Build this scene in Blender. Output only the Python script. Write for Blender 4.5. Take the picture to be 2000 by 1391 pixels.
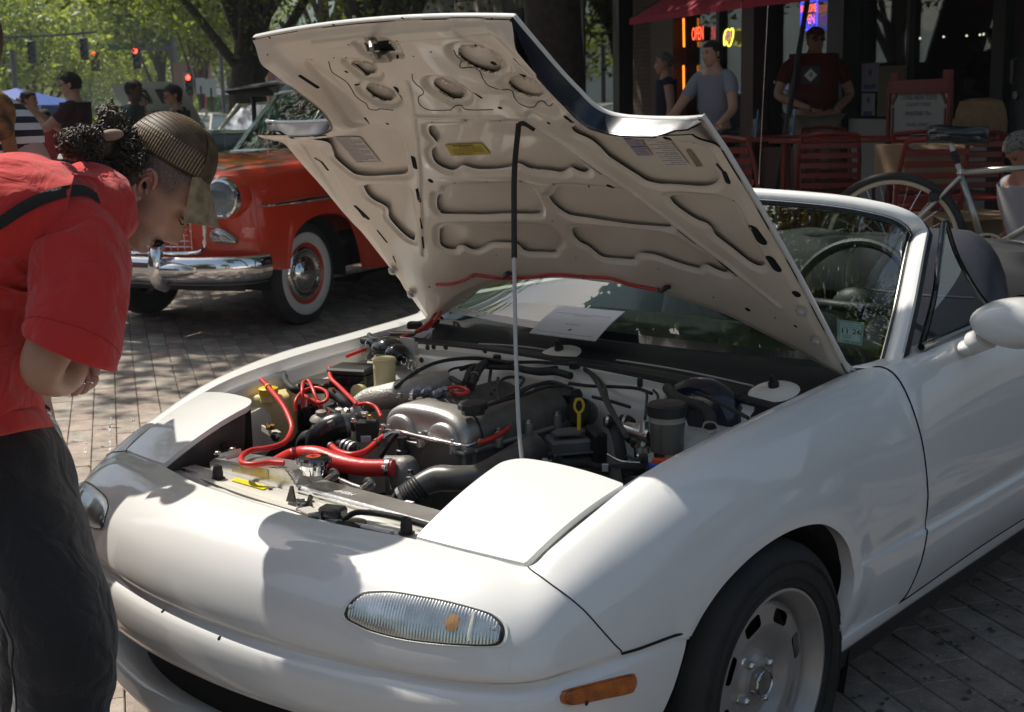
import bpy, bmesh, math, random
import numpy as np
from mathutils import Vector, Matrix, noise
from mathutils.bvhtree import BVHTree
from math import sin, cos, pi, radians, sqrt, atan2
random.seed(7); RNG = np.random.default_rng(7)
for o in list(bpy.data.objects): bpy.data.objects.remove(o)
SC = bpy.context.scene; COL = SC.collection
# ---------------------------------------------------------------- camera, sky, sun, exposure
CP = np.array([2.054, -1.305, 1.423]); YAW, PIT, ROL, FPX = -42.196, 10.899, -1.261, 2578.0
def _cam_rows():
    y, p, r = np.radians([YAW, PIT, ROL])
    f = np.array([np.sin(y)*np.cos(p), np.cos(y)*np.cos(p), -np.sin(p)])
    rt = np.array([np.cos(y), -np.sin(y), 0.]); up = np.cross(rt, f)
    return np.array([rt*np.cos(r)+up*np.sin(r), -rt*np.sin(r)+up*np.cos(r), f])
CM = _cam_rows()
cd = bpy.data.cameras.new('camera'); cam = bpy.data.objects.new('camera', cd); COL.objects.link(cam)
cd.sensor_width = 36; cd.lens = FPX/2000*36; cd.clip_start = .05; cd.clip_end = 2500
cam.matrix_world = Matrix([[CM[0][i], CM[1][i], -CM[2][i], CP[i]] for i in range(3)] + [[0, 0, 0, 1]])
cd.dof.use_dof = True; cd.dof.focus_distance = 2.75; cd.dof.aperture_fstop = 11
SC.camera = cam
SUN_EL, SUN_AZ = radians(54.5), radians(-93)          # azimuth from +Y towards +X
W = bpy.data.worlds.new('World'); SC.world = W; W.use_nodes = True
nt = W.node_tree; sky = nt.nodes.new('ShaderNodeTexSky'); sky.sky_type = 'NISHITA'; sky.sun_disc = False
sky.sun_elevation = SUN_EL; sky.sun_rotation = SUN_AZ; sky.air_density = 1.3; sky.dust_density = 2.0; sky.ozone_density = 1.0
nt.links.new(sky.outputs[0], nt.nodes['Background'].inputs[0]); nt.nodes['Background'].inputs[1].default_value = .082
sd = bpy.data.lights.new('sun', 'SUN'); sun = bpy.data.objects.new('sun', sd); COL.objects.link(sun)
sd.energy = 5.0; sd.angle = radians(.53); sd.color = (1, .95, .87)
SUNDIR = Vector((sin(SUN_AZ)*cos(SUN_EL), cos(SUN_AZ)*cos(SUN_EL), sin(SUN_EL)))
sun.rotation_euler = SUNDIR.to_track_quat('Z', 'Y').to_euler()
SC.view_settings.view_transform = 'Standard'; SC.view_settings.look = 'None'
SC.view_settings.exposure = 0.3; SC.view_settings.gamma = 1
SC.cycles.max_bounces = 8; SC.cycles.transparent_max_bounces = 24
# ---------------------------------------------------------------- from a sight line to a point with one known coordinate
def ray(px, py): return CM.T @ np.array([(px-1000)/FPX, -(py-695.5)/FPX, 1.0])
def at(px, py, x=None, y=None, z=None, d=None):
    r = ray(px, py)
    t = (x-CP[0])/r[0] if x is not None else (y-CP[1])/r[1] if y is not None else (z-CP[2])/r[2] if z is not None else d
    return CP + r*t
def pr(P):
    q = CM @ (np.array(P, float)-CP); return 1000+FPX*q[0]/q[2], 695.5-FPX*q[1]/q[2], q[2]
def zz(x0, y0, s, pts): return [(x0+a/s, y0+b/s) for a, b in pts]
# ---------------------------------------------------------------- materials
MATS = {}
def mat(name, col=(.5, .5, .5), rough=.5, metal=0., coat=0., var=0., vscale=8., bump=0., bscale=60., spec=.5, sss=0., trans=0., emit=None, es=1., col2=None, ior=1.45, aniso=0.):
    if name in MATS: return MATS[name]
    m = bpy.data.materials.new(name); m.use_nodes = True; MATS[name] = m
    t = m.node_tree; b = t.nodes['Principled BSDF']
    b.inputs['Base Color'].default_value = (*col, 1); b.inputs['Roughness'].default_value = rough
    b.inputs['Metallic'].default_value = metal; b.inputs['Coat Weight'].default_value = coat; b.inputs['Coat Roughness'].default_value = .04
    b.inputs['Specular IOR Level'].default_value = spec; b.inputs['IOR'].default_value = ior
    if sss: b.inputs['Subsurface Weight'].default_value = sss; b.inputs['Subsurface Radius'].default_value = (.02, .008, .004)
    if trans: b.inputs['Transmission Weight'].default_value = trans
    if emit: b.inputs['Emission Color'].default_value = (*emit, 1); b.inputs['Emission Strength'].default_value = es
    if var or bump or col2:
        tc = t.nodes.new('ShaderNodeTexCoord')
        if var or col2:
            n = t.nodes.new('ShaderNodeTexNoise'); n.inputs['Scale'].default_value = vscale; n.inputs['Detail'].default_value = 6
            t.links.new(tc.outputs['Object'], n.inputs['Vector'])
            mx = t.nodes.new('ShaderNodeMix'); mx.data_type = 'RGBA'
            c2 = col2 if col2 else tuple(min(1, c*(1+var)) for c in col); c1 = col if col2 else tuple(c*(1-var) for c in col)
            mx.inputs[6].default_value = (*c1, 1); mx.inputs[7].default_value = (*c2, 1)
            rmp = t.nodes.new('ShaderNodeMapRange'); rmp.inputs[1].default_value = .35; rmp.inputs[2].default_value = .65
            t.links.new(n.outputs[0], rmp.inputs[0]); t.links.new(rmp.outputs[0], mx.inputs[0]); t.links.new(mx.outputs[2], b.inputs['Base Color'])
            r2 = t.nodes.new('ShaderNodeMapRange'); r2.inputs[3].default_value = max(0, rough*.85); r2.inputs[4].default_value = min(1, rough*1.2)
            t.links.new(n.outputs[0], r2.inputs[0]); t.links.new(r2.outputs[0], b.inputs['Roughness'])
        if bump:
            n = t.nodes.new('ShaderNodeTexNoise'); n.inputs['Scale'].default_value = bscale; n.inputs['Detail'].default_value = 4
            t.links.new(tc.outputs['Object'], n.inputs['Vector'])
            bp = t.nodes.new('ShaderNodeBump'); bp.inputs['Strength'].default_value = bump; bp.inputs['Distance'].default_value = .01
            t.links.new(n.outputs[0], bp.inputs['Height']); t.links.new(bp.outputs[0], b.inputs['Normal'])
    return m
def glass(name, tint=(.85, .95, .92), rough=0., refl=1.0, ior=1.5):
    if name in MATS: return MATS[name]
    m = bpy.data.materials.new(name); m.use_nodes = True; MATS[name] = m; t = m.node_tree
    t.nodes.remove(t.nodes['Principled BSDF']); out = t.nodes['Material Output']
    tr = t.nodes.new('ShaderNodeBsdfTransparent'); tr.inputs[0].default_value = (*tint, 1)
    gl = t.nodes.new('ShaderNodeBsdfGlossy'); gl.inputs[0].default_value = (refl, refl, refl, 1); gl.inputs[1].default_value = rough
    fr = t.nodes.new('ShaderNodeLayerWeight'); fr.inputs[0].default_value = .5; pw = t.nodes.new('ShaderNodeMath'); pw.operation = 'POWER'; pw.inputs[1].default_value = 4.
    ma = t.nodes.new('ShaderNodeMath'); ma.operation = 'MULTIPLY_ADD'; ma.inputs[1].default_value = .9; ma.inputs[2].default_value = 1.8*((ior-1)/(ior+1))**2; ma.use_clamp = True
    mx = t.nodes.new('ShaderNodeMixShader'); t.links.new(fr.outputs['Facing'], pw.inputs[0]); t.links.new(pw.outputs[0], ma.inputs[0]); t.links.new(ma.outputs[0], mx.inputs[0])
    t.links.new(tr.outputs[0], mx.inputs[1]); t.links.new(gl.outputs[0], mx.inputs[2]); t.links.new(mx.outputs[0], out.inputs[0])
    return m
# ---------------------------------------------------------------- mesh building
def A(p): return np.array(p, float)
def unit(v): v = A(v); return v/(np.linalg.norm(v)+1e-12)
def crm(P, n):
    """Catmull-Rom through control rows P (k,...) sampled at n points (or at the parameter array n)"""
    P = A(P); k = len(P); s = np.linspace(0, k-1, n) if np.isscalar(n) else np.clip(A(n), 0, k-1)
    if k == 2: return P[0]+(P[1]-P[0])*s.reshape(-1, *[1]*(P.ndim-1))
    i = np.minimum(s.astype(int), k-2); f = (s-i).reshape(-1, *[1]*(P.ndim-1))
    E = np.concatenate([[2*P[0]-P[1]], P, [2*P[-1]-P[-2]]]); a, b, c, d = E[i], E[i+1], E[i+2], E[i+3]
    return .5*(2*b+(c-a)*f+(2*a-5*b+4*c-d)*f**2+(3*b-a-3*c+d)*f**3)
class MB:
    def __init__(s): s.v = []; s.f = []; s.n = 0
    def add(s, v, f):
        v = A(v).reshape(-1, 3); o = s.n; s.v.append(v); s.f += [tuple(i+o for i in q) for q in f]; s.n += len(v); return s
    def grid(s, G, cu=False, cv=False, flip=False):
        G = A(G); a, b = G.shape[:2]; F = []
        for i in range(a if cu else a-1):
            for j in range(b if cv else b-1):
                i2, j2 = (i+1) % a, (j+1) % b; q = (i*b+j, i*b+j2, i2*b+j2, i2*b+j); F.append(q[::-1] if flip else q)
        return s.add(G.reshape(-1, 3), F)
    def loft(s, rings, caps=True):
        R = A(rings); s.grid(R, cv=True); m = R.shape[1]; o = s.n-len(R)*m
        if caps: s.f.append(tuple(o+i for i in range(m))[::-1]); s.f.append(tuple(s.n-m+i for i in range(m)))
        return s
    def tube(s, pts, r, seg=8, n=None, caps=True, flat=None, closed=False):
        P = A(pts)
        if closed: P = np.concatenate([P, P[:1]])
        if n: 
            if not np.isscalar(r): r = crm(A(r), n)
            P = crm(P, n)
        r = np.full(len(P), float(r)) if np.isscalar(r) else crm(A(r), len(P)) if len(r) != len(P) else A(r)
        T = np.gradient(P, axis=0); T /= np.linalg.norm(T, axis=1)[:, None]+1e-12
        u = np.cross(T[0], [0, 0, 1.]) if abs(T[0][2]) < .9 else np.cross(T[0], [1., 0, 0]); rings = []
        for i in range(len(P)):
            u = u-T[i]*(u@T[i]); u = unit(u); w = np.cross(T[i], u); a = np.arange(seg)*2*pi/seg
            k = 1 if flat is None else flat
            rings.append(P[i]+r[i]*(np.cos(a)[:, None]*u+k*np.sin(a)[:, None]*w))
        return s.loft(rings, caps and not closed)
    def lathe(s, prof, o=(0, 0, 0), ax=(0, 0, 1), seg=24, cap=True, a0=0, a1=2*pi):
        ax = unit(ax); u = unit(np.cross(ax, [0, 0, 1.]) if abs(ax[2]) < .9 else np.cross(ax, [1., 0, 0])); w = np.cross(ax, u)
        full = abs(a1-a0-2*pi) < 1e-6; a = np.linspace(a0, a1, seg+1)[:seg if full else seg+1]
        G = [[A(o)+ax*h+r*(cos(t)*u+sin(t)*w) for t in a] for r, h in prof]
        s.grid(G, cv=full, flip=False); m = len(a)
        if cap and full:
            o2 = s.n-len(G)*m
            if prof[0][0] > 1e-4: s.f.append(tuple(o2+i for i in range(m))[::-1])
            if prof[-1][0] > 1e-4: s.f.append(tuple(s.n-m+i for i in range(m)))
        return s
    def cyl(s, a, b, r, r2=None, seg=12):
        a, b = A(a), A(b); L = np.linalg.norm(b-a); return s.lathe([(r, 0), (r if r2 is None else r2, L)], a, b-a, seg)
    def box(s, c, d, R=None, bev=0., seg=1):
        bm = bmesh.new(); bmesh.ops.create_cube(bm, size=1)
        for v in bm.verts: v.co = Vector([v.co[i]*d[i] for i in range(3)])
        if bev: bmesh.ops.bevel(bm, geom=list(bm.edges), offset=bev, segments=seg, profile=.5, affect='EDGES')
        V = A([v.co for v in bm.verts]); bm.verts.index_update(); F = [tuple(v.index for v in f.verts) for f in bm.faces]; bm.free()
        if R is not None: V = V @ A(R).T
        return s.add(V+A(c), F)
    def ell(s, c, r, R=None, seg=16, rings=10):
        G = [[(r[0]*sin(p)*cos(t), r[1]*sin(p)*sin(t), r[2]*cos(p)) for t in np.arange(seg)*2*pi/seg] for p in np.linspace(.001, pi-.001, rings)]
        G = A(G)
        if R is not None: G = G @ A(R).T
        return s.grid(G+A(c), cv=True)
    def prism(s, poly, o, ux, uy, h, seg=None):
        """flat polygon in the frame (o, ux, uy) extruded by the vector h"""
        P = A([A(o)+a*A(ux)+b*A(uy) for a, b in poly]); m = len(P)
        return s.add(np.concatenate([P, P+A(h)]), [tuple(range(m))[::-1], tuple(range(m, 2*m))]+[(i, (i+1) % m, m+(i+1) % m, m+i) for i in range(m)])
    def quadstrip(s, a, b): return s.grid(np.stack([A(a), A(b)]))
def wloc(o):
    v = Vector((0, 0, 0))
    while o is not None: v += o.location; o = o.parent
    return v
def ob(name, mb, m, parent=None, smooth=35, label=None, cat=None, group=None, kind=None, world=True, sub=0):
    me = bpy.data.meshes.new(name)
    if isinstance(mb, MB):
        V = np.concatenate(mb.v) if mb.v else np.zeros((0, 3)); me.from_pydata(V.tolist(), [], mb.f)
    else: me = mb
    if m is not None: me.materials.append(m)
    o = bpy.data.objects.new(name, me); COL.objects.link(o)
    if sub:
        md = o.modifiers.new('s', 'SUBSURF'); md.levels = md.render_levels = sub
    if smooth is not None and len(me.polygons):
        me.polygons.foreach_set('use_smooth', [True]*len(me.polygons))
        if smooth < 180 and not sub: me.set_sharp_from_angle(angle=radians(smooth))
    if parent is not None:
        o.parent = parent
        if world: o.location = -wloc(parent)
    if label: o['label'] = label
    if cat: o['category'] = cat
    if group: o['group'] = group
    if kind: o['kind'] = kind
    return o
def thing(name, label, cat, loc=(0, 0, 0), rz=0, group=None):
    o = bpy.data.objects.new(name, None); COL.objects.link(o); o.location = loc; o.rotation_euler = (0, 0, rz); o.empty_display_size = .1
    o['label'] = label; o['category'] = cat
    if group: o['group'] = group
    return o
KIDS = {}
def copy_tree(o, parent=None, loc=None, rz=None, scale=None, label=None):
    c = o.copy(); COL.objects.link(c)
    if parent is not None: c.parent = parent
    if loc is not None: c.location = loc
    if rz is not None: c.rotation_euler = (0, 0, rz)
    if scale is not None: c.scale = scale
    if label: c['label'] = label
    for ch in list(o.children): copy_tree(ch, c)
    return c
def sdf_poly(X, Y, P):
    """signed distance, positive inside"""
    P = A(P); d = np.full(X.shape, 1e9); ins = np.zeros(X.shape, bool)
    for i in range(len(P)):
        a, b = P[i], P[(i+1) % len(P)]; e = b-a; L = e@e+1e-12
        t = np.clip(((X-a[0])*e[0]+(Y-a[1])*e[1])/L, 0, 1)
        d = np.minimum(d, (X-a[0]-t*e[0])**2+(Y-a[1]-t*e[1])**2)
        if abs(e[1]) > 1e-12: ins ^= ((a[1] > Y) != (b[1] > Y)) & (X < e[0]*(Y-a[1])/e[1]+a[0])
    d = np.sqrt(d); return np.where(ins, d, -d)
def sdf_seg(X, Y, a, b, r):
    e = A(b)-A(a); t = np.clip(((X-a[0])*e[0]+(Y-a[1])*e[1])/(e@e+1e-12), 0, 1)
    return r-np.sqrt((X-a[0]-t*e[0])**2+(Y-a[1]-t*e[1])**2)
def clip_sheet(mb, X, Y, S, mapf):
    """marching squares: keeps the part of a grid where S > 0, mapf(X, Y) -> (n, 3)"""
    nx, ny = X.shape; ids = -np.ones((nx, ny), int); pts = []; F = []; ed = {}
    I = np.argwhere(S > 0)
    for k, (i, j) in enumerate(I): ids[i, j] = k
    pts = [(X[i, j], Y[i, j]) for i, j in I]
    def cut(i, j, k, l):
        key = (i, j, k, l) if (i, j) < (k, l) else (k, l, i, j)
        if key not in ed:
            t = S[i, j]/(S[i, j]-S[k, l]); ed[key] = len(pts); pts.append((X[i, j]+(X[k, l]-X[i, j])*t, Y[i, j]+(Y[k, l]-Y[i, j])*t))
        return ed[key]
    P = S > 0; c4 = P[:-1, :-1].astype(int)+P[1:, :-1]+P[:-1, 1:]+P[1:, 1:]
    for i, j in np.argwhere(c4 > 0):
        q = [(i, j), (i+1, j), (i+1, j+1), (i, j+1)]
        if c4[i, j] == 4: F.append(tuple(ids[a] for a in q)); continue
        f = []
        for k in range(4):
            a, b = q[k], q[(k+1) % 4]
            if P[a]: f.append(ids[a])
            if P[a] != P[b]: f.append(cut(*a, *b))
        if len(f) > 2: F.append(tuple(f))
    pts = A(pts); return mb.add(mapf(pts[:, 0], pts[:, 1]), [tuple(int(x) for x in f) for f in F])
def gridxy(x0, x1, y0, y1, st):
    return np.meshgrid(np.arange(x0, x1+st, st), np.arange(y0, y1+st, st), indexing='ij')
def sstep(a, b, x): t = np.clip((x-a)/(b-a), 0, 1); return t*t*(3-2*t)
def text_mb(txt, size, o, ux, uy, h=.0004, align='CENTER', bold=.0, res=2):
    cu = bpy.data.curves.new('t', 'FONT'); cu.body = txt; cu.size = size; cu.align_x = align; cu.align_y = 'CENTER'; cu.offset = bold; cu.resolution_u = res
    t = bpy.data.objects.new('t', cu); COL.objects.link(t); dg = bpy.context.evaluated_depsgraph_get(); me = t.evaluated_get(dg).to_mesh()
    V = A([v.co for v in me.vertices]).reshape(-1, 3); F = [tuple(p.vertices) for p in me.polygons]; t.evaluated_get(dg).to_mesh_clear()
    bpy.data.objects.remove(t); bpy.data.curves.remove(cu)
    ux, uy = A(ux), A(uy); n = unit(np.cross(ux, uy)); mb = MB()
    if len(V): mb.add(A(o)+V[:, :1]*ux+V[:, 1:2]*uy+n*h, F)
    return mb
def frame(d, up=(0, 0, 1)):
    """rotation with local X along d"""
    x = unit(d); z = unit(A(up)-x*(A(up)@x)); y = np.cross(z, x); return np.stack([x, y, z], 1)
WHITE = mat('white car paint', (.80, .79, .76), .35, coat=1., var=.012, vscale=3)
CREAM = mat('engine bay paint', (.68, .65, .56), .32, coat=.5, var=.06, vscale=9)
HOODIN = mat('hood underside paint', (.79, .72, .61), .36, coat=.5, var=.05, vscale=7)
BLACKP = mat('black plastic', (.018, .018, .019), .45, var=.25, vscale=20)
BLACKG = mat('glossy black', (.012, .013, .016), .12, coat=.6)
RUBBER = mat('black rubber', (.022, .021, .021), .7, var=.2, vscale=14, bump=.15, bscale=90)
TYRE = mat('tyre rubber', (.028, .027, .026), .75, var=.25, vscale=10, bump=.2, bscale=70)
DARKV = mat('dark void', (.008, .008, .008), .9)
CAST = mat('cast aluminium', (.40, .385, .36), .42, metal=.75, var=.12, vscale=16, bump=.10, bscale=260)
CASTD = mat('dirty cast aluminium', (.20, .19, .175), .55, metal=.6, var=.25, vscale=14, bump=.12, bscale=200)
POLAL = mat('brushed aluminium', (.66, .66, .65), .3, metal=.95, var=.08, vscale=12, bump=.08, bscale=200)
STEEL = mat('bright steel', (.62, .62, .60), .25, metal=1., var=.1, vscale=30)
CHROME = mat('chrome', (.82, .82, .82), .04, metal=1.)
REDSIL = mat('red silicone hose', (.56, .022, .018), .38, coat=.25, var=.08, vscale=12, bump=.08, bscale=150)
WHEELS = mat('silver wheel paint', (.40, .38, .36), .38, metal=.45, coat=.2, var=.10, vscale=12)
YPLAS = mat('yellowed plastic tank', (.72, .60, .28), .38, sss=.15, var=.08, vscale=10)
YELLOW = mat('yellow plastic', (.75, .50, .02), .4)
PAPER = mat('white paper', (.80, .78, .76), .7)
INK = mat('dark print', (.05, .05, .05), .7)
# ================================================================ WHITE ROADSTER: body surface S(u, t)
ST = [ # stations along the outline, each: levels from the bonnet seam down to the sill
 [(0,.19,.665),(0,.135,.652),(0,.085,.622),(0,.052,.58),(0,.036,.53),(0,.035,.488),(0,.048,.466),(0,.034,.448),(0,.029,.405),(0,.036,.358),(0,.09,.34)],
 [(.2,.205,.662),(.2,.150,.650),(.2,.098,.621),(.2,.064,.58),(.2,.048,.53),(.2,.046,.488),(.2,.058,.466),(.2,.045,.448),(.2,.040,.405),(.2,.047,.358),(.2,.10,.34)],
 [(.395,.250,.656),(.402,.193,.644),(.41,.142,.614),(.418,.106,.575),(.422,.090,.53),(.424,.084,.490),(.42,.098,.468),(.426,.083,.450),(.426,.078,.407),(.424,.084,.36),(.42,.13,.345)],
 [(.545,.278,.648),(.562,.235,.636),(.580,.186,.606),(.595,.157,.570),(.604,.142,.53),(.609,.136,.492),(.600,.150,.471),(.610,.135,.453),(.611,.131,.41),(.607,.137,.362),(.59,.17,.35)],
 [(.625,.300,.642),(.648,.272,.629),(.676,.240,.600),(.694,.220,.566),(.705,.208,.53),(.711,.203,.495),(.70,.214,.475),(.711,.202,.457),(.713,.199,.415),(.708,.204,.365),(.69,.22,.35)],
 [(.640,.345,.666),(.672,.338,.658),(.708,.322,.630),(.732,.312,.590),(.745,.305,.545),(.752,.301,.505),(.744,.306,.484),(.753,.300,.466),(.755,.298,.42),(.750,.300,.37),(.735,.30,.35)],
 [(.646,.42,.693),(.682,.42,.690),(.722,.42,.667),(.755,.42,.622),(.774,.42,.565),(.783,.42,.515),(.780,.42,.491),(.786,.42,.471),(.786,.42,.42),(.781,.42,.36),(.77,.42,.34)],
 [(.657,.60,.748),(.694,.60,.749),(.738,.60,.727),(.777,.60,.677),(.797,.60,.605),(.805,.60,.54),(.807,.60,.49),(.807,.60,.46),(.804,.60,.40),(.796,.60,.34),(.78,.6,.31)],
 [(.666,.82,.776),(.704,.82,.783),(.750,.82,.766),(.789,.82,.716),(.810,.82,.642),(.818,.82,.56),(.819,.82,.50),(.819,.82,.46),(.815,.82,.40),(.806,.82,.33),(.78,.82,.28)],
 [(.668,1.1,.796),(.706,1.1,.803),(.752,1.1,.786),(.790,1.1,.735),(.813,1.1,.650),(.822,1.1,.540),(.817,1.1,.466),(.824,1.1,.452),(.822,1.1,.39),(.808,1.1,.32),(.80,1.1,.285)],
 [(.673,1.34,.812),(.712,1.34,.820),(.756,1.34,.803),(.794,1.34,.748),(.819,1.34,.660),(.832,1.34,.545),(.826,1.34,.468),(.833,1.34,.452),(.832,1.34,.39),(.816,1.34,.32),(.806,1.34,.29)],
 [(.742,1.44,.832),(.756,1.44,.831),(.778,1.44,.807),(.805,1.44,.748),(.826,1.44,.660),(.837,1.44,.545),(.831,1.44,.469),(.838,1.44,.453),(.837,1.44,.39),(.820,1.44,.325),(.810,1.44,.295)],
 [(.750,1.8,.846),(.766,1.8,.845),(.788,1.8,.818),(.812,1.8,.758),(.830,1.8,.665),(.840,1.8,.545),(.834,1.8,.472),(.841,1.8,.457),(.840,1.8,.39),(.823,1.8,.335),(.812,1.8,.31)],
 [(.750,2.3,.846),(.766,2.3,.845),(.788,2.3,.818),(.812,2.3,.758),(.830,2.3,.665),(.840,2.3,.545),(.834,2.3,.476),(.841,2.3,.461),(.840,2.3,.39),(.823,2.3,.335),(.812,2.3,.31)],
 [(.745,3.0,.850),(.760,3.0,.849),(.784,3.0,.822),(.808,3.0,.762),(.826,3.0,.670),(.836,3.0,.545),(.834,3.0,.480),(.837,3.0,.465),(.835,3.0,.39),(.820,3.0,.335),(.80,3.0,.31)]]
ST = A(ST)
for i_, d_ in enumerate(((0, -1), (0, -1), (.1, -1), (.45, -.9), (.8, -.55), (.9, -.4), (1, 0))):
    k_ = (1, 1, 1, 1, .9, .6, .25)[i_]
    for l_, a_ in ((6, .002), (7, .0075), (8, .0065), (9, .002)): ST[i_, l_, :2] += A(d_)*a_*k_
    ST[i_, 6, 2] += .004*k_; ST[i_, 7, 2] += .003*k_
ST[9, 6, 0] = .8205; ST[9, 7, 0] = .8228
def _cr1(f):
    return np.stack([-.5*f+f**2-.5*f**3, 1-2.5*f**2+1.5*f**3, .5*f+2*f**2-1.5*f**3, -.5*f**2+.5*f**3], -1)
_E = np.concatenate([ST[1:2]*[-1, 1, 1], ST, 2*ST[-1:]-ST[-2:-1]]); _E = np.concatenate([2*_E[:, :1]-_E[:, 1:2], _E, 2*_E[:, -1:]-_E[:, -2:-1]], 1)
def S(u, t):
    u = np.clip(A(u), 0, 14); t = np.clip(A(t), 0, 10); i = np.minimum(u.astype(int), 13); j = np.minimum(t.astype(int), 9)
    wu, wt = _cr1(u-i), _cr1(t-j); r = 0
    for a in range(4):
        for b in range(4): r = r+(wu[..., a]*wt[..., b])[..., None]*_E[i+a, j+b]
    return r
def S_at(y, z):
    """(u, t) of the side surface at a given y and z"""
    ys = ST[5:, 5, 1]; u = 5+np.interp(y, ys, np.arange(len(ys)))
    tt = np.linspace(0, 10, 201); 
    for _ in range(4):
        p = S(np.full(201, u), tt); k = np.argmin(np.abs(p[40:, 2]-z))+40; t = tt[k]; u += np.clip((y-p[k, 1])/(.1 if u < 7 else .24), -.5, .5)
    k0 = max(41, min(199, k)); seg = p[k0-1:k0+2, 2]; t = np.interp(-z, -seg, tt[k0-1:k0+2])
    return u, t
mir = lambda V: A(V)*[-1, 1, 1]
car = thing('roadster', 'white two-seat convertible sports car with its hood propped open', 'car', (0, .8, 0))
def both(name, mb, m, **k):
    """a part and its mirror image"""
    o = ob(name, mb, m, car, **k); w = MB(); w.v = [mir(v) for v in mb.v]; w.f = [f[::-1] for f in mb.f]; w.n = mb.n
    return o, ob(name, w, m, car, **k)
SEAM = crm([(4.0, 0), (4.32, 1), (4.68, 2), (5.0, 3), (5.3, 4), (5.58, 5), (5.62, 5.35)], 40)
BSEAM = crm([(5.62, 5.35), (5.95, 5.6), (6.5, 5.75), S_at(.535, .487)], 24)       # fender bottom / bumper corner top
DG = crm([(10.35, 0), (10.45, 1), (10.5, 2), (10.55, 3), (10.72, 4), (10.82, 5), (10.85, 6), (10.83, 7), (10.6, 8), (10.2, 9), (9.95, 9.5)], 50)
ARCH = [(.535, .487), (.57, .523), (.62, .555), (.69, .582), (.76, .598), (.83, .604), (.90, .600), (.965, .585), (1.02, .556), (1.062, .515), (1.085, .47), (1.09, .43), (1.08, .39), (1.062, .345), (1.045, .30)]
ARCH = A([S_at(*p) for p in crm(ARCH, 60)])
# ---- nose / bumper cover
TL = list(np.arange(0, 4.6, .25))+[4.75, 5, 5.2, 5.4, 5.6, 5.75, 5.9, 6, 6.1, 6.25, 6.45, 6.7, 7, 7.4, 7.8, 8.2, 8.6, 9, 9.25, 9.6, 10]
def nose_end(t): return np.interp(t, SEAM[:, 1], SEAM[:, 0]) if t <= 5.35 else None
BOT = S_at(.535, .487)
def arch_front(t): # rear edge of the bumper corner under the seam
    z = S(6.9, t)[..., 2]; return 7+ (np.interp(z, [.30, .34, .40, .487], [.44, .462, .492, .53])-.60)/.22+ .0
G = []
for t in TL:
    e = nose_end(t) if t <= 5.35 else None
    if e is None:
        zt = S(6.5, t)[2]; y = np.interp(zt, [.30, .34, .40, .487], [.44, .462, .495, .53]); e = 6+(y-.42)/.18
    G.append(S(np.linspace(0, 1, 60)*e, np.full(60, t)))
G = A(G)[:, ::1]
full = np.concatenate([mir(G[:, :0:-1]), G], 1)
nose = MB().grid(full, flip=True)
e0 = full[0]; nose.grid(np.stack([e0, e0+[0, .006, -.006], e0+[0, .02, -.02], e0+[0, .05, -.022]]))
for sg in (1, -1):   # little wedge between the seam foot and the arch, under the fender
    top = S(BSEAM[:, 0], BSEAM[:, 1]); tt = np.linspace(0, 1, 8)
    W_ = []
    for (u, t) in BSEAM:
        tb = 6.3; W_.append(S(np.full(8, u), t+.03+(tb-t)*tt))
    G2 = A(W_)*[sg, 1, 1]; nose.grid(G2, flip=sg > 0)
bump_o = ob('bumper_cover', nose, WHITE, car, smooth=50)
BVH = None
lip = []
for x, y, w in [(0, .055, 0), (.2, .065, 0), (.4, .10, .01), (.55, .145, .03), (.66, .205, .05), (.725, .28, .06), (.755, .36, .06), (.768, .44, .06)]:
    k = x/.768; zt = .245+.11*k**5
    lip.append([(x*.93, y+.16, zt-.02), (x*.965, y+.07, zt-.004), (x*.985, y+.03, zt), (x, y+.008, zt-.014), (x, y, zt-.04), (x*.995, y+.004, .19+.02*k), (x*.985, y+.02, .165+.02*k), (x*.96, y+.06, .15+.02*k), (x*.92, y+.14, .147+.02*k)])
lip = A(lip); lip = crm(lip, 40); lip = np.swapaxes(crm(np.swapaxes(lip, 0, 1), 28), 0, 1)
lipf = np.concatenate([mir(lip[:0:-1]), lip], 0)
ob('lower_lip', MB().grid(lipf, flip=True), WHITE, car, smooth=60)
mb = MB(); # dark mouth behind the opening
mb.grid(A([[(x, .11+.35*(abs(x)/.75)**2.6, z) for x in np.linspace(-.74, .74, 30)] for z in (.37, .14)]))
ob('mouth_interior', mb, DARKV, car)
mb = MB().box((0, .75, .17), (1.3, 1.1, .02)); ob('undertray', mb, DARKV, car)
# ---- fenders: polar patch between the outline and the wheel arch
def cat(*L):
    out = [L[0]]
    for l in L[1:]: out.append(l[1:])
    return np.concatenate(out)
o0 = SEAM[::-1]; o1 = np.stack([np.linspace(4.0, 8.2, 40), np.zeros(40)], 1); o2 = np.stack([np.linspace(8.2, 10.35, 30), np.zeros(30)], 1); o3 = DG
def res(P, n): return crm(P, n)
NS = 90; fr = [0, .16, .42, .74, 1.0]
outer = cat(res(o0, int(NS*.16)+1), res(o1, int(NS*.26)+2), res(o2, int(NS*.32)+2), res(o3, int(NS*.26)+2)); inner = crm(ARCH, len(outer))
ks = np.linspace(0, 1, 30)**.85
FG = []
for k in ks:
    P = outer*(1-k)+inner*k; V = S(P[:, 0], P[:, 1]); FG.append(V)
FG = A(FG); 
sw = np.interp(ks, [0, .80, .93, 1], [0, 0, .006, .004]); FG[..., 0] += sw[:, None]
ret = [FG[-1], FG[-1]-[.006, 0, -.002], FG[-1]-[.03, 0, -.006]]
fm = MB().grid(np.concatenate([FG, A(ret)[1:]]), flip=False)
fL, fR = both('front_fender', fm, WHITE, smooth=50)
g = S(np.linspace(4.02, 10.0, 60), np.zeros(60)); g2 = g.copy(); 
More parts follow.
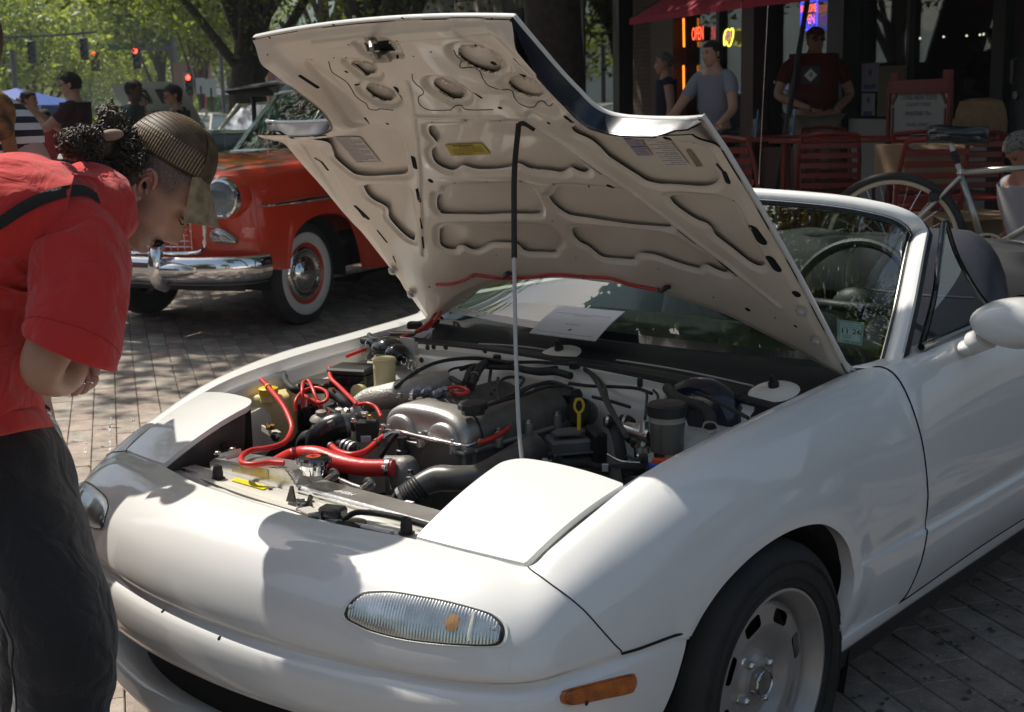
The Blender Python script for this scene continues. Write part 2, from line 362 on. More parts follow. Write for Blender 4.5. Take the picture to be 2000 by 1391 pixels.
prof = [(0, 0), (-.003, -.008), (-.004, -.028), (-.012, -.032), (-.03, -.03), (-.036, -.024), (-.040, -.03), (-.041, -.06)]
both('gutter_rail', MB().grid([g+[a, 0, b] for a, b in prof]), WHITE, smooth=40)
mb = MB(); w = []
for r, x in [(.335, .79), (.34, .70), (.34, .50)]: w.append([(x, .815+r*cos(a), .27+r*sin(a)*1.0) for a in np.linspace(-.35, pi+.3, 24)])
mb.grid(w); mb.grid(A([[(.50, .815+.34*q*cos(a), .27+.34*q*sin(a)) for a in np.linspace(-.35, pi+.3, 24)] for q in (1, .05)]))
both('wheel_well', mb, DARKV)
# ---- seams as thin dark tubes, painting the shade of the panel gaps
def seam_tube(name, P, r=.0015, sink=.0008, both_=True):
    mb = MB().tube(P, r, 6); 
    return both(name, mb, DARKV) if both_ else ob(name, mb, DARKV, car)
seam_tube('gap_shade', S(SEAM[:-1, 0], SEAM[:-1, 1])); seam_tube('gap_shade', S(BSEAM[:, 0], BSEAM[:, 1])+[.001, 0, -.001], r=.0026)
seam_tube('gap_shade', S(DG[2:, 0], DG[2:, 1]), r=.002)
# ---- doors, sills, rear quarter
tD = np.concatenate([np.arange(0, 5, .25), [5, 5.3, 5.6, 5.8, 6, 6.2, 6.5, 7, 7.5, 8, 8.5, 9, 9.5]])
D = []
for t in tD:
    u0 = np.interp(t, DG[:, 1], DG[:, 0]); D.append(S(np.linspace(u0, 14, 50), np.full(50, t)))
doorL, doorR = both('door', MB().grid(D, flip=True).grid([D[0], A(D[0])-[.05, 0, .004], A(D[0])-[.06, 0, .02], A(D[0])-[.065, 0, .4]]), WHITE, smooth=50)
yy = np.linspace(1.06, 3.0, 30); zs = np.interp(yy, [1.06, 1.44, 3], [.297, .305, .322])
both('sill', MB().grid(A([np.stack([np.full(30, a), yy, zs+b], 1) for a, b in [(.80, .008), (.812, .004), (.812, -.018), (.803, -.032), (.785, -.04), (.74, -.045)]]), flip=True), WHITE)
both('underbody', MB().grid(A([np.stack([np.full(30, a), yy, zs+b], 1) for a, b in [(.79, -.036), (.785, -.085), (.75, -.105), (.60, -.11)]]), flip=True), BLACKP)
seam_tube('gap_shade', S(np.linspace(10.0, 14, 40), np.full(40, 9.45)), r=.002)
# ================================================================ lamps, lids, wheel, windscreen, mirror
_nv = np.concatenate(nose.v); NB = BVHTree.FromPolygons([tuple(v) for v in _nv], nose.f)
def hitb(B, px, py):
    h = B.ray_cast(Vector(CP), Vector(ray(px, py)))
    return (A(h[0]), A(h[1])*(1 if h[1].dot(Vector(ray(px, py))) < 0 else -1)) if h[0] else (None, None)
sig = zz(400, 1000, 2.222, [(605,445),(618,412),(640,385),(668,362),(700,350),(780,345),(840,350),(900,360),(1050,388),(1200,428),(1255,450),(1290,480),(1303,512),(1300,545),(1285,572),(1250,583),(1150,582),(1000,572),(850,552),(720,518),(655,488),(618,468)])
sig = crm(A(sig+[sig[0]]), 64)[:-1]; sc_ = sig.mean(0)
SH = [hitb(NB, *p) for p in sig]; SP = A([h[0] for h in SH]); SN = A([h[1] for h in SH]); cN = unit(SN.mean(0))
cen = SP.mean(0); long = unit(SP[np.argmax(SP[:, 0])]-SP[np.argmin(SP[:, 0])]); nrm = unit(cN-long*(cN@long)); upv = np.cross(nrm, long); upv *= np.sign(upv[2])
Lc = (SP-cen)@long; Uc = (SP-cen)@upv
def sigsurf(l, u, off):
    """point on the bumper above lamp coordinates"""
    o = cen+long*l+upv*u+nrm*.15; h = NB.ray_cast(Vector(o), Vector(-nrm)); p = A(h[0]) if h[0] else cen+long*l+upv*u
    return p+nrm*off
def _b(l):
    a = [Uc[i]+(Uc[(i+1) % len(Lc)]-Uc[i])*(l-Lc[i])/(Lc[(i+1) % len(Lc)]-Lc[i]) for i in range(len(Lc)) if (Lc[i]-l)*(Lc[(i+1) % len(Lc)]-l) <= 0 and Lc[i] != Lc[(i+1) % len(Lc)]]
    return (min(a)*.95, max(a)*.95) if len(a) > 1 else (0, 0)
RFG = []
for l in np.linspace(Lc.min()*.95, Lc.max()*.95, 200): lo_, hi_ = _b(l/.96); RFG.append([sigsurf(l, lo_+(hi_-lo_)*q, .0014+.0026*abs(sin(l*2*pi/.0115))*min(1, q*8, (1-q)*8)) for q in np.linspace(0, 1, 8)])
RFG = A(RFG)
def lamp_rings(mir_=False):
    f = (lambda V: mir(V)) if mir_ else (lambda V: A(V)); s = car
    g = thing_part = None
    hs = MB(); ring = [[sigsurf(l*k, u*k, o) for l, u in zip(Lc, Uc)] for k, o in [(1.05, .0004), (1.03, .0022), (1.0, .0012), (.985, .0012)]]
    hs.grid(f(np.concatenate(ring).reshape(4, -1, 3)), cv=True, flip=mir_); house = ob('turn_signal', hs, WHITE, car)
    rb = MB(); R_ = []
    for k, o in [(1.0, .0015), (.965, .0016), (.95, .0018)]: R_.append([sigsurf(l*k, u*k, o) for l, u in zip(Lc, Uc)])
    rb.grid(f(A(R_)), cv=True, flip=mir_); ob('lamp_gasket', rb, RUBBER, house)
    rf = MB(); R_ = RFG
    rf.grid(f(A(R_)), flip=not mir_); ob('reflector', rf, mat('lamp reflector', (.80, .80, .78), .2, metal=.9, var=.1, vscale=30), house)
    ls = MB(); lmin, lmax = Lc.min()*.975, Lc.max()*.975; G = []
    n = 260
    ordr = np.argsort(Lc); 
    def bounds(l):
        a = []
        for i in range(len(Lc)):
            j = (i+1) % len(Lc)
            if (Lc[i]-l)*(Lc[j]-l) <= 0 and Lc[i] != Lc[j]: a.append(Uc[i]+(Uc[j]-Uc[i])*(l-Lc[i])/(Lc[j]-Lc[i]))
        return (min(a), max(a)) if len(a) > 1 else (0, 0)
    for l in np.linspace(lmin, lmax, n):
        lo, hi = bounds(l/.985); lo *= .965; hi *= .965; row = []
        e = min(1, (l-lmin)/.02, (lmax-l)/.02); fl = .0026*abs(sin(l*2*pi/.0125)) if l < .085 or True else 0
        for q in np.linspace(0, 1, 14):
            u = lo+(hi-lo)*q; d = min(1, q/.12, (1-q)/.12); row.append(sigsurf(l, u, .002+.0075*(min(e, d)**.5)-fl*min(e, d)))
        G.append(row)
    ls.grid(f(A(G)), flip=not mir_); ob('lens', ls, glass('lamp lens', (.96, .97, .95), .02, ior=1.35), house, smooth=50)
    am = MB(); l0, l1 = .055, .092
    am.grid(f(A([[sigsurf(.066+.012*k_*cos(q_), -.002+.015*k_*sin(q_), .0045+.001*(1-k_)) for q_ in np.arange(20)*2*pi/20] for k_ in (1, .6, .02)])), cv=True)
    ob('amber_bulb', am, mat('amber bulb', (.50, .26, .10), .3, metal=.2), house)
    dv = MB().box(f(sigsurf(.100, -.002, .004)), (.003, .004, .05), R=np.stack([f(long), f(nrm), f(upv)], 1)); ob('lens_divider', dv, mat('clear plastic', (.7, .7, .68), .2), house)
    for l in (Lc.max()*.9, Lc.min()*.9): ob('screw', MB().lathe([(.0001, .0025), (.004, .002), (.0045, 0)], f(sigsurf(l, .0, .007)), f(nrm), 10), STEEL, house)
    return house
lamp_rings(False); lamp_rings(True)
for px, py in [(318, 1194), (428, 1247)]:
    p, n_ = hitb(NB, px, py); ob('screw_hole', MB().lathe([(.0001, .0006), (.003, .0006), (.0042, .0002), (.0055, -.001)], p, n_, 12), DARKV, car)
MK = zz(400, 1000, 2.222, [(1540,800),(1548,785),(1565,770),(1700,735),(1840,702),(1862,710),(1870,740),(1862,765),(1840,785),(1720,810),(1600,835),(1560,832),(1543,820)])
MK = A([hitb(NB, *p)[0] for p in crm(A(MK+[MK[0]]), 52)[:-1]])
for f in (lambda V: A(V), mir):
    mk = MB(); c = MK.mean(0); K = [MK+[.0005, 0, 0], c+(MK-c)*.99+[.004, 0, 0], c+(MK-c)*.95+[.006, 0, 0], c+(MK-c)*.90+[.0045, 0, 0], c+(MK-c)*.88+[.007, 0, 0], c+(MK-c)*.5+[.008, 0, 0], c+(MK-c)*.02+[.008, 0, 0]]
    mk.grid(f(A(K)), cv=True); mo = ob('side_marker', mk, mat('amber lens', (.50, .13, .012), .18, coat=.6, var=.3, vscale=45, bump=.5, bscale=260), car, smooth=30)
    for dy in (-.035, .035): ob('marker_screw', MB().lathe([(.0001, .002), (.0045, .001), (.005, 0)], f(c+[.0075, dy, dy*.2]), (f([1, 0, 0])), 10), BLACKP, mo)
    rim = c+(MK-c)*1.045; ob('marker_recess', MB().tube(f(rim+[.0002, 0, 0]), .0016, 6, closed=True), WHITE, mo)
cA, cC, cD, cE = A((.622,.300,.646)), A((.395,.255,.660)), A((.392,.515,.752)), A((.652,.545,.736))
def lid_map(a, b):
    a, b = A(a)[..., None], A(b)[..., None]
    P = cC*(1-a)*(1-b)+cA*a*(1-b)+cD*(1-a)*b+cE*a*b
    P = P+np.array([0, 0, 1.])*(.011*4*b*(1-b)+.007*4*a*(1-a)*(.3+.7*b))+np.array([0, -.008, 0])*4*a*(1-a)*(1-b)*.8+np.array([0, .006, 0])*4*a*(1-a)*b
    return P
def lid_outline(n=90):
    r = .17; P = []
    P += [(t, 0) for t in np.linspace(.012, .985, 26)]; P += [(.988, t) for t in np.linspace(.02, .975, 26)]
    P += [(t, .988) for t in np.linspace(.97, r+.02, 20)]
    P += [(r+.01-r*sin(a), 1-.012-r*.8+r*.8*cos(a)) for a in np.linspace(.1, pi/2-.1, 10)]
    P += [(.01, t) for t in np.linspace(1-.012-r*.8, .02, 24)]
    return A(P)
X, Y = np.meshgrid(np.linspace(0, 1, 46), np.linspace(0, 1, 46), indexing='ij'); LO = lid_outline()
lid = clip_sheet(MB(), X, Y, sdf_poly(X, Y, LO), lid_map)
lo3 = lid_map(LO[:, 0], LO[:, 1]); cen3 = lo3.mean(0)
inn = lo3+(cen3-lo3)*.02; lid.grid(np.stack([lo3+[0, 0, .0004], lo3-[0, 0, .004], lo3-[0, 0, .012], inn-[0, 0, .014]]), cv=True)
both('headlight_lid', lid, WHITE, smooth=40)
bk = MB(); a1 = lid_map(np.full(20, .02), np.linspace(0, .86, 20))-[0, 0, .016]; a2 = lid_map(np.full(20, .02), np.linspace(0, .86, 20)); a2 = a2+[.025, .0, 0]; a2[:, 2] = .56
bk.grid([a1, a1*.4+a2*.6+[0, .0, .0], a2])
b1 = lid_map(np.linspace(.1, 1, 14), np.full(14, .96))-[0, 0, .016]; b2 = b1.copy(); b2[:, 2] = .56; bk.grid([b1, b2])
bL, bR = both('headlight_bucket', bk, mat('dusty dark plate', (.06, .052, .046), .6, var=.4, vscale=14, bump=.15, bscale=40))
for b_ in (.28, .62):
    for f, o in ((lambda V: A(V), bL), (mir, bR)):
        p = lid_map([.02], [b_])[0]; p = p+[.004, 0, -.062]; ob('bolt', MB().lathe([(.009, 0), (.009, .005), (.004, .006), (.0001, .006)], f(p), f([-1, 0, .0]), 6), BLACKP, o)
# ---- wheels
def make_wheel(c, side):
    c = A(c); ax = A([side, 0, 0]); R0 = .289
    t = MB(); w = .0925
    prof = [(.188, -w+.012), (.200, -w-.004), (.235, -w-.010), (.262, -w-.006), (.277, -w+.006), (.286, -w+.022), (.289, -w+.05), (.289, w-.05), (.286, w-.022), (.277, w-.006), (.262, w+.006), (.235, w+.010), (.200, w+.004), (.188, w-.012)]
    t.lathe(prof, c, ax, 64, cap=False); wh = ob('wheel', t, TYRE, car, smooth=30)
    for r in (.246, .2515, .215): ob('sidewall_rib', MB().lathe([(r-.0012, w+.0075), (r, w+.0105), (r+.0012, w+.0075)], c, ax, 64, cap=False), TYRE, wh)
    gr = MB()
    for x in (-.045, -.015, .015, .045): gr.lathe([(.2895, x-.003), (.2865, x-.0015), (.2865, x+.0015), (.2895, x+.003)], c, ax, 64, cap=False)
    ob('tread_grooves', gr, DARKV, wh, kind='stuff')
    rim = MB(); prof = [(.190, w-.016), (.197, w-.004), (.1955, w+.0015), (.190, w+.002), (.186, w-.002), (.180, w-.012), (.174, w-.020), (.171, w-.034), (.168, w-.044), (.160, w-.050)]
    rim.lathe(prof, c, ax, 64, cap=False)
    rim.lathe([(.186, -w), (.165, -w+.03), (.16, w-.064)], c, ax, 48, cap=False)
    n, m = 56, 240; RR, TT = np.meshgrid(np.linspace(.028, .162, n), np.linspace(0, 2*pi, m+1), indexing='ij')
    Sd = np.full(RR.shape, 1.)
    for k in range(8):
        a0 = 2*pi*(k+.35)/8; dx = RR*np.cos(TT-a0)-.134; dy = RR*np.sin(TT-a0)
        e = np.maximum(np.abs(dx)-.006, 0); g_ = np.maximum(np.abs(dy)-.019, 0); Sd = np.minimum(Sd, np.sqrt(e**2+g_**2)-.0085)
    u1 = A([0, 0, 1.]); u2 = np.cross(ax, u1)
    def mp(r, t_):
        r = A(r); h = np.interp(r, [.028, .040, .052, .062, .078, .092, .105, .118, .150, .158, .163], [.018, .016, .008, .004, .006, .016, .026, .030, .028, .024, .020])
        return c+ax*(w-.056+h)[:, None]+r[:, None]*(np.cos(t_)[:, None]*u1+np.sin(t_)[:, None]*u2)
    dsk = clip_sheet(MB(), RR, TT, Sd, mp); ob('wheel_disc', dsk, WHEELS, wh, smooth=50)
    ob('rim', rim, WHEELS, wh, smooth=40)
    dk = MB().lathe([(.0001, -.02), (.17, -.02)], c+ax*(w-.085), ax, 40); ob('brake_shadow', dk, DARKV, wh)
    cap = MB().lathe([(.031, 0), (.031, .026), (.028, .031), (.0255, .032), (.0235, .0295), (.0001, .0295)], c+ax*(w-.050), ax, 40); ob('centre_cap', cap, mat('worn chrome cap', (.55, .54, .53), .16, metal=1., var=.2, vscale=50), wh)
    for k in range(4):
        a = 2*pi*(k+.13)/4+.35; p = c+ax*(w-.058)+.050*(cos(a)*u1+sin(a)*u2)
        ob('lug_nut', MB().lathe([(.0125, 0), (.0125, .006), (.0095, .009), (.0095, .021), (.0075, .026), (.004, .029), (.0001, .030)], p, ax, 12), mat('chrome nut', (.7, .7, .7), .12, metal=1.), wh)
    v = at(1535, 1381, x=.80); 
    return wh
make_wheel((.712, .815, .289), 1); make_wheel((-.712, .815, .289), -1)
make_wheel((.705, 3.08, .289), 1)
# ---- windscreen frame and glass
def wbase(x): return A([x, 1.44-.07*(1-(abs(x)/.69)**2), .815-.006*(1-(abs(x)/.69)**2)])
TOPX = [0, .18, .38, .50, .565, .603, .620]; TOPY = [1.762, 1.768, 1.785, 1.80, 1.812, 1.822, 1.83]; TOPZ = [1.183, 1.181, 1.171, 1.155, 1.138, 1.115, 1.088]
top = crm(A([TOPX, TOPY, TOPZ]).T, 30); pilb = A([.748, 1.435, .822])
ctr = np.concatenate([top, crm([top[-1], (.652, 1.735, 1.03), (.692, 1.615, .945), (.727, 1.50, .868), (.744, 1.44, .825)], 24)[1:]])
fwdn = unit([0, -.80, .60])          # outward normal of the screen
def frame_side(sg):
    n = len(ctr); T = np.gradient(ctr, axis=0); T /= np.linalg.norm(T, axis=1)[:, None]
    inw = np.cross(T, np.tile(fwdn, (n, 1))); inw /= np.linalg.norm(inw, axis=1)[:, None]
    mid = A([.0, 1.55, .95]); sgn = np.sign(((mid-ctr)*inw).sum(1)); inw *= sgn[:, None]
    wd = np.interp(np.arange(n), [0, 18, 32, n-1], [.030, .032, .040, .042])[:, None]
    def L(a, b): return ctr+inw*wd*a+fwdn*b
    fr_ = MB().grid(A([L(0, -.03), L(-.02, -.008), L(0, .002), L(.25, .006), L(.6, .006), L(.95, .0), L(1.0, -.006)])*[sg, 1, 1], flip=sg < 0)
    bl = MB().grid(A([L(1.0, -.004), L(1.02, .001), L(1.13, .0005), L(1.22, -.004), L(1.45, -.006), L(1.5, -.012)])*[sg, 1, 1], flip=sg < 0)
    bk_ = MB().grid(A([L(0, -.03), L(.5, -.035), L(1.2, -.03), L(1.5, -.014)])*[sg, 1, 1], flip=sg > 0)
    cs = MB().grid(A([L(0, -.031), L(-.09, -.028), L(-.10, -.012), L(-.02, -.009)])*[sg, 1, 1], flip=sg < 0)
    ch = MB().tube((L(1.13, .0018))*[sg, 1, 1], .0017, 6)
    return fr_, bl, bk_, cs, ch, L(1.3, -.006)*[sg, 1, 1]
inner_pts = {}
wf = None
for sg in (1, -1):
    a, b, c, d, e, ip = frame_side(sg); inner_pts[sg] = ip
    f1 = ob('windshield_frame', a, WHITE, car, smooth=60); ob('windshield_gasket', b, BLACKG, f1, smooth=60); ob('frame_back', c, BLACKP, f1); ob('weather_strip', d, RUBBER, f1, smooth=60); ob('trim_strip', e, STEEL, f1)
ip = inner_pts[1]; nh = 30; G = []
tops = ip[:]; xs = np.linspace(-1, 1, 41); head = lambda s_: crm(ip[:34], [abs(s_)*33])[0]*[np.sign(s_) if s_ else 1, 1, 1]
for s_ in xs:
    tp = crm(ip[:30], [min(abs(s_)*29, 29)])[0]*[1 if s_ >= 0 else -1, 1, 1]; bs = wbase(.70*s_)
    col_ = []
    for q in np.linspace(0, 1, 16):
        p = bs*(1-q)+tp*q; p = p+A(fwdn)*.022*4*q*(1-q)*.35; 
        if abs(s_) > .98: pass
        col_.append(p)
    G.append(col_)
G = A(G); # widen the outer columns to meet the pillar
pil = ip[29:]; pz = pil[:, 2]
for i, s_ in enumerate(xs):
    for j in range(16):
        z = G[i, j, 2]; 
        if z < pz.max(): xl = np.interp(z, pz[::-1], pil[::-1, 0]); ref = np.interp(z, G[-1, :, 2], G[-1, :, 0]) if G[-1, -1, 2] > G[-1, 0, 2] else xl
        G[i, j, 0] = G[i, j, 0]
ob('windshield_glass', MB().grid(G), glass('windshield glass', (.60, .70, .66), 0., ior=1.75), car, smooth=180)
fb = MB(); gb = G[:, 0], G[:, 1]
fb.grid(np.stack([G[:, 0]+[0, -.003, .002], G[:, 0]*.25+G[:, 1]*.75+[0, -.003, .002]])); ob('glass_border', fb, BLACKG, car)
xs = np.linspace(-.72, .72, 50); rows = []
for k, (dy, z) in enumerate([(0, .0), (.02, .006), (.10, -.012), (.16, -.03), (.20, -.032), (.22, -.012), (.235, -.010), (.245, -.016)]):
    rows.append([(x*(1-.06*k/7), (1.43-.07*(1-(x/.69)**2))*(1-k/7*0)-dy*(1.0+.0*x) if False else np.interp(k, [0, 7], [1.43-.07*(1-(x/.69)**2), 1.125-.05*(x/.69)**2-.02*x]), .808+z-.012*(abs(x)/.69)**2) for x in xs])
ob('cowl_panel', MB().grid(rows, flip=True), mat('dull black cowl', (.010, .010, .011), .65, spec=.25, var=.3, vscale=12), car, smooth=40)
cw = A(rows[-1]); ob('cowl_weatherstrip', MB().tube(cw+[0, -.006, .004], .010, 10), RUBBER, car)
for x0, x1 in ((-.36, -.10), (.10, .50)):
    x_ = np.linspace(x0, x1, 16); y_ = 1.235-.03*(x_/.69)**2; ob('cowl_vent', MB().tube(np.stack([x_, y_, .795-.02*abs(x_)/.69+np.sin(np.linspace(0, pi, 16))*.004], 1), .0045, 8, flat=.5), mat('pale cowl edge', (.45, .43, .40), .4), car)
for x, y in ((-.055, 1.20), (.60, 1.14)):
    h = ob('wiper_mount', MB().lathe([(.0001, .012), (.03, .011), (.05, .004), (.056, 0)], (x, y, .795), (0, -.25, 1), 24), HOODIN, car)
    ob('wiper_spindle', MB().cyl((x, y, .80), (x, y-.01, .832), .008, .006).lathe([(.012, .0), (.012, .01), (.007, .014)], (x, y-.001, .806), (0, -.2, 1), 12), BLACKP, h)
qf = [(.655, 1.84, 1.105), (.668, 1.80, 1.04), (.700, 1.70, .935), (.742, 1.56, .86), (.752, 1.535, .848)]
Q1 = crm(qf, 16); Q2 = crm([(.652, 1.86, 1.11), (.672, 1.89, 1.02), (.700, 1.96, .92), (.728, 2.02, .858)], 16)
q = ob('quarter_window_frame', MB().tube(Q1, .008, 8).tube(Q2, .0065, 8).tube(crm([(.752, 1.53, .850), (.748, 1.8, .858), (.746, 2.05, .862), (.745, 2.6, .865)], 16), .009, 8), BLACKG, car)
ob('quarter_window_glass', MB().grid([Q1, Q2]), glass('quarter glass', (.72, .80, .80)), q)
# ---- mirrors
def make_mirror(sg):
    f = lambda V: A(V)*[sg, 1, 1]
    c = A([.875, 1.68, .90]); 
    prof = [(.0, .006), (.004, .040), (.016, .058), (.045, .070), (.085, .074), (.115, .072), (.122, .066)]
    mb = MB(); rings = []
    for d, r in prof:    # body bulges towards the front (-y), opening to the rear
        rings.append([c+A([.035+.115*cos(a)*(r/.074)*.90, -.075+d, .058*sin(a)*(r/.074)*(1+.08*cos(a))]) for a in np.arange(32)*2*pi/32])
    mb.loft(f(rings)); hs = ob('side_mirror', mb, WHITE, car, smooth=60)
    ob('mirror_neck', MB().tube(f(crm([(.850, 1.665, .865), (.828, 1.68, .852), (.808, 1.69, .842)], 6)), [.030, .028, .028], 16), WHITE, hs)
    ob('mirror_collar', MB().lathe([(.026, 0), (.026, .008)], f([.812, 1.688, .842]), f([.3, -.1, 1]), 20), RUBBER, hs)
    ob('mirror_foot', MB().ell(f([.794, 1.70, .828]), (.028, .045, .020), seg=24, rings=14), WHITE, hs)
    ob('mirror_glass', MB().lathe([(.0001, 0), (.06, 0)], f(c+[.035, .048, 0]), (0, 1, 0), 24), CHROME, hs)
for sg in (1, -1): make_mirror(sg)
# ================================================================ HOOD, propped open about its hinge
HY, HZ, HT = 1.359, .819, radians(51.5)
def zhood(x, y):
    x, y = A(x), A(y); zc = np.interp(y, [.15, .25, .35, .5, .65, .8, 1.0, 1.2, 1.4], [.640, .672, .705, .755, .785, .805, .828, .845, .858])
    c = np.interp(y, [.15, .3, .5, 1.0, 1.4], [.02, .035, .042, .046, .05]); return zc-c*(x/.67)**2
def opened(P):
    P = A(P); dy, dz = P[..., 1]-HY, P[..., 2]-HZ
    return np.stack([P[..., 0], HY+dy*cos(HT)+dz*sin(HT), HZ-dy*sin(HT)+dz*cos(HT)], -1)
def closed(P):
    P = A(P); dy, dz = P[..., 1]-HY, P[..., 2]-HZ
    return np.stack([P[..., 0], HY+dy*cos(HT)-dz*sin(HT), HZ+dy*sin(HT)+dz*cos(HT)], -1)
def hmap(off):
    return lambda x, y: opened(np.stack([A(x), A(y), zhood(x, y)-(off(x, y) if callable(off) else off)], -1))
def hoodxy(px, py, off=.02):
    """photo sight line -> bonnet coordinates"""
    o = closed(CP); e = closed(CP+ray(px, py))-o; t = 2.5
    for _ in range(30):
        p = o+e*t; f = p[2]-(float(zhood(p[0], p[1]))-off); p2 = o+e*(t+.001); f2 = p2[2]-(float(zhood(p2[0], p2[1]))-off); t -= f*.001/(f2-f)
    p = o+e*t; return p[0], p[1]
def HX(pts, off=.02): return A([hoodxy(*p, off=off) for p in pts])
r2 = lambda L: zz(480, 0, 3.226, L)
r4 = lambda L: zz(850, 180, 2.353, L)
r6 = lambda L: zz(1100, 120, 4.9675, L)
r7 = lambda L: zz(620, 230, 5.882, L)
sx = np.linspace(0, .385, 14); front = [(x, .250+.10*x*x) for x in sx]
notch = list(crm([(.390, .266), (.384, .34), (.376, .44), (.378, .51), (.395, .555), (.44, .572), (.52, .572), (.60, .565), (.650, .556)], 30))
side = list(crm([(.654, .552), (.660, .75), (.665, 1.0), (.668, 1.2), (.672, 1.345)], 24))
rear = list(crm([(.672, 1.356), (.66, 1.362), (.62, 1.348), (.54, 1.304), (.43, 1.242), (.29, 1.192), (.15, 1.168), (0, 1.160)], 30))
half = np.array([tuple(p) for p in front+notch+side+rear]); half = half[:-1] if half[-1][0] == 0 else half
OUTL = np.concatenate([half, (half*[-1, 1])[::-1][:-1]])
OUTL = OUTL[np.append(True, np.linalg.norm(np.diff(OUTL, axis=0), axis=1) > 1e-5)]
hood_root = ob('hood', clip_sheet(MB(), *(lambda X, Y: (X, Y, sdf_poly(X, Y, OUTL)))(*gridxy(-.70, .70, .17, 1.46, .012)), hmap(0.)), mat('hood underside skin', (.79, .72, .61), .4, coat=.5, var=.04, vscale=6), car, smooth=180)
X, Y = gridxy(-.70, .70, .17, 1.46, .012)
top_ = clip_sheet(MB(), X, Y, sdf_poly(X, Y, OUTL)-.001, hmap(-.004)); ob('outer_skin', top_, WHITE, hood_root, smooth=180)
def loop(off, inset=0.):
    P = OUTL; 
    if inset:
        n = len(P); T = np.roll(P, -1, 0)-np.roll(P, 1, 0); T /= np.linalg.norm(T, axis=1)[:, None]; N = np.stack([-T[:, 1], T[:, 0]], 1); P = P+N*inset
    return hmap(off)(P[:, 0], P[:, 1])
ob('hem', MB().grid([loop(-.004, .001), loop(-.003, -.001), loop(.002, -.0015), loop(.006, .001), loop(.007, .014), loop(.004, .015)], cv=True), mat('hood hem paint', (.78, .76, .72), .3, coat=.6), hood_root, smooth=60)
GN = A(notch); 
for sg in (1, -1):
    g0 = GN*[sg, 1]; dep = np.interp(np.arange(len(GN)), [0, 3, 6, 23, 25, 27, 29], [.012, .030, .052, .052, .032, .030, .014])
    rows = []
    for k, ins in ((0, .001), (.3, .002), (.7, .003), (1.0, .005), (1.02, .009)):
        Pk = g0+A([[-sg*ins*.8 if i < 16 else 0, ins*(.0 if i < 10 else 1)] for i in range(len(g0))]); rows.append(hmap(0)(Pk[:, 0], Pk[:, 1])-0+(hmap(1.)(Pk[:, 0], Pk[:, 1])-hmap(0.)(Pk[:, 0], Pk[:, 1]))*(dep*k)[:, None])
    ob('notch_garnish', MB().grid(rows, flip=sg < 0), mat('glossy dark blue black', (.010, .014, .026), .22, coat=.25, var=.3, vscale=12), hood_root, smooth=60)
CUT = []
CUT.append(r2([(450,850),(478,870),(520,905),(545,960),(555,1000),(600,1045),(650,1085),(690,1108),(780,1118),(900,1112),(990,1105),(1018,1080),(1012,1040),(1000,1000),(990,940),(985,900),(965,860),(930,830),(780,812),(600,825),(480,838)]))
CUT.append(r2([(1145,815),(1150,850),(1190,900),(1196,925),(1168,955),(1170,1000),(1195,1040),(1240,1065),(1290,1080),(1325,1072),(1360,1050),(1420,1068),(1500,1075),(1640,1065),(1680,1042),(1725,1042),(1780,1070),(1900,1088)])+r4([(440,358),(520,366),(575,374),(600,362),(620,352),(660,370),(690,372),(697,352),(640,310),(560,255),(480,200),(425,165),(365,150),(280,152),(150,148)])+r2([(1500,800),(1300,797),(1165,800)]))
CUT.append(r4([(620,172),(640,195),(700,222),(750,258),(790,300),(835,330),(880,360),(925,388),(970,415),(1030,428),(1080,430),(1160,435),(1240,438),(1285,424),(1300,400),(1292,360),(1262,305),(1210,240),(1150,200),(1080,185),(900,172),(740,165),(650,160)]))
CUT.append(r4([(4,490),(4,530),(18,555),(40,566),(200,568),(330,563),(460,565),(480,552),(478,525),(465,495),(440,452),(395,430),(240,435),(70,440),(45,470),(12,475)]))
CUT.append(r4([(517,488),(535,515),(560,540),(590,560),(620,573),(700,583),(800,600),(930,616),(1060,628),(1078,620),(1065,605),(1000,558),(900,480),(860,462),(700,445),(570,440),(540,470)]))
CUT.append(r4([(14,640),(16,695),(30,715),(55,726),(85,728),(98,712),(130,710),(155,724),(180,728),(210,718),(240,700),(275,696),(320,697),(355,698),(380,708),(400,728),(430,738),(500,740),(545,740),(555,715),(578,690),(560,655),(530,630),(400,620),(200,618),(50,618)]))
CUT.append(r4([(625,640),(632,665),(660,695),(700,715),(735,745),(770,765),(840,770),(905,775),(912,758),(930,746),(975,747),(1020,755),(1060,770),(1120,793),(1200,816),(1218,805),(1245,800),(1275,815),(1310,830),(1340,833),(1330,812),(1270,782),(1200,738),(1120,690),(1040,662),(900,645),(700,628),(640,628)]))
CUT.append(r4([(1075,490),(1090,515),(1130,550),(1190,590),(1240,610),(1265,630),(1285,665),(1330,700),(1380,740),(1430,780),(1475,803),(1500,803),(1508,792),(1480,740),(1430,650),(1395,570),(1350,510),(1250,487),(1100,481)]))
CUT.append([(708,366),(716,382),(727,393),(750,405),(757,414),(758,428),(775,448),(790,463),(800,470),(808,470),(808,440),(800,400),(795,374),(780,365),(722,362)])
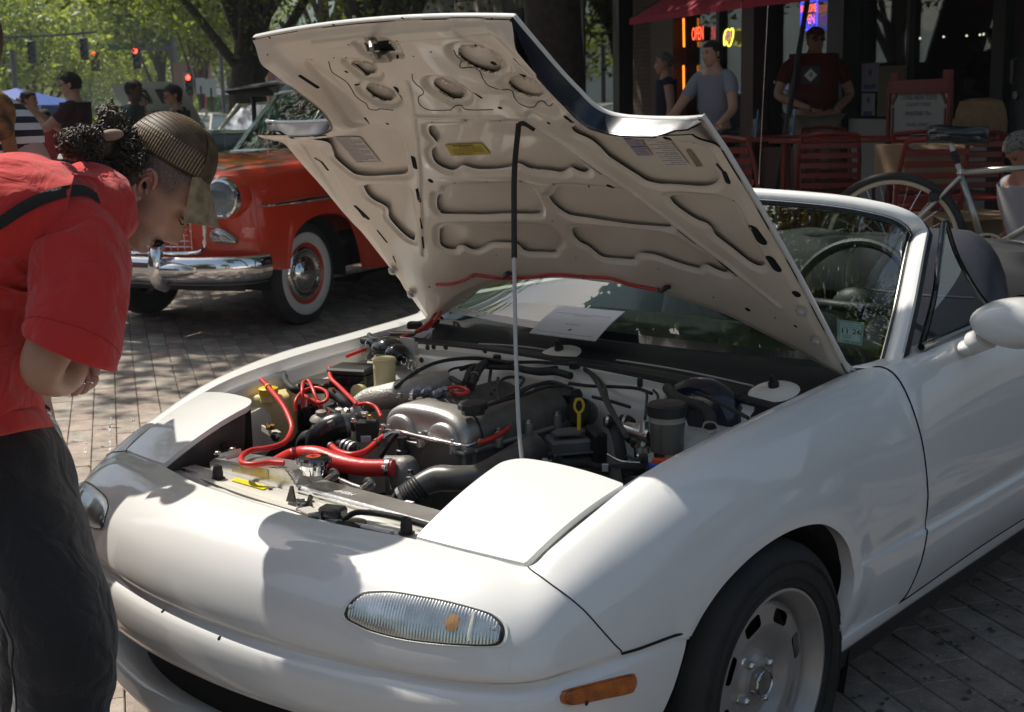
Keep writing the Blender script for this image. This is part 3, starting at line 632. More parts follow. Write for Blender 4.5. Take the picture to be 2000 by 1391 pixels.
SLOT = [(r2([(368,452),(474,528)]),5.),(r2([(1692,378),(1792,470)]),5.5),(r2([(1342,534),(1484,612)]),4.5),(r2([(948,552),(968,622)]),8.),(r2([(745,757),(770,780)]),5.),(r2([(476,810),(545,806)]),3.5),(r2([(430,1005),(470,1030)]),4.),(r2([(470,1030),(508,1080)]),5.),(r2([(1055,992),(1068,1056)]),8.5),(r2([(1085,1198),(1097,1258)]),8.5),(r2([(694,1302),(768,1374)]),9.),
 (r4([(668,312),(715,335)]),4.),(r4([(715,335),(762,372)]),5.),(r4([(924,490),(1006,548)]),6.5),(r4([(1118,632),(1196,690)]),6.),(r4([(1302,778),(1382,840)]),5.),(r4([(1298,345),(1325,370)]),9.),(r4([(1325,370),(1343,410)]),10.),(r4([(1462,628),(1500,684)]),17.),(r4([(1542,768),(1570,808)]),16.),(r4([(602,115),(626,138)]),8.),(r4([(1655,926),(1662,934)]),11.),
 ([(817,368),(820,392)],3.),([(822,425),(825,445)],3.),([(826,462),(828,484)],3.2),([(696,404),(711,424)],3.6),([(738,450),(756,472)],4.),([(768,500),(773,512)],2.5)]
HOLE = [(r2([(545,165)])[0],3),(r2([(978,127)])[0],3),(r2([(1545,128)])[0],3),(r2([(142,247)])[0],2.6),(r2([(635,452)])[0],4),(r2([(697,540)])[0],4),(r2([(1558,405)])[0],6),(r2([(1723,497)])[0],6.5),(r2([(950,365)])[0],3.4),(r2([(332,825)])[0],5),(r2([(893,780)])[0],3.4),(r2([(1605,680)])[0],3.6),(r2([(1910,772)])[0],3.5),(r2([(1165,1140)])[0],6.5),(r2([(1175,770)])[0],2.2),(r2([(1380,765)])[0],2.2),(r2([(1597,768)])[0],2.2),(r2([(1060,352)])[0],2),(r2([(1168,326)])[0],2),(r2([(1430,307)])[0],2),(r2([(960,250)])[0],2),(r2([(657,272)])[0],2),(r2([(418,374)])[0],2),(r2([(557,362)])[0],1.7),(r2([(633,362)])[0],1.7),(r2([(703,374)])[0],1.7),(r2([(163,318)])[0],1.6),
 (r4([(803,436)])[0],8),(r4([(1100,167)])[0],7.5),(r4([(295,73)])[0],3.5),(r4([(525,140)])[0],3.5),(r4([(1437,998)])[0],6),(r4([(1657,1073)])[0],4),(r4([(1207,205)])[0],2.4),(r4([(1370,500)])[0],2.4),(r4([(238,412)])[0],2.6),(r4([(392,412)])[0],2.6),(r4([(90,418)])[0],2.6),(r4([(545,422)])[0],2.6),(r4([(700,440)])[0],2.6),(r4([(540,592)])[0],1.8),(r4([(647,760)])[0],1.8),(r4([(282,750)])[0],1.6),(r4([(1027,812)])[0],1.8),(r4([(1280,942)])[0],2),(r4([(1562,1036)])[0],2.2),((839,560),3.)]
CIRC = [(928,127,.052,.0),(1018,183,.040,0),(869,184,.040,0),(734,191,.036,0)]
fr_off = .012
X, Y = gridxy(-.69, .69, .18, 1.42, .0032)
SD = sdf_poly(X, Y, OUTL)-.004; CD = np.full(X.shape, -1.)   # CD: distance to nearest cut-out (positive inside)
hx = lambda P: HX(P, .018)
for c in CUT: CD = np.maximum(CD, sdf_poly(X, Y, crm(np.vstack([hx(c), hx(c[:1])]), len(c)*3)[:-1]))
BIG = CD.copy(); CI = np.full(X.shape, -1.); circs = []
for px, py, r, _ in CIRC:
    c = hoodxy(px, py, .03); circs.append((c, r)); CI = np.maximum(CI, r*.8-np.hypot((X-c[0])*.85, (Y-c[1])))
tri = hx(r2([(655,408),(735,410),(795,422),(812,450),(800,478),(740,485)])); CI = np.maximum(CI, sdf_poly(X, Y, tri))
latch = hx([(708,88),(760,84),(770,102),(718,104)]); CI = np.maximum(CI, sdf_poly(X, Y, latch))
OPN = []
for (a, b), w in SLOT:
    a, b = hx([a, b]); OPN.append(('slot', a, b, w*.5/900*1.35))
for (p, r) in HOLE: a = A(hoodxy(*p, off=.018)); OPN.append(('slot', a, a, r/900*1.05))
for L in (r2([(525,385),(545,450),(600,490),(640,520),(670,565),(690,600),(725,630),(760,650),(780,685),(830,692),(850,683),(930,695)]), r2([(1050,465),(1052,500),(1075,530),(1110,560),(1120,590),(1092,608),(1088,630),(1100,660),(1150,690),(1230,693),(1290,690),(1320,665),(1360,668),(1400,690),(1560,690)]), r2([(1295,335),(1310,370),(1340,400),(1350,430),(1430,450),(1470,475),(1500,500),(1520,530),(1560,550),(1650,580),(1690,620),(1740,660),(1810,680),(1830,660),(1870,662),(1910,675),(1928,660)])):
    h = crm(hx(L), len(L)*3)
    OPN.append(('line', h, 0, 0))
def relief(x, y):
    return None
near = sstep(.62, .50, Y)*1.0; notchd = np.full(X.shape, 9.)
for sg in (1, -1):
    for a, b in zip(GN[:-1], GN[1:]): notchd = np.minimum(notchd, -sdf_seg(X, Y, a*[sg, 1], b*[sg, 1], 0))
edge = sdf_poly(X, Y, OUTL)
OFF = .0125+.006*sstep(.004, .020, -BIG)*sstep(.004, .03, edge)        # ribs stand off the skin
KN = sstep(.085, .0, notchd)*sstep(.70, .60, Y)*sstep(.262, .33, Y); OFF = OFF*(1-KN)+.050*KN
def bead(a, b, w, h):
    global OFF
    a, b = HX([a, b], .02); OFF = OFF+h*sstep(0, .012, sdf_seg(X, Y, a, b, w))
bead((615, 130), (700, 235), .028, -.008); bead((1010, 225), (1520, 600), .012, .004); bead((795, 160), (822, 500), .007, .007); bead((600, 285), (770, 560), .026, -.006)
bead((815, 230), (980, 232), .010, .005); bead((1400, 260), (1600, 600), .020, -.006); bead((860, 350), (1250, 385), .006, .004); bead((880, 160), (885, 210), .022, .004)
bead((1060, 205), (900, 40), .05, -.004); bead((620, 90), (960, 60), .02, .004)
OFF -= .010*sstep(-.025, -.012, CI)*(CI < 0)          # dished rims round the lightening holes
OFF += .0012*np.sin(X*31+Y*17)*np.sin(Y*23-X*11)
from functools import lru_cache
ix = lambda x: (A(x)-X[0, 0])/(X[1, 0]-X[0, 0]); iy = lambda y: (A(y)-Y[0, 0])/(Y[0, 1]-Y[0, 0])
def offat(x, y):
    a = np.clip(ix(x), 0, X.shape[0]-1.001); b = np.clip(iy(y), 0, X.shape[1]-1.001); i, j = a.astype(int), b.astype(int); f, g = a-i, b-j
    return OFF[i, j]*(1-f)*(1-g)+OFF[i+1, j]*f*(1-g)+OFF[i, j+1]*(1-f)*g+OFF[i+1, j+1]*f*g
SF = np.minimum.reduce([SD, -BIG, -CI])
fm_ = clip_sheet(MB(), X, Y, SF, hmap(offat)); inner_frame = ob('inner_frame', fm_, HOODIN, hood_root, smooth=70)
for kd, a, b, r in OPN:
    if kd == 'line': q = hmap(lambda x, y: offat(x, y)+.0002)(a[:, 0], a[:, 1]); ob('pressed_line', MB().tube(q, .0011, 5), DARKV, inner_frame); continue
    e = b-a; L = np.linalg.norm(e); e = e/L if L > 1e-6 else A([1., 0]); n2 = A([-e[1], e[0]]); t = np.linspace(-pi/2, pi/2, 9)
    loop_ = np.concatenate([b+r*(np.cos(t)[:, None]*e+np.sin(t)[:, None]*n2), a-r*(np.cos(t)[:, None]*e+np.sin(t)[:, None]*n2)])
    c_ = (a+b)/2; rr_ = [hmap(lambda x, y: offat(x, y)+.0006)(*(c_+(loop_-c_)*k_).T) for k_ in (1, .5, .01)]
    ob('opening_shade', MB().grid(rr_, cv=True), DARKV, inner_frame)  # dark patch on the frame draws the shade inside each slot and hole
bk = clip_sheet(MB(), X[::2, ::2], Y[::2, ::2], np.minimum.reduce([SD, -BIG-.003, -CI-.004])[::2, ::2]-.002, lambda x, y: hmap(lambda a, b: offat(a, b)-.006)(x, y)); ob('frame_gap_shade', bk, DARKV, hood_root)  # dark sheet paints the shade in the gap under the frame edges
for c, r in []:
    t = np.arange(32)*2*pi/32; D_ = [[hmap(offat(*c)-o)(c[0]+r*k*np.cos(a), c[1]+r*k*np.sin(a)) for a in t] for k, o in ((1.0, .004), (.85, .0045), (.02, .0045))]
    ob('lightening_hole_floor', MB().grid(A(D_), cv=True), HOODIN, hood_root)
l0 = A([hoodxy(733, 92, .03)[0], hoodxy(733, 92, .03)[1]]); hp = lambda px, py, o: hmap(o)(*[A([q]) for q in hoodxy(px, py, o)])[0]
ob('hood_latch', MB().tube(crm([hp(722, 80, .02), hp(724, 86, .055), hp(727, 100, .07), hp(735, 112, .045), hp(742, 116, .02)], 14), .0048, 8).box(hp(745, 112, .03), (.05, .02, .012), R=frame((1, 0, 0), opened((0, .5, 1.8))-opened((0, .5, .8)))).box(hp(724, 78, .022), (.03, .016, .006), R=frame((1, 0, 0), opened((0, .5, 1.8))-opened((0, .5, .8)))), mat('greasy zinc', (.36, .33, .28), .4, metal=.7, var=.3, vscale=40), hood_root)
hose = [hp(*p, o) for p, o in [((853, 556), .02), ((880, 555), .022), ((905, 548), .022), ((925, 538), .024), ((955, 541), .024), ((985, 544), .024), ((1040, 542), .024), ((1085, 537), .024), ((1140, 541), .024), ((1195, 545), .024), ((1235, 558), .024), ((1285, 567), .024)]]
ob('washer_hose', MB().tube(crm(hose, 50), .0042, 8), REDSIL, hood_root)
lower = [hose[0], at(862, 575, y=1.37), at(864, 600, y=1.33), at(855, 620, y=1.29), at(835, 640, y=1.25), at(805, 652, y=1.2), at(780, 660, y=1.16)]
ob('washer_hose', MB().tube(crm(lower, 24), .0042, 8), REDSIL, hood_root)
for px, py in ((990, 537), (1300, 564)): ob('washer_nozzle', MB().tube(crm([hp(px-8, py+6, .03), hp(px, py-2, .034), hp(px+10, py-3, .03)], 6), [.004, .007, .004], 8), BLACKP, hood_root)
for i in (3, 5, 8, 11): ob('hose_clip', MB().lathe([(.0052, -.003), (.0052, .003)], hose[i], hose[min(i+1, 11)]-hose[i-1], 10), mat('brown rubber', (.22, .13, .06), .5), hood_root)
for sg in (1, -1):
    P = opened([(sg*.655, 1.02, .79), (sg*.655, 1.2, .80)]); base = A([sg*.672, 1.40, .79])
    hb = ob('hood_hinge', MB().tube(crm([P[0], P[1], opened((sg*.662, 1.31, .80)), base], 16), [.004, .012, .014, .010], 8, flat=.4), HOODIN, hood_root)
    for yq in (1.13, 1.23):
        q = opened((sg*.640, yq, float(zhood(.64, yq))-.024)); ob('hinge_bolt', MB().lathe([(.014, 0), (.014, .002), (.008, .003), (.008, .009), (.0001, .009)], q, opened((0, 1, .8))-opened((0, 1, 1.8)), 12), mat('painted bolt', (.5, .48, .44), .4), hb)
def label(name, quad, mtl, off=-.001):
    Q = HX(quad, .012); q3 = hmap(lambda a, b: np.full(np.shape(a), .0028))(Q[:, 0], Q[:, 1]); mb = MB()
    n = 6; G_ = [[(q3[0]*(1-a)+q3[1]*a)*(1-b)+(q3[3]*(1-a)+q3[2]*a)*b for b in np.linspace(0, 1, n)] for a in np.linspace(0, 1, n)]
    o = ob(name, mb.grid(G_), mtl, hood_root)
    def at2(a, b): p = (q3[0]*(1-a)+q3[1]*a)*(1-b)+(q3[3]*(1-a)+q3[2]*a)*b; return p
    nn = unit(np.cross(q3[1]-q3[0], q3[3]-q3[0])); nn *= np.sign((CP-q3[0])@nn); return o, at2, nn
def printed(o, at2, nn, rows, mtl, seed=1):
    """rows of small words: [(v, height, u0, u1)]"""
    r = random.Random(seed); mb = MB()
    for v, h, u0, u1 in rows:
        u = u0
        while u < u1:
            w = r.uniform(.02, .09); a, b = u, min(u+w, u1); P = [at2(a, v-h/2), at2(b, v-h/2), at2(b, v+h/2), at2(a, v+h/2)]
            mb.add(A(P)+nn*.0005, [(0, 1, 2, 3)]); u = b+r.uniform(.012, .03)
    ob('print', mb, mtl, o, smooth=None)
grey = mat('faded print', (.22, .20, .20), .7); 
o, a2, nn = label('emission_label', r7([(165,255),(465,252),(708,548),(425,550)]), mat('white label', (.74, .70, .66), .6))
printed(o, a2, nn, [(v, .022, .05, .95 if i % 4 else .6) for i, v in enumerate(np.linspace(.05, .86, 17))]+[(.93, .05, .05, .35), (.93, .03, .4, .95)], grey, 3)
o, a2, nn = label('warning_label', r7([(1435,342),(1860,325),(1972,452),(1522,470)]), mat('yellow label', (.55, .44, .03), .5))
dl = a2(1, .2)-a2(0, .2); dv = a2(.5, 0)-a2(.5, 1)
ob('print', text_mb('WARNING', .0125, a2(.47, .14)+nn*.0007, unit(dl)*1.1, unit(dv)*.8, 0, bold=.0002), INK, o, smooth=None)
printed(o, a2, nn, [(v, .05, .12 if i else .35, .92 if i < 5 else .6) for i, v in enumerate(np.linspace(.30, .90, 7))], mat('brown print', (.25, .19, .02), .6), 5)
o, a2, nn = label('belt_label', r6([(545,760),(705,748),(852,945),(702,950)]), mat('pale blue label', (.50, .47, .50), .6))
printed(o, a2, nn, [(.10, .10, .08, .95), (.52, .07, .08, .95)], mat('blue print', (.06, .05, .25), .6), 4); printed(o, a2, nn, [(v, .025, .08, .92) for v in (.22, .29, .36, .43, .62, .69, .76, .83, .9)], mat('blue print', (.06, .05, .25)), 7)
o, a2, nn = label('vacuum_label', r6([(745,748),(962,733),(1212,1042),(972,1042)]), mat('white label', (.62, .57, .52)))
printed(o, a2, nn, [(v, .008, .02, .98) for v in (.1, .3, .42, .6, .75)]+[(v, .022, .05+.3*(i % 2), .95) for i, v in enumerate(np.linspace(.04, .95, 15))], grey, 9)
o, a2, nn = label('parts_label', r6([(1165,888),(1212,885),(1330,1050),(1272,1055)]), mat('brown label', (.36, .30, .17), .5)); printed(o, a2, nn, [(v, .04, .1, .9) for v in np.linspace(.08, .9, 9)], grey, 11)

lq = hmap(lambda a, b: np.full(np.shape(a), .010))(latch[:, 0], latch[:, 1]); ob('latch_hole_shade', MB().add(lq, [tuple(range(len(lq)))]), DARKV, hood_root)  # dark polygon puts the shade of the latch hole into colour
_d0, _d1 = float((hp(1013, 243, .03)-CP)@CM[2]), 2.60     # hood end and foot of the rod, metres along the view
pts = [at(px, py, d=_d0+(_d1-_d0)*k) for k, (px, py) in zip((0, .13, .27, .47, .68, .89, 1), [(1013, 243), (1005, 330), (1004, 420), (1005, 560), (1008, 700), (1014, 840), (1022, 918)])]
rodp = crm(pts, 40); rod = ob('prop_rod', MB().tube(rodp[8:], .0042, 10), mat('painted rod', (.50, .49, .46), .4, metal=.3), car)
ob('rod_sleeve', MB().tube(rodp[:18], .0062, 10), RUBBER, rod)
ob('rod_hook', MB().tube(crm([rodp[0], rodp[0]+[.010, .008, .001], rodp[0]+[.026, .022, -.012]], 8), .005, 8), RUBBER, rod)
# ================================================================ ENGINE BAY
e5 = lambda a, b, z: at(320+a/2.941, 620+b/2.941, z=z)
e6 = lambda a, b, z: at(900+a/3.03, 640+b/3.03, z=z)
e3 = lambda a, b, z: at(700+a/5.714, 760+b/5.714, z=z)
e1 = lambda a, b, z: at(440+a/4.762, 920+b/4.762, z=z)
def part(name, mb, m, parent=None, **k): return ob(name, mb, m, parent or car, **k)
def hosed(name, pts, r, m, parent=None, n=40, seg=12, **k): return part(name, MB().tube(crm(pts, n), r, seg, **k), m, parent)
def corr(name, pts, r, m, pitch=.004, amp=.12, parent=None):
    P = crm(pts, 60); L = np.linalg.norm(np.diff(P, axis=0), axis=1).sum(); n = max(16, int(L/pitch*4)); n = min(n, 600); P = crm(pts, n)
    return part(name, MB().tube(P, r*(1+amp*np.sin(np.arange(n)*pi/2)), 10), m, parent, smooth=180)
def clamp(name, a, b, r, w=.008, m=STEEL, parent=None):
    a, b = A(a), A(b); ax = unit(b-a); o = part(name, MB().lathe([(r, -w/2), (r+.0018, -w/2), (r+.0018, w/2), (r, w/2)], a, ax, 20, cap=False), m, parent)
    return o
def bolt(p, ax=(0, 0, 1), r=.007, h=.006, m=STEEL, parent=None): return part('bolt', MB().lathe([(r*1.5, 0), (r*1.5, .0012), (r, .0014), (r, h), (r*.6, h+.001), (.0001, h+.001)], p, ax, 6), m, parent, smooth=20)
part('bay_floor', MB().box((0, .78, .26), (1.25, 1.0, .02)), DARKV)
ys = np.linspace(.30, 1.13, 20)
w0 = np.interp(ys, [.30, .55, .82, 1.13], [.60, .612, .625, .63])
zt = np.interp(ys, [.30, .55, .82, 1.13], [.60, .672, .722, .745])
WP = [(0, 0), (-.010, -.006), (-.034, -.010), (-.05, -.03), (-.056, -.12), (-.075, -.30)]
wall = MB().grid([np.stack([w0+a, ys, zt+b], 1) for a, b in [(.0, .0)]+WP[1:]])
both('inner_wing', wall, CREAM, smooth=40)
for y in np.linspace(.55, 1.05, 5):
    for sg in (1, -1):
        x = np.interp(y, ys, w0)-.02; z = np.interp(y, ys, zt)-.006; bolt((sg*x, y, z), r=.005, h=.004, m=CREAM)
for sg in (1, -1):
    part('strut_tower', MB().lathe([(.115, -.3), (.11, -.03), (.10, -.008), (.085, 0), (.05, .002), (.045, -.01), (.0001, -.01)], (sg*.50, .98, .735), (0, 0, 1), 32), CREAM)
xs = np.linspace(-.60, .60, 40); rows = []
for y, z in [(1.115, .800), (1.10, .792), (1.098, .776), (1.085, .770), (1.08, .752), (1.07, .742), (1.068, .60), (1.05, .46), (1.0, .30)]: rows.append([(x, y-.05*(x/.69)**2+.004*sin(x*23)*(z < .74), z-.012*(abs(x)/.69)**2) for x in xs])
fw = part('firewall', MB().grid(rows, flip=True), CREAM, smooth=50)
for a, b in ((1480, 245), (1515, 172), (1550, 168), (1620, 170), (1845, 190)): p = e5(a, b, .70); p[1] = 1.066-.05*(p[0]/.69)**2; p = at(320+a/2.941, 620+b/2.941, y=p[1]); part('grommet', MB().lathe([(.0001, .003), (.006, .003), (.008, 0)], p, (0, -1, 0), 10), BLACKP, fw)
for a, b, r in ((1555, 490, .011), (1700, 445, .004), (1650, 400, .004)): p = at(900+a/3.03, 640+b/3.03, y=1.03); part('grommet', MB().lathe([(.0001, .003), (r*.7, .003), (r, 0)], p, (0, -1, 0), 12), BLACKP, fw)
sxs = np.linspace(-.40, .40, 44); seam_y = np.interp(np.abs(sxs), [0, .2, .395], [.198, .213, .258])
rows = [np.stack([sxs, seam_y+dy if k < 5 else np.full(44, yv), np.full(44, z)], 1) for k, (dy, yv, z) in enumerate([(.010, 0, .640), (.022, 0, .626), (.035, 0, .622), (.048, 0, .630), (.055, 0, .638), (0, .300, .640), (0, .335, .640), (0, .342, .634), (0, .344, .54)])]
fp = part('radiator_support', MB().grid(rows, flip=True), CREAM, smooth=50)
part('support_bead', MB().tube(crm([(-.30, .285, .639), (-.15, .268, .6405), (0, .262, .641), (.15, .268, .6405), (.30, .285, .639)], 30), .007, 8, flat=.5), CREAM, fp)
for a, b in ((420, 168), (810, 283), (1850, 590)): part('grommet', MB().lathe([(.0001, .001), (.004, .001), (.005, 0)], e1(a, b, .6415), (0, 0, 1), 10), DARKV, fp)
o = part('caution_label', MB().grid([[e1(50, 85, .6425), e1(100, 62, .6425)], [e1(350, 172, .6425), e1(415, 145, .6425)]], flip=True), mat('bright yellow label', (.80, .72, .02), .4), fp)
pr_ = MB(); 
for i in range(4):
    for k in range(11):
        u = .08+.08*k+.01*((i*7+k) % 3); v = .2+.18*i; c = e1(50, 85, .6428)*(1-u)*(1-v)+e1(350, 172, .6428)*u*(1-v)+e1(100, 62, .6428)*(1-u)*v+e1(415, 145, .6428)*u*v; pr_.box(c, (.0042, .0008, .0002), R=frame((1, .05, 0)))
part('print', pr_, mat('olive print', (.42, .36, .02), .6), o, smooth=None)
def stop(p, h=.030, r=.0115):
    s_ = part('hood_stop', MB().lathe([(r, 0), (r*.98, h*.5), (r*.80, h*.9), (r*.70, h), (r*.45, h), (r*.42, h-.003), (.0001, h-.003)], p, (0, 0, 1), 18), RUBBER)
    part('stop_washer', MB().lathe([(r*1.35, -.002), (r*1.35, .0005), (r, .0008)], p, (0, 0, 1), 18), BLACKP, s_)
stop(at(794, 1040, z=.641), .029, .0115); stop(at(426, 934, z=.641), .029, .0115); stop((.585, .60, .712), .028); stop((-.622, .600, .700), .026)
rad = part('radiator', MB().box((.155, .379, .632), (.40, .066, .040), bev=.003), POLAL)
part('radiator_core', MB().box((0, .385, .46), (.68, .045, .31)), mat('dark radiator fins', (.03, .03, .03), .6), rad)
blk = MB().prism([(-.352, .596), (-.352, .652), (-.335, .663), (-.115, .678), (-.075, .678), (-.045, .650), (-.045, .596)], (0, .412, 0), (1, 0, 0), (0, 0, 1), (0, -.070, 0)); part('filler_block', blk, POLAL, rad, smooth=20)
part('weld_seam', MB().tube(crm([(-.044, .342, .651), (-.044, .37, .652), (-.045, .412, .651)], 30)+.0006*np.sin(np.arange(30)*1.9)[:, None], .0024, 7).tube(crm([(-.112, .3415, .679), (-.078, .3415, .679), (-.046, .3415, .650)], 26)+.0005*np.sin(np.arange(26)*1.9)[:, None], .002, 7), STEEL, rad)
part('tank_stain', MB().grid([[(-.27, .3412, .661), (-.27, .3412, .645)], [(-.14, .3412, .672), (-.14, .3412, .650)]]), mat('coolant stain', (.52, .50, .45), .35, metal=.5, col2=(.50, .36, .08), vscale=45), rad)
for x in (-.325, -.30): part('tank_rib', MB().box((x, .378, .667), (.004, .06, .014), bev=.001), POLAL, rad)
part('tank_flange', MB().box((.155, .3435, .642), (.40, .003, .005), bev=.001), POLAL, rad)
for x, y in ((-.345, .40), (-.345, .36)): bolt((x, y, .668), m=STEEL, parent=rad)
u_ = unit(e1(1220, 215, .652)-e1(840, 130, .652)); v_ = unit(np.cross([0, 0, 1.], u_))
part('maker_print', text_mb('MISHIMOTO', .021, e1(1030, 180, .6529), -u_*.92, -v_*.95, 0, bold=.0003), mat('white stamped letters', (.80, .80, .80), .5), rad, smooth=None)
part('tank_label', MB().box(e1(1710, 285, .6528), (.020, .009, .0006), R=frame(u_)), PAPER, rad)
nk = (-.030, .375, .676); fc = part('filler_neck', MB().lathe([(.026, 0), (.026, .010), (.030, .012), (.030, .020), (.024, .022)], nk, (0, 0, 1), 28), CHROME, rad)
cp = MB()
for k, (r, h) in enumerate([(.033, .022), (.034, .026), (.034, .033), (.030, .037), (.022, .0375), (.0001, .0375)]): pass
cp.lathe([(.030, .020), (.035, .023), (.035, .030), (.031, .035), (.023, .036), (.0001, .036)], nk, (0, 0, 1), 32)
for a in np.arange(8)*pi/4: cp.box(A(nk)+[.034*cos(a), .034*sin(a), .027], (.008, .010, .011), R=frame((cos(a), sin(a), 0)), bev=.002)
part('radiator_cap', cp, mat('gunmetal chrome', (.20, .20, .20), .15, metal=1.), fc)
part('cap_badge', MB().lathe([(.0155, 0), (.0155, .0008), (.0001, .0008)], A(nk)+[0, 0, .036], (0, 0, 1), 24), mat('badge red', (.55, .05, .02), .4), fc)
part('cap_mark', text_mb('M', .016, A(nk)+[0, 0, .0372], -u_, -v_, 0, bold=.0008), BLACKP, fc, smooth=None)
hosed('overflow_spout', [A(nk)+[-.028, .0, .008], A(nk)+[-.05, .002, .010]], .0045, STEEL, fc, n=4)
P = [e5(1320, 865, .655), e5(1150, 862, .652), e5(1010, 835, .655), e5(900, 795, .660), e5(820, 785, .660), e5(730, 800, .650), (-.235, .41, .64)]
uh = hosed('upper_radiator_hose', P, [.0185, .019, .020, .020, .019, .0185, .018], REDSIL, n=60, seg=20)
a, b = P[0], P[1]; clamp('hose_clamp', a*.85+b*.15, a, .0192, .009, parent=uh); part('clamp_screw', MB().box(a*.85+b*.15+A([.004, -.018, .006]), (.012, .006, .008), bev=.001), STEEL, uh)
P = [e5(560, 358, .76), e5(600, 400, .752), e5(680, 500, .735), e5(725, 590, .715), e5(733, 650, .70), e5(690, 720, .69), e5(590, 752, .685), e5(500, 765, .685), e5(448, 800, .685), e5(455, 838, .685), e5(520, 845, .686), e5(610, 835, .686), e5(690, 838, .686)]
oh = hosed('overflow_hose', P, .0062, REDSIL, n=90)
clamp('hose_clip', P[1], P[2], .0065, .006, YELLOW, oh)
def redh(pts, r=.0045, n=40): return hosed('vacuum_hose', pts, r, REDSIL, n=n)
redh([e5(800, 520, .70), e5(795, 430, .735), e5(800, 375, .75), e5(830, 365, .752), e5(850, 400, .745), e5(870, 450, .73), e5(900, 520, .705), e5(935, 555, .69)])
redh([e5(760, 545, .695), e5(758, 480, .72), e5(800, 425, .735), e5(870, 405, .74), e5(930, 425, .738), e5(938, 470, .728), e5(900, 490, .72), e5(840, 465, .715), e5(775, 435, .715)])
redh([e5(820, 520, .69), e5(835, 470, .71), e5(870, 510, .695)], .0042, 12)
redh([e5(950, 290, .77), e5(960, 350, .755), e5(1010, 400, .745), e5(1060, 450, .74), e5(1110, 500, .735)], .0055)
redh([e5(1120, 500, .735), e5(1170, 495, .742), e5(1220, 520, .735), e5(1248, 570, .72)], .0048)
redh([e5(1160, 185, .78), e5(1100, 205, .775), e5(1050, 225, .77)], .005, 12)
redh([e5(1350, 118, .80), e5(1430, 92, .805), e5(1510, 40, .815), e5(1560, -20, .83)], .0048, 20)
redh([e5(1575, 435, .765), e5(1640, 405, .775), e5(1700, 400, .775), e5(1750, 425, .77), e5(1700, 440, .765), e5(1650, 425, .765)], .005, 30)
P = [e5(962, 740, .675), e5(1010, 775, .672), e5(1080, 790, .672), e5(1160, 770, .675), e5(1220, 720, .682), e5(1262, 685, .69)]
h = hosed('coolant_hose', P, .0075, REDSIL, n=40); clamp('hose_clamp', P[4], P[5], .0077, .006, parent=h); clamp('hose_clamp', P[0], P[1], .0077, .006, parent=h)
P = [e3(1330, 600, .70), e3(1400, 580, .705), e3(1500, 545, .708), e3(1600, 490, .710), e3(1670, 420, .712), e3(1670, 360, .715), e3(1620, 335, .716), e3(1570, 345, .716)]
h = hosed('coolant_hose', P, .0062, REDSIL, n=40); clamp('hose_clamp', P[0]*.5+P[1]*.5, P[1], .0064, .006, mat('bronze clamp', (.3, .18, .08), .4, metal=.7), h)
part('hose_fitting', MB().cyl(P[-1], e3(1520, 340, .716), .0055, .0075), STEEL, h)
P = [e3(280, 535, .70), e3(340, 495, .706), e3(410, 478, .708), e3(500, 488, .706), e3(700, 535, .704), e3(900, 580, .702), e3(1060, 615, .70), e3(1180, 632, .70), e3(1260, 620, .70), e3(1330, 600, .70)]
hosed('coolant_pipe', P, .0048, CHROME, n=60)
# ---- engine
def ring_arch(x0, x1, z0, h, y, n=24, pw=2.4):
    t = np.linspace(0, pi, n); cx, rx = (x0+x1)/2, (x1-x0)/2
    return np.stack([cx-rx*np.sign(np.cos(t))*np.abs(np.cos(t))**(2/pw), np.full(n, y), z0+h*np.abs(np.sin(t))**(2/pw)], 1)
EX0, EX1, EY0, EY1 = -.135, .125, .665, 1.02; EZ = .690
eng = part('engine_block', MB().box((0, .86, .56), (.25, .34, .25), bev=.01), CASTD)
for x, w in ((-.075, .062), (.068, .062)):
    rr_ = [ring_arch(x-w*k, x+w*k, EZ-.004, .072*q, y) for y, k, q in [(EY0+.055, 1, 1), (EY0+.06, 1, 1), (EY1-.02, 1, 1), (EY1-.004, .96, .94), (EY1, .80, .75)]]
    rr_ = [ring_arch(x-w*.2, x+w*.2, EZ, .02, EY1)]+rr_[::-1]; part('valve_cover', MB().grid(rr_, flip=True), CASTD if x > 0 else CASTD, smooth=50)
rr_ = [ring_arch(EX0+d, EX1-d, EZ-.004, h, y, 36, 2.9) for d, h, y in [(.02, .055, EY0+.10), (.004, .076, EY0+.075), (.0, .080, EY0+.05), (.0, .080, EY0+.022), (.003, .077, EY0+.008), (.010, .069, EY0+.001), (.016, .060, EY0), (.06, .03, EY0), (.12, .001, EY0)]]
vc = part('valve_cover_front', MB().grid(rr_), CAST, smooth=60)
for x in (-.072, .062):
    rr_ = [ring_arch(x-w, x+w, EZ+.0, h, y, 24, 2.2) for w, h, y in [(.047, .050, EY0+.001), (.046, .049, EY0-.006), (.042, .045, EY0-.010), (.03, .032, EY0-.011), (.002, .002, EY0-.011)]]
    part('cover_boss', MB().grid(rr_), CAST, vc, smooth=60)
part('cover_flange', MB().box((-.005, EY0+.014, EZ-.008), (.272, .05, .010), bev=.003).box((0, .86, EZ-.008), (.272, .34, .010), bev=.003), CAST, vc)
part('cover_web', MB().box((-.003, .88, EZ+.012), (.05, .30, .03), bev=.008), CASTD, vc)
for x in (-.003, .098, -.125): part('cover_lug', MB().lathe([(.010, -.012), (.009, .008), (.0001, .009)], (x, EY0-.008, EZ), (0, 0, 1), 14), CAST, vc); bolt((x, EY0-.008, EZ+.008), h=.012, r=.0065, parent=vc)
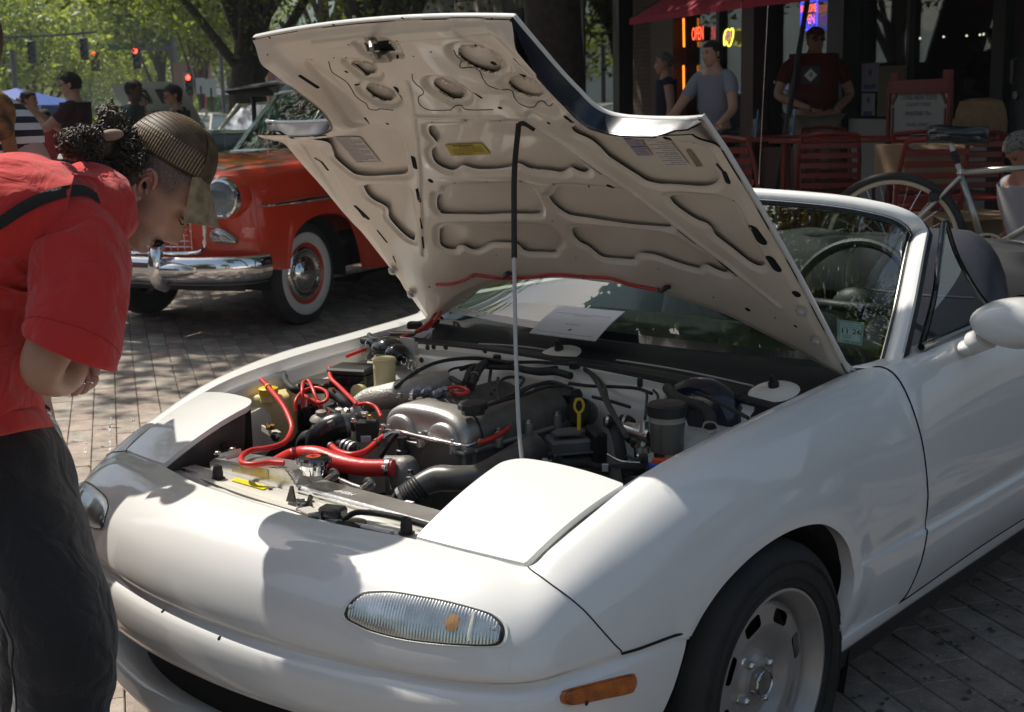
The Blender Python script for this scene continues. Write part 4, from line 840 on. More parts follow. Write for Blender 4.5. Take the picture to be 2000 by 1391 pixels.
for x, y in ((.137, .76), (.137, .86), (.137, .96), (.128, 1.01)): part('cover_lug', MB().lathe([(.010, -.012), (.010, .022), (.0001, .023)], (x, y, EZ), (0, 0, 1), 14), CAST, vc); bolt((x, y, EZ+.022), h=.008, r=.0065, parent=vc)
part('timing_cover', MB().box((-.005, EY0+.01, .60), (.262, .03, .17), bev=.006).lathe([(.055, 0), (.052, .012), (.0001, .013)], (.06, EY0-.005, .655), (0, -1, 0), 32).lathe([(.045, 0), (.042, .010), (.0001, .011)], (-.10, EY0-.005, .66), (0, -1, 0), 32), mat('grimy timing cover', (.13, .12, .105), .55, metal=.4, var=.35, vscale=12), eng, smooth=40)
part('cam_sensor', MB().cyl((-.045, EY0-.025, .60), (-.045, EY0-.025, .695), .012, .011).lathe([(.015, 0), (.015, .012), (.012, .014), (.012, .02)], (-.045, EY0-.025, .655), (0, 0, 1), 16), BLACKP, eng)
oc = e3(1280, 215, .772); cpm = MB().lathe([(.026, -.012), (.026, -.002), (.034, 0), (.034, .010), (.030, .014), (.0001, .015)], oc, (0, 0, 1), 10); part('oil_cap', cpm, BLACKP, vc, smooth=25)
u2_ = unit(e6(560, 390, .76)-e6(130, 470, .76)); 
part('maker_name', text_mb('MAZDA', .034, (-.003, .86, .7282), (0, 1, 0), (-1, 0, 0), 0, bold=.001), BLACKP, vc, smooth=None)
th = e5(1385, 850, .650); part('thermostat_housing', MB().lathe([(.034, -.05), (.036, -.012), (.030, 0), (.024, .012), (.018, .018), (.0001, .02)], th, (0, 0, 1), 24).lathe([(.021, 0), (.019, .045)], th, P[0]*0+A([-.8, -.5, .05]), 20).box(th+A([.012, -.018, -.03]), (.04, .02, .016), bev=.004), CASTD, smooth=40); bolt(th+A([.028, -.012, -.012]), h=.01); bolt(th+A([.0, -.03, -.015]), h=.01)
part('water_outlet', MB().ell(e5(1400, 915, .632), (.018, .010, .006)), mat('pale cast', (.55, .52, .46), .5, metal=.3), smooth=180)
P = [e5(1390, 1040, .615), e5(1440, 1000, .63), e5(1500, 955, .645), e5(1580, 925, .655), e5(1680, 925, .658), e5(1800, 915, .658), e5(1900, 870, .66), e6(330, 780, .66), e6(420, 730, .655)]
cr = hosed('intake_crossover', P, [.026, .026, .026, .028, .027, .026, .027, .034, .038], mat('grey black intake pipe', (.10, .093, .083), .34, coat=.2, var=.3, vscale=14), n=60, seg=22)
Pb = crm(P[:3], 64); part('bellows', MB().tube(Pb[:56], .0272*(1+.075*np.sin(np.arange(56)*.9)), 22), RUBBER, cr, smooth=180)
clamp('hose_clamp', P[0], P[1], .029, .008, parent=cr); clamp('hose_clamp', e6(425, 728, .646), e6(480, 700, .65), .0405, .009, mat('dull clamp', (.42, .36, .26), .35, metal=.8), cr)
hosed('crossover_elbow', [e5(1390, 1040, .615), e5(1350, 1080, .58), e5(1330, 1120, .50)], .026, RUBBER, n=12)
R_ = frame((cos(.95), sin(.95), 0)); c = e6(600, 760, .632)
af = part('air_flow_meter', MB().box(c+A([0, 0, -.03]), (.165, .12, .075), R=R_, bev=.012), CASTD)
part('meter_cover', MB().box(e6(635, 665, .675)+A([0, 0, -.008]), (.092, .080, .032), R=R_, bev=.006).box(e6(635, 665, .675)+A([0, 0, -.022]), (.100, .086, .006), R=R_, bev=.002), mat('grey cast cover', (.17, .17, .17), .5, metal=.4, var=.2), af)
part('meter_cap', MB().prism([(-.034, -.03), (-.04, .0), (-.02, .026), (.01, .032), (.035, .02), (.038, -.01), (.02, -.03)], e6(635, 620, .692), R_[:, 0], R_[:, 1], (0, 0, .004)), mat('grey cast cover', (.17, .17, .17)), af, smooth=20)
part('air_box', MB().box((.34, .80, .55), (.22, .20, .16), bev=.02), BLACKP)
part('meter_side', MB().box(e6(800, 700, .66), (.03, .09, .08), R=R_, bev=.006), BLACKP, af)
corr('wiring_conduit', [e6(590, 820, .645), e6(680, 808, .648), e6(760, 810, .648), e6(830, 828, .645), e6(900, 840, .642)], .0075, RUBBER)
part('wire_tag', MB().box(e6(855, 828, .654), (.014, .012, .014), R=frame((1, .8, 0))), mat('tag white', (.6, .58, .55), .6))
part('connector', MB().box(e6(560, 790, .655), (.026, .022, .018), R=R_, bev=.003).box(e6(530, 770, .665), (.012, .012, .02), R=R_, bev=.002).box(e6(585, 775, .668), (.012, .012, .02), R=R_, bev=.002), BLACKP)
part('connector', MB().cyl(e6(490, 790, .655), e6(540, 800, .655), .008), mat('grey connector', (.35, .35, .34), .5))
p0, p1 = e6(700, 620, .69), e6(700, 500, .735); ds = hosed('dipstick', [p0, p0*.5+p1*.5, p1], .0045, YELLOW, n=6); up = unit(p1-p0); sd_ = unit(np.cross(up, CP-p1))
lp = [p1+up*.014+.012*(cos(a)*sd_*.85+sin(a)*up*1.25) for a in np.arange(20)*2*pi/20]; part('dipstick_ring', MB().tube(lp, .0030, 8, closed=True), YELLOW, ds)
part('dipstick_collar', MB().cyl(p0, p0-up*.012, .0065), YELLOW, ds)
part('coil_pack', MB().box((.06, 1.055, .70), (.13, .05, .10), bev=.01), BLACKP)
part('cam_angle_sensor', MB().lathe([(.035, 0), (.035, .03), (.028, .04), (.0001, .04)], (.16, 1.03, .705), (.3, -.9, .3), 24), BLACKG)
L1 = [[(120, 470), (260, 430), (380, 395), (520, 350), (640, 345)], [(150, 465), (300, 400), (430, 340), (560, 330), (660, 360)], [(330, 400), (420, 350), (520, 320), (600, 335)], [(200, 370), (260, 300), (370, 300), (340, 360)]]
for L in L1: hosed('ignition_lead', [e6(a, b, .775) for a, b in L], .0038, RUBBER, n=24)
for L, r, z in [([(0, 182), (110, 180), (230, 200), (330, 205), (480, 205), (640, 222), (700, 235)], .0042, .795), ([(0, 245), (80, 225), (180, 235), (320, 240), (480, 250), (640, 225)], .006, .785), ([(180, 205), (300, 232), (450, 262), (560, 262), (650, 285)], .009, .785),
              ([(690, 228), (760, 265), (810, 330), (850, 420), (900, 510), (950, 590), (980, 640)], .0055, .79), ([(720, 232), (800, 290), (850, 350), (870, 430), (920, 530), (960, 600)], .004, .79), ([(780, 410), (900, 440), (1000, 470)], .004, .76),
              ([(1225, 345), (1300, 350), (1400, 385), (1500, 430), (1600, 480), (1700, 535)], .0042, .80), ([(1090, 540), (1100, 440), (1100, 390), (1085, 370)], .003, .78), ([(1165, 450), (1165, 400), (1140, 370)], .003, .785), ([(640, 330), (760, 345), (900, 350), (1040, 360), (1130, 390)], .004, .78)]:
    hosed('firewall_cable', [e6(a, b, z) for a, b in L], r, RUBBER, n=40)
hosed('heater_hose', [e6(1225, 360, .80), e6(1270, 410, .80), e6(1340, 445, .80), e6(1420, 470, .80), e6(1470, 520, .79), e6(1480, 590, .77)], .0125, RUBBER, n=30); clamp('hose_clamp', e6(1475, 590, .77), e6(1478, 620, .765), .0135, .008)
hosed('heater_hose', [e6(890, 560, .73), e6(920, 620, .72), e6(940, 700, .70), e6(955, 790, .67)], .013, RUBBER, n=24)
hosed('heater_pipe', [e6(850, 560, .74), e6(890, 555, .74), e6(930, 560, .73)], .011, RUBBER, n=10); hosed('heater_pipe', [e6(950, 545, .745), e6(985, 550, .745), e6(1010, 570, .74)], .012, RUBBER, n=10)
for a, b in ((880, 555), (975, 560)): clamp('hose_clamp', e6(a, b, .742), e6(a+20, b+2, .742), .0135, .006)
hosed('purge_cable', [e5(1330, 405, .76), e5(1440, 320, .785), e5(1560, 262, .80), e5(1700, 238, .805), e5(1850, 240, .80), e5(2000, 262, .80)], .0045, RUBBER, n=40)
hosed('purge_cable', [e5(1615, 350, .77), e5(1650, 300, .78), e5(1750, 280, .785), e5(1860, 262, .79)], .003, RUBBER, n=20)
hosed('pcv_hose', [e5(1760, 400, .77), e5(1785, 345, .78), e5(1815, 290, .79), e5(1850, 262, .79)], .011, RUBBER, n=16); clamp('hose_clamp', e5(1780, 345, .78), e5(1790, 325, .783), .0122, .006)
hosed('vacuum_line', [e5(1650, 350, .775), e5(1720, 380, .78), e5(1760, 300, .79), e5(1840, 270, .79)], .007, RUBBER, n=20)
part('loom_clip', MB().box(e6(215, 185, .80), (.02, .014, .022), bev=.003), BLACKP); part('loom_clip', MB().box(e6(665, 225, .80), (.02, .014, .018), bev=.003), BLACKP); part('loom_clip', MB().box(e6(1060, 325, .795), (.012, .012, .022), bev=.003), BLACKP)
for L in ([(1920, 350), (1915, 420), (1925, 480)], [(1880, 290), (1870, 380), (1880, 440)]): hosed('vacuum_line', [e5(a, b, .775) for a, b in L], .004, RUBBER, n=10)
P = [e5(1110, 520, .695), e5(1180, 475, .715), e5(1280, 455, .73), e5(1400, 430, .742), e5(1540, 395, .75), e5(1640, 375, .755)]
pl = hosed('intake_plenum', P, [.026, .029, .031, .033, .034, .030], mat('sandy cast aluminium', (.38, .36, .32), .5, metal=.55, var=.1, vscale=14, bump=.3, bscale=160), n=40, seg=22)
for i, (a, b) in enumerate(((1440, 440), (1500, 440), (1560, 450), (1590, 440))): q0 = e5(a, b, .76); part('injector', MB().cyl(q0, q0+A([.02, -.01, .012]), .011, .009).cyl(q0+A([.02, -.01, .012]), q0+A([.028, -.013, .02]), .006), mat('blue grey plastic', (.12, .13, .17), .5), pl)
P3 = [e5(1545, 440, .742), e5(1500, 470, .74), e5(1430, 490, .738)]; hosed('fuel_rail', P3, .009, CASTD, pl, n=10)
bolt(e5(1425, 470, .75), h=.014, parent=pl); bolt(e5(1355, 460, .745), h=.010, parent=pl)
tb = part('throttle_body', MB().box(e5(1080, 560, .688), (.070, .058, .05), R=frame((.9, .5, .15)), bev=.006).cyl(e5(1050, 600, .68), e5(1120, 540, .70), .031).box(e5(1140, 560, .70), (.03, .02, .014), R=frame((.8, .6, 0)), bev=.003), CAST)
for a, b in ((1060, 545), (1130, 520), (1160, 570), (1090, 600), (1185, 580)): bolt(e5(a, b, .71), h=.008, r=.0055, m=mat('brass', (.45, .30, .10), .35, metal=.9) if a > 1170 else STEEL, parent=tb)
part('throttle_sensor', MB().box(e5(1170, 650, .675), (.05, .03, .05), R=frame((.8, .6, 0)), bev=.004), BLACKP); part('sensor_label', MB().box(e5(1195, 690, .676)+A([.0, -.018, 0]), (.024, .001, .014), R=frame((.8, .6, 0))), mat('pale label', (.4, .4, .4), .6))
P = [e5(1060, 610, .688), e5(1000, 620, .685), e5(940, 645, .675), e5(900, 690, .655), e5(885, 745, .62), e5(885, 800, .55)]
el = hosed('intake_elbow', P, [.030, .032, .033, .033, .031, .031], mat('satin black rubber', (.016, .016, .017), .28, coat=.3), n=40, seg=22); clamp('hose_clamp', e5(1040, 610, .688), e5(1010, 618, .686), .0325, .010, mat('dark steel clamp', (.2, .2, .2), .35, metal=.8), el)
hosed('lower_hose', [e5(880, 685, .64), e5(820, 690, .63), e5(795, 730, .60), e5(790, 790, .55)], .017, RUBBER, n=20, seg=16)
for k in range(3): clamp('banded_clamp', e5(1040+k*22, 740+k*8, .645), e5(1080+k*22, 760+k*8, .64), .016, .005, mat('pale band', (.55, .55, .52), .4, metal=.4))
hosed('lower_hose', [e5(1000, 725, .65), e5(1060, 755, .64), e5(1110, 775, .63)], .0145, RUBBER, n=12, seg=14)
cc = e5(815, 640, .60); part('charcoal_canister', MB().lathe([(.046, -.10), (.048, .06), (.048, .066), (.046, .070), (.042, .074), (.0001, .076)], (cc[0], cc[1], .60), (0, 0, 1), 32), BLACKG)
part('canister_nipple', MB().cyl(e5(808, 540, .682), e5(808, 505, .70), .007), BLACKP)
rv = e5(905, 580, .70); part('purge_valve', MB().lathe([(.014, -.05), (.014, -.012), (.026, -.008), (.028, -.002), (.024, .004), (.014, .010), (.012, .018), (.0001, .020)], rv, (.1, -.1, 1), 26), mat('dusty olive grey', (.24, .22, .19), .5, metal=.2, var=.2)); part('red_cap', MB().cyl(e5(960, 550, .70), e5(965, 535, .706), .008), REDSIL)
part('relay', MB().box(e5(875, 395, .72), (.085, .05, .03), R=frame((.8, .6, 0)), bev=.004).box(e5(920, 400, .735), (.02, .02, .018), bev=.003).box(e5(850, 400, .735), (.02, .02, .018), bev=.003).box(e5(960, 440, .725), (.03, .02, .02), bev=.003), BLACKP)
for a, b in ((845, 385), (890, 400), (930, 385), (970, 420)): part('relay_pin', MB().cyl(e5(a, b, .742), e5(a+8, b-12, .748), .004), mat('brass', (.45, .30, .10)))
corr('wiring_conduit', [e5(960, 430, .73), e5(1000, 455, .728), e5(1040, 490, .722), e5(1080, 515, .715)], .012, RUBBER, pitch=.006, amp=.1)
hosed('black_hose', [e5(690, 325, .74), e5(700, 370, .735), e5(740, 410, .73), e5(790, 430, .72)], .009, RUBBER, n=16)
hosed('black_hose', [e5(985, 500, .72), e5(940, 520, .71), e5(1000, 560, .70)], .006, RUBBER, n=16)
for a, b in ((1000, 520), (1020, 500), (980, 580), (1015, 590), (960, 610)): part('small_bracket', MB().box(e5(a, b, .70), (.016, .012, .014), R=frame((.6, .6, .3)), bev=.002), BLACKP if a % 40 else CASTD)
part('solenoid', MB().lathe([(.022, 0), (.022, .05), (.024, .052), (.024, .060), (.016, .062), (.016, .095), (.0175, .096), (.0175, .102), (.0001, .103)], (e5(650, 640, .62)[0], e5(650, 640, .62)[1], .60), (0, 0, 1), 24), BLACKP)
part('solenoid_bracket', MB().box(e5(590, 650, .655), (.06, .006, .016), R=frame((.9, -.3, 0)), bev=.001).box(e5(630, 660, .65), (.03, .03, .004), R=frame((.9, -.3, 0)), bev=.001), CREAM)
part('brass_fitting', MB().cyl(e5(600, 640, .665), e5(598, 612, .675), .006).cyl(e5(622, 640, .665), e5(622, 618, .675), .006), mat('brass', (.45, .30, .10)))
bolt(e5(642, 685, .648), (.3, -.9, 0), r=.009, h=.008)
tk = MB(); c0 = A([-.475, .60, 0]); prof = [(.60, .86), (.655, .97), (.685, 1.0), (.698, .97), (.703, .86), (.704, .5), (.704, .02)]
def rsq(cx, cy, hx_, hy_, z, n=40, p=4.5):
    t = np.arange(n)*2*pi/n; return np.stack([cx+hx_*np.sign(np.cos(t))*np.abs(np.cos(t))**(2/p), cy+hy_*np.sign(np.sin(t))*np.abs(np.sin(t))**(2/p), np.full(n, z)], 1)
tc = e5(615, 450, .70); cx, cy = tc[0]+.0, tc[1]+.0
lv = [(.50, 1), (.56, 1), (.60, .96), (.625, .98), (.66, 1), (.680, .97), (.690, .90), (.694, .75), (.695, .02)]
rg = [rsq(cx, cy, .066*k, .060*k, z+.018) for z, k in lv]; R45 = frame((.80, .60, 0))
rg = [(A(r)-[cx, cy, 0]) @ R45.T+[cx, cy, 0] for r in rg]; wt = part('washer_tank', MB().loft(rg), YPLAS, smooth=180)
fcp = e5(600, 425, .722); part('washer_cap', MB().lathe([(.024, -.008), (.025, .0), (.025, .008), (.022, .010), (.0001, .011)], fcp, (0, 0, 1), 20), YELLOW, wt)
part('washer_neck', MB().lathe([(.022, -.025), (.022, -.006)], fcp, (0, 0, 1), 20), YPLAS, wt)
tl = MB().loft([(A(rsq(cx-.02, cy-.06, .03*k, .028*k, z)) ) for z, k in [(.44, 1), (.56, 1), (.59, .9), (.60, .6)]]); part('tank_foot', tl, YPLAS, wt, smooth=180)
fx = e5(1090, 300, .765); Rf = frame((.92, .38, 0)); fb_ = part('fuse_box', MB().box(fx+A([0, 0, -.028]), (.105, .085, .05), R=Rf, bev=.006), BLACKG)
part('fuse_lid', MB().box(fx+A([0, 0, .002]), (.110, .09, .016), R=Rf, bev=.005), mat('dusty black plastic', (.035, .033, .03), .4, var=.3), fb_)
part('fuse_bracket', MB().box(e5(1080, 370, .735), (.03, .004, .03), R=Rf, bev=.001), STEEL, fb_); bolt(e5(1083, 350, .745), r=.006, h=.006, parent=fb_)
part('relay_box', MB().box(e5(1050, 420, .70), (.05, .05, .05), R=Rf, bev=.004), mat('brown black plastic', (.04, .03, .025), .45))
rc = e5(1265, 250, .80); rs = part('fluid_reservoir', MB().lathe([(.027, -.075), (.0275, -.02), (.0285, -.016), (.0275, -.012), (.0275, .0), (.030, .001), (.030, .006), (.028, .008), (.0001, .0085)], rc, (0, 0, 1), 28), mat('pale plastic', (.66, .60, .33), .35, sss=.1), smooth=40)
part('reservoir_base', MB().box(rc+A([-.03, -.01, -.085]), (.09, .05, .025), R=Rf, bev=.008).lathe([(.02, 0), (.02, .02)], rc+A([-.055, -.03, -.08]), (.2, -.9, .1), 16), mat('pale plastic', (.66, .60, .33)), rs)
part('vacuum_motor', MB().ell(e5(1290, 185, .785), (.05, .045, .035)).ell(e5(1340, 215, .78), (.035, .035, .03)).lathe([(.03, 0), (.03, .02), (.02, .024), (.0001, .024)], e5(1215, 185, .775), (-.2, -.9, .2), 18), BLACKG, smooth=50)
for a, b, r in ((1425, 275, .013), (1440, 290, .010), (1380, 250, .010)): t = np.arange(20)*2*pi/20; c = e5(a, b, .77); part('throttle_spring', MB().tube([c+A([r*cos(q), .002*sin(3*q), r*sin(q)]) for q in t], .0017, 6, closed=True), STEEL)
part('wing_bracket', MB().box(e5(1400, 180, .79), (.05, .004, .06), R=frame((1, .1, 0)), bev=.001).box(e5(1450, 215, .77), (.012, .003, .07), R=frame((1, .1, 0))), CREAM)
corr('ribbed_duct', [e5(1180, 215, .765), e5(1200, 185, .775), e5(1225, 160, .785)], .022, mat('grey plastic', (.2, .2, .19), .5), pitch=.010, amp=.08)
part('wing_clutter', MB().box(e5(1370, 95, .805), (.07, .02, .012), R=frame((.8, .5, 0)), bev=.002), STEEL); part('wing_clutter', MB().box(e5(1440, 45, .81), (.04, .03, .02), R=frame((.8, .5, 0)), bev=.004), BLACKP)
hosed('dark_hose', [e5(1180, 100, .80), e5(1200, 125, .798), e5(1300, 130, .797), e5(1430, 138, .797)], .007, RUBBER, n=14)
bt = e6(1220, 490, .795); mz = bt[2]
br = part('brake_reservoir', MB().lathe([(.034, -.085), (.037, -.03), (.037, -.018)], bt, (0, 0, 1), 28), mat('smoky plastic', (.10, .095, .085), .25, coat=.4), smooth=40)
part('fluid_band', MB().lathe([(.0375, -.022), (.0378, -.008)], bt, (0, 0, 1), 28), mat('cloudy plastic', (.30, .31, .26), .3), br); part('reservoir_cap', MB().lathe([(.040, -.010), (.041, .0), (.041, .012), (.037, .016), (.0001, .017)], bt, (0, 0, 1), 28), BLACKP, br)
mc = part('master_cylinder', MB().cyl(e6(985, 600, .735), e6(1130, 640, .735), .016).cyl(e6(1085, 620, .74), e6(1085, 560, .76), .011).cyl(e6(1035, 650, .72), e6(1035, 690, .70), .012).cyl(e6(1080, 680, .715), e6(1110, 690, .71), .010), STEEL)
part('proportioning_valve', MB().box(e6(1100, 770, .675), (.045, .035, .025), R=frame((.8, .6, 0)), bev=.005).cyl(e6(1125, 740, .69), e6(1125, 660, .72), .008).cyl(e6(1035, 700, .70), e6(1035, 770, .67), .004), STEEL)
part('brake_booster', MB().lathe([(.09, .0), (.105, .02), (.105, .05), (.09, .07), (.0001, .075)], e6(1390, 590, .72)+A([.0, .06, -.0]), (0, -1, 0), 40), mat('dark blue black paint', (.012, .016, .035), .25, coat=.5), smooth=40)
part('clutch_box', MB().box(e6(1220, 700, .71), (.055, .04, .045), R=frame((.8, .6, 0)), bev=.004).box(e6(1220, 660, .728), (.058, .043, .006), R=frame((.8, .6, 0)), bev=.002), BLACKG)
corr('wiring_conduit', [e6(880, 835, .66), e6(960, 830, .665), e6(1060, 830, .67), e6(1140, 820, .675)], .0085, RUBBER); hosed('wiring_bundle', [e6(600, 830, .64), e6(800, 880, .62), e6(1000, 850, .65), e6(1130, 840, .67)], .011, RUBBER, n=30)
part('blue_connector', MB().box(e6(1180, 820, .69), (.045, .02, .014), R=frame((.9, .5, 0)), bev=.003), mat('blue plastic', (.02, .10, .45), .4)); part('red_connector', MB().box(e6(1185, 790, .70), (.036, .016, .010), R=frame((.9, .5, 0)), bev=.002), mat('orange red plastic', (.75, .10, .03), .4))
for L, r in (([(870, 750), (950, 790), (1060, 800)], .0025), ([(980, 760), (1060, 790)], .003), ([(940, 610), (990, 660), (1020, 680)], .007), ([(1150, 600), (1180, 590), (1230, 600), (1260, 640)], .0028)): hosed('brake_pipe', [e6(a, b, .70) for a, b in L], r, STEEL if r < .0029 else RUBBER, n=14)
bolt(e6(1005, 870, .655), r=.010, h=.006, m=BLACKP)
lt = part('latch_plate', MB().prism([(-.022, -.03), (-.026, .0), (-.010, .034), (-.004, .034), (.004, .0), (.0, -.03)], e1(640, 300, .640), (1, .0, 0), (0, 0, 1), (.0, .004, 0)).box(e1(770, 320, .646), (.010, .006, .05), R=frame((1, 0, -.5)), bev=.001).box(e1(700, 330, .640), (.05, .03, .02), bev=.004), mat('oily dark metal', (.05, .045, .04), .35, metal=.6, var=.4, vscale=60), smooth=25)
part('latch_spring', MB().tube([e1(700+12*cos(q), 260+q*6, .650)+A([.006*cos(q), .006*sin(q), 0]) for q in np.linspace(0, 18, 60)], .0016, 6), STEEL, lt)
part('latch_pad', MB().prism([(-.02, -.012), (.02, -.02), (.03, .004), (-.012, .012)], e1(780, 365, .652), (1, 0, 0), (0, 1, 0), (0, 0, .003)), mat('pale cast', (.55, .52, .46)), lt, smooth=20)
part('horn_cover', MB().box(e1(1000, 380, .652), (.052, .034, .022), R=frame((.95, .3, 0)), bev=.005).prism([(-.03, -.012), (.0, -.012), (.0, .012), (-.03, .004)], e1(930, 420, .644), unit([.95, .3, 0]), (0, 0, 1), (.004, -.014, 0)), mat('shiny black cover', (.03, .03, .032), .22, coat=.4))
corr('conduit', [e1(1090, 460, .643), e1(1150, 415, .651), e1(1240, 385, .656), e1(1400, 395, .656), e1(1600, 430, .656), e1(1750, 470, .656), e1(1900, 515, .656)], .0058, RUBBER, pitch=.0036, amp=.14)
part('horn', MB().lathe([(.028, -.004), (.03, .0), (.03, .004), (.0001, .006)], e1(1170, 495, .638), (0, 0, 1), 24), BLACKP)
for k, (a, b) in enumerate(((960, 70), (1290, 155))):
    q0, q1 = e1(a-30, b+20, .648), e1(a+40, b-30, .652); part('fan_bracket', MB().cyl(q0, q1, .006).lathe([(.014, 0), (.014, .006), (.008, .008)], q1, unit(q1-q0), 14), STEEL)
part('fan_shroud', MB().box((.0, .44, .56), (.62, .05, .12), bev=.01), BLACKP); hosed('shroud_pipe', [e1(1080, 90, .635), e1(1170, 130, .635), e1(1260, 160, .635)], .006, STEEL, n=6)
part('alternator', MB().lathe([(.05, 0), (.055, .02), (.055, .05), (.04, .06), (.0001, .06)], (.12, .64, .50), (0, -1, 0), 28), CASTD)
for k, (x, y, z, r) in enumerate([(-.05, .60, .52, .05), (.05, .60, .46, .06)]): part('pulley', MB().lathe([(r, 0), (r-.006, .004), (r, .008), (r, .014), (r*.7, .014), (r*.6, .006), (.0001, .006)], (x, y, z), (0, -1, 0), 30), BLACKP)
hosed('strap', [e3(440, 490, .70), e3(380, 560, .685), e3(300, 680, .66), e3(250, 750, .64)], .005, BLACKP, n=12)
part('battery_tray', MB().box((.45, .62, .55), (.26, .16, .12), bev=.01), BLACKP)
# ================================================================ CABIN, rear deck, loose items on the roadster
VINYL = mat('black vinyl', (.022, .022, .024), .5, var=.25, vscale=18, bump=.1, bscale=200)
CLOTH = mat('blue grey seat cloth', (.022, .026, .038), .85, var=.2, vscale=40)
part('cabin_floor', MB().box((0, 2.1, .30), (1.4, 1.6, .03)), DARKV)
ds_ = [[(x, y, z-.02*(x/.7)**2) for x in np.linspace(-.68, .68, 24)] for y, z in [(1.38, .795), (1.52, .815), (1.66, .835), (1.74, .825), (1.78, .76), (1.80, .60)]]
part('dashboard', MB().grid(ds_, flip=True), VINYL, smooth=60)
part('instrument_hood', MB().loft([[(x+.12*cos(a), y, .80+.07*max(0, sin(a))+.0) for a in np.linspace(0, pi, 12)] for x, y in ((.36, 1.60), (.36, 1.80))]), VINYL)
sw = MB().lathe([(.0, 0)]*2, (0, 0, 0)) if False else MB()
t = np.arange(40)*2*pi/40; wc = A([.36, 1.93, .86]); wx = A([1, 0, 0]); wy = unit([0, .38, .92])
sw.tube([wc+.18*(cos(a)*wx+sin(a)*wy) for a in t], .014, 10, closed=True)
swo = part('steering_wheel', sw, VINYL); part('steering_hub', MB().ell(wc-.03*np.cross(wx, wy), (.07, .04, .06)).tube([wc-[.18, 0, 0], wc+[0, -.02, 0], wc+[.18, 0, 0]], .016, 8), VINYL, swo, smooth=180)
def rsq2(c, rx, rz, y, n=28, p=3.2, tilt=0): 
    t = np.arange(n)*2*pi/n; return [(c+rx*np.sign(cos(a))*abs(cos(a))**(2/p), y+tilt*rz*sin(a), rz*np.sign(sin(a))*abs(sin(a))**(2/p)) for a in t]
for x in (.36, -.36):
    rings = []
    for k, d in ((.80, -.07), (.95, -.055), (1, -.02), (1, .03), (.93, .06), (.8, .07)):
        r_ = A(rsq2(x, .225*k, .30*k, 0)); r_[:, 1] = 2.42+d+(r_[:, 2])*.30; r_[:, 2] += .72
        r_[:, 0] = x+(r_[:, 0]-x)*np.interp(r_[:, 2], [.5, .8, .9, 1.0], [1, 1, .92, .80]); rings.append(r_)
    s_ = part('seat', MB().loft(rings), CLOTH, smooth=70); part('seat_cushion', MB().box((x, 2.12, .42), (.44, .50, .16), bev=.05, seg=3), CLOTH, s_)
    part('seat_seam', MB().tube([(x-.16, 2.37, .84), (x, 2.34, .84), (x+.16, 2.37, .84)], .004, 6), VINYL, s_)
both('door_card', MB().grid([[(.70, y, z) for y in np.linspace(1.5, 2.75, 10)] for z in (.80, .78, .6, .35)]), VINYL)
part('rear_bulkhead', MB().grid([[(x, y, z-.02*(x/.7)**2) for x in np.linspace(-.70, .70, 20)] for y, z in [(2.70, .4), (2.70, .80), (2.78, .86)]]), VINYL)
ft = [[(x, y+.01*sin(x*9), z+.012*sin(x*14+y*30)-.03*(abs(x)/.7)**3) for x in np.linspace(-.66, .66, 40)] for y, z in [(2.60, .78), (2.62, .90), (2.70, .95), (2.80, .945), (2.92, .95), (3.04, .93), (3.10, .86)]]
part('folded_soft_top', MB().grid(ft, flip=True), mat('black canvas', (.02, .02, .022), .8, var=.3, vscale=20), smooth=70)
dk = [[(x, y-.10*(abs(x)/.75)**3, z-.05*(abs(x)/.78)**2) for x in np.linspace(-.76, .76, 30)] for y, z in [(3.05, .88), (3.2, .895), (3.5, .885), (3.75, .86), (3.88, .83), (3.94, .78), (3.97, .62), (3.97, .40)]]
part('boot_lid', MB().grid(dk, flip=True), WHITE, smooth=60)
both('rear_quarter', MB().grid([[(x, y, z) for y in np.linspace(2.85, 3.9, 20)] for x, z in [(.70, .855), (.79, .82), (.83, .70), (.835, .5), (.80, .32)]], flip=True), WHITE, smooth=60)
part('far_door_top', MB().grid([[(x, y, z) for y in np.linspace(1.45, 3.0, 20)] for x, z in [(-.70, .80), (-.70, .852), (-.715, .858), (-.75, .846)]]), WHITE)
part('seat_belt', MB().tube(crm([(.60, 2.70, .90), (.63, 2.6, .87), (.66, 2.45, .80)], 10), .022, 8, flat=.15), mat('belt webbing', (.12, .12, .12), .7)); part('belt_guide', MB().box((.58, 2.74, .895), (.10, .03, .035), bev=.008), VINYL)
part('rear_view_mirror', MB().box((-.02, 1.71, 1.10), (.24, .03, .055), bev=.012, seg=2).cyl((-.02, 1.72, 1.12), (-.02, 1.76, 1.17), .008), VINYL)
_gv = G.reshape(-1, 3) if False else None
GB = None
for o_ in car.children:
    if o_.name.startswith('windshield_glass'): me = o_.data; GB = BVHTree.FromPolygons([tuple(v.co) for v in me.vertices], [tuple(p.vertices) for p in me.polygons])
def onglass(px, py, back=.004):
    h = GB.ray_cast(Vector(CP), Vector(ray(px, py))); return A(h[0])+unit(ray(px, py))*back if h[0] else at(px, py, y=1.5)
Lg = lambda a, b: zz(1400, 200, 2.577, [(a, b)])[0]
Q = [onglass(*Lg(*p)) for p in ((606, 1092), (743, 1108), (732, 1226), (606, 1205))]
st_ = part('inspection_sticker', MB().grid([[Q[0], Q[3]], [Q[1], Q[2]]]), mat('sticker pale green', (.42, .52, .48), .5))
def sq(a, b, o=.0008): return (Q[0]*(1-a)+Q[1]*a)*(1-b)+(Q[3]*(1-a)+Q[2]*a)*b+unit(CP-Q[0])*o
part('sticker_centre', MB().grid([[sq(.12, .10), sq(.12, .86)], [sq(.90, .10), sq(.90, .86)]]), PAPER, st_)
sx_, sy_ = unit(Q[1]-Q[0]), unit(Q[0]-Q[3]); Wd = np.linalg.norm(Q[1]-Q[0])
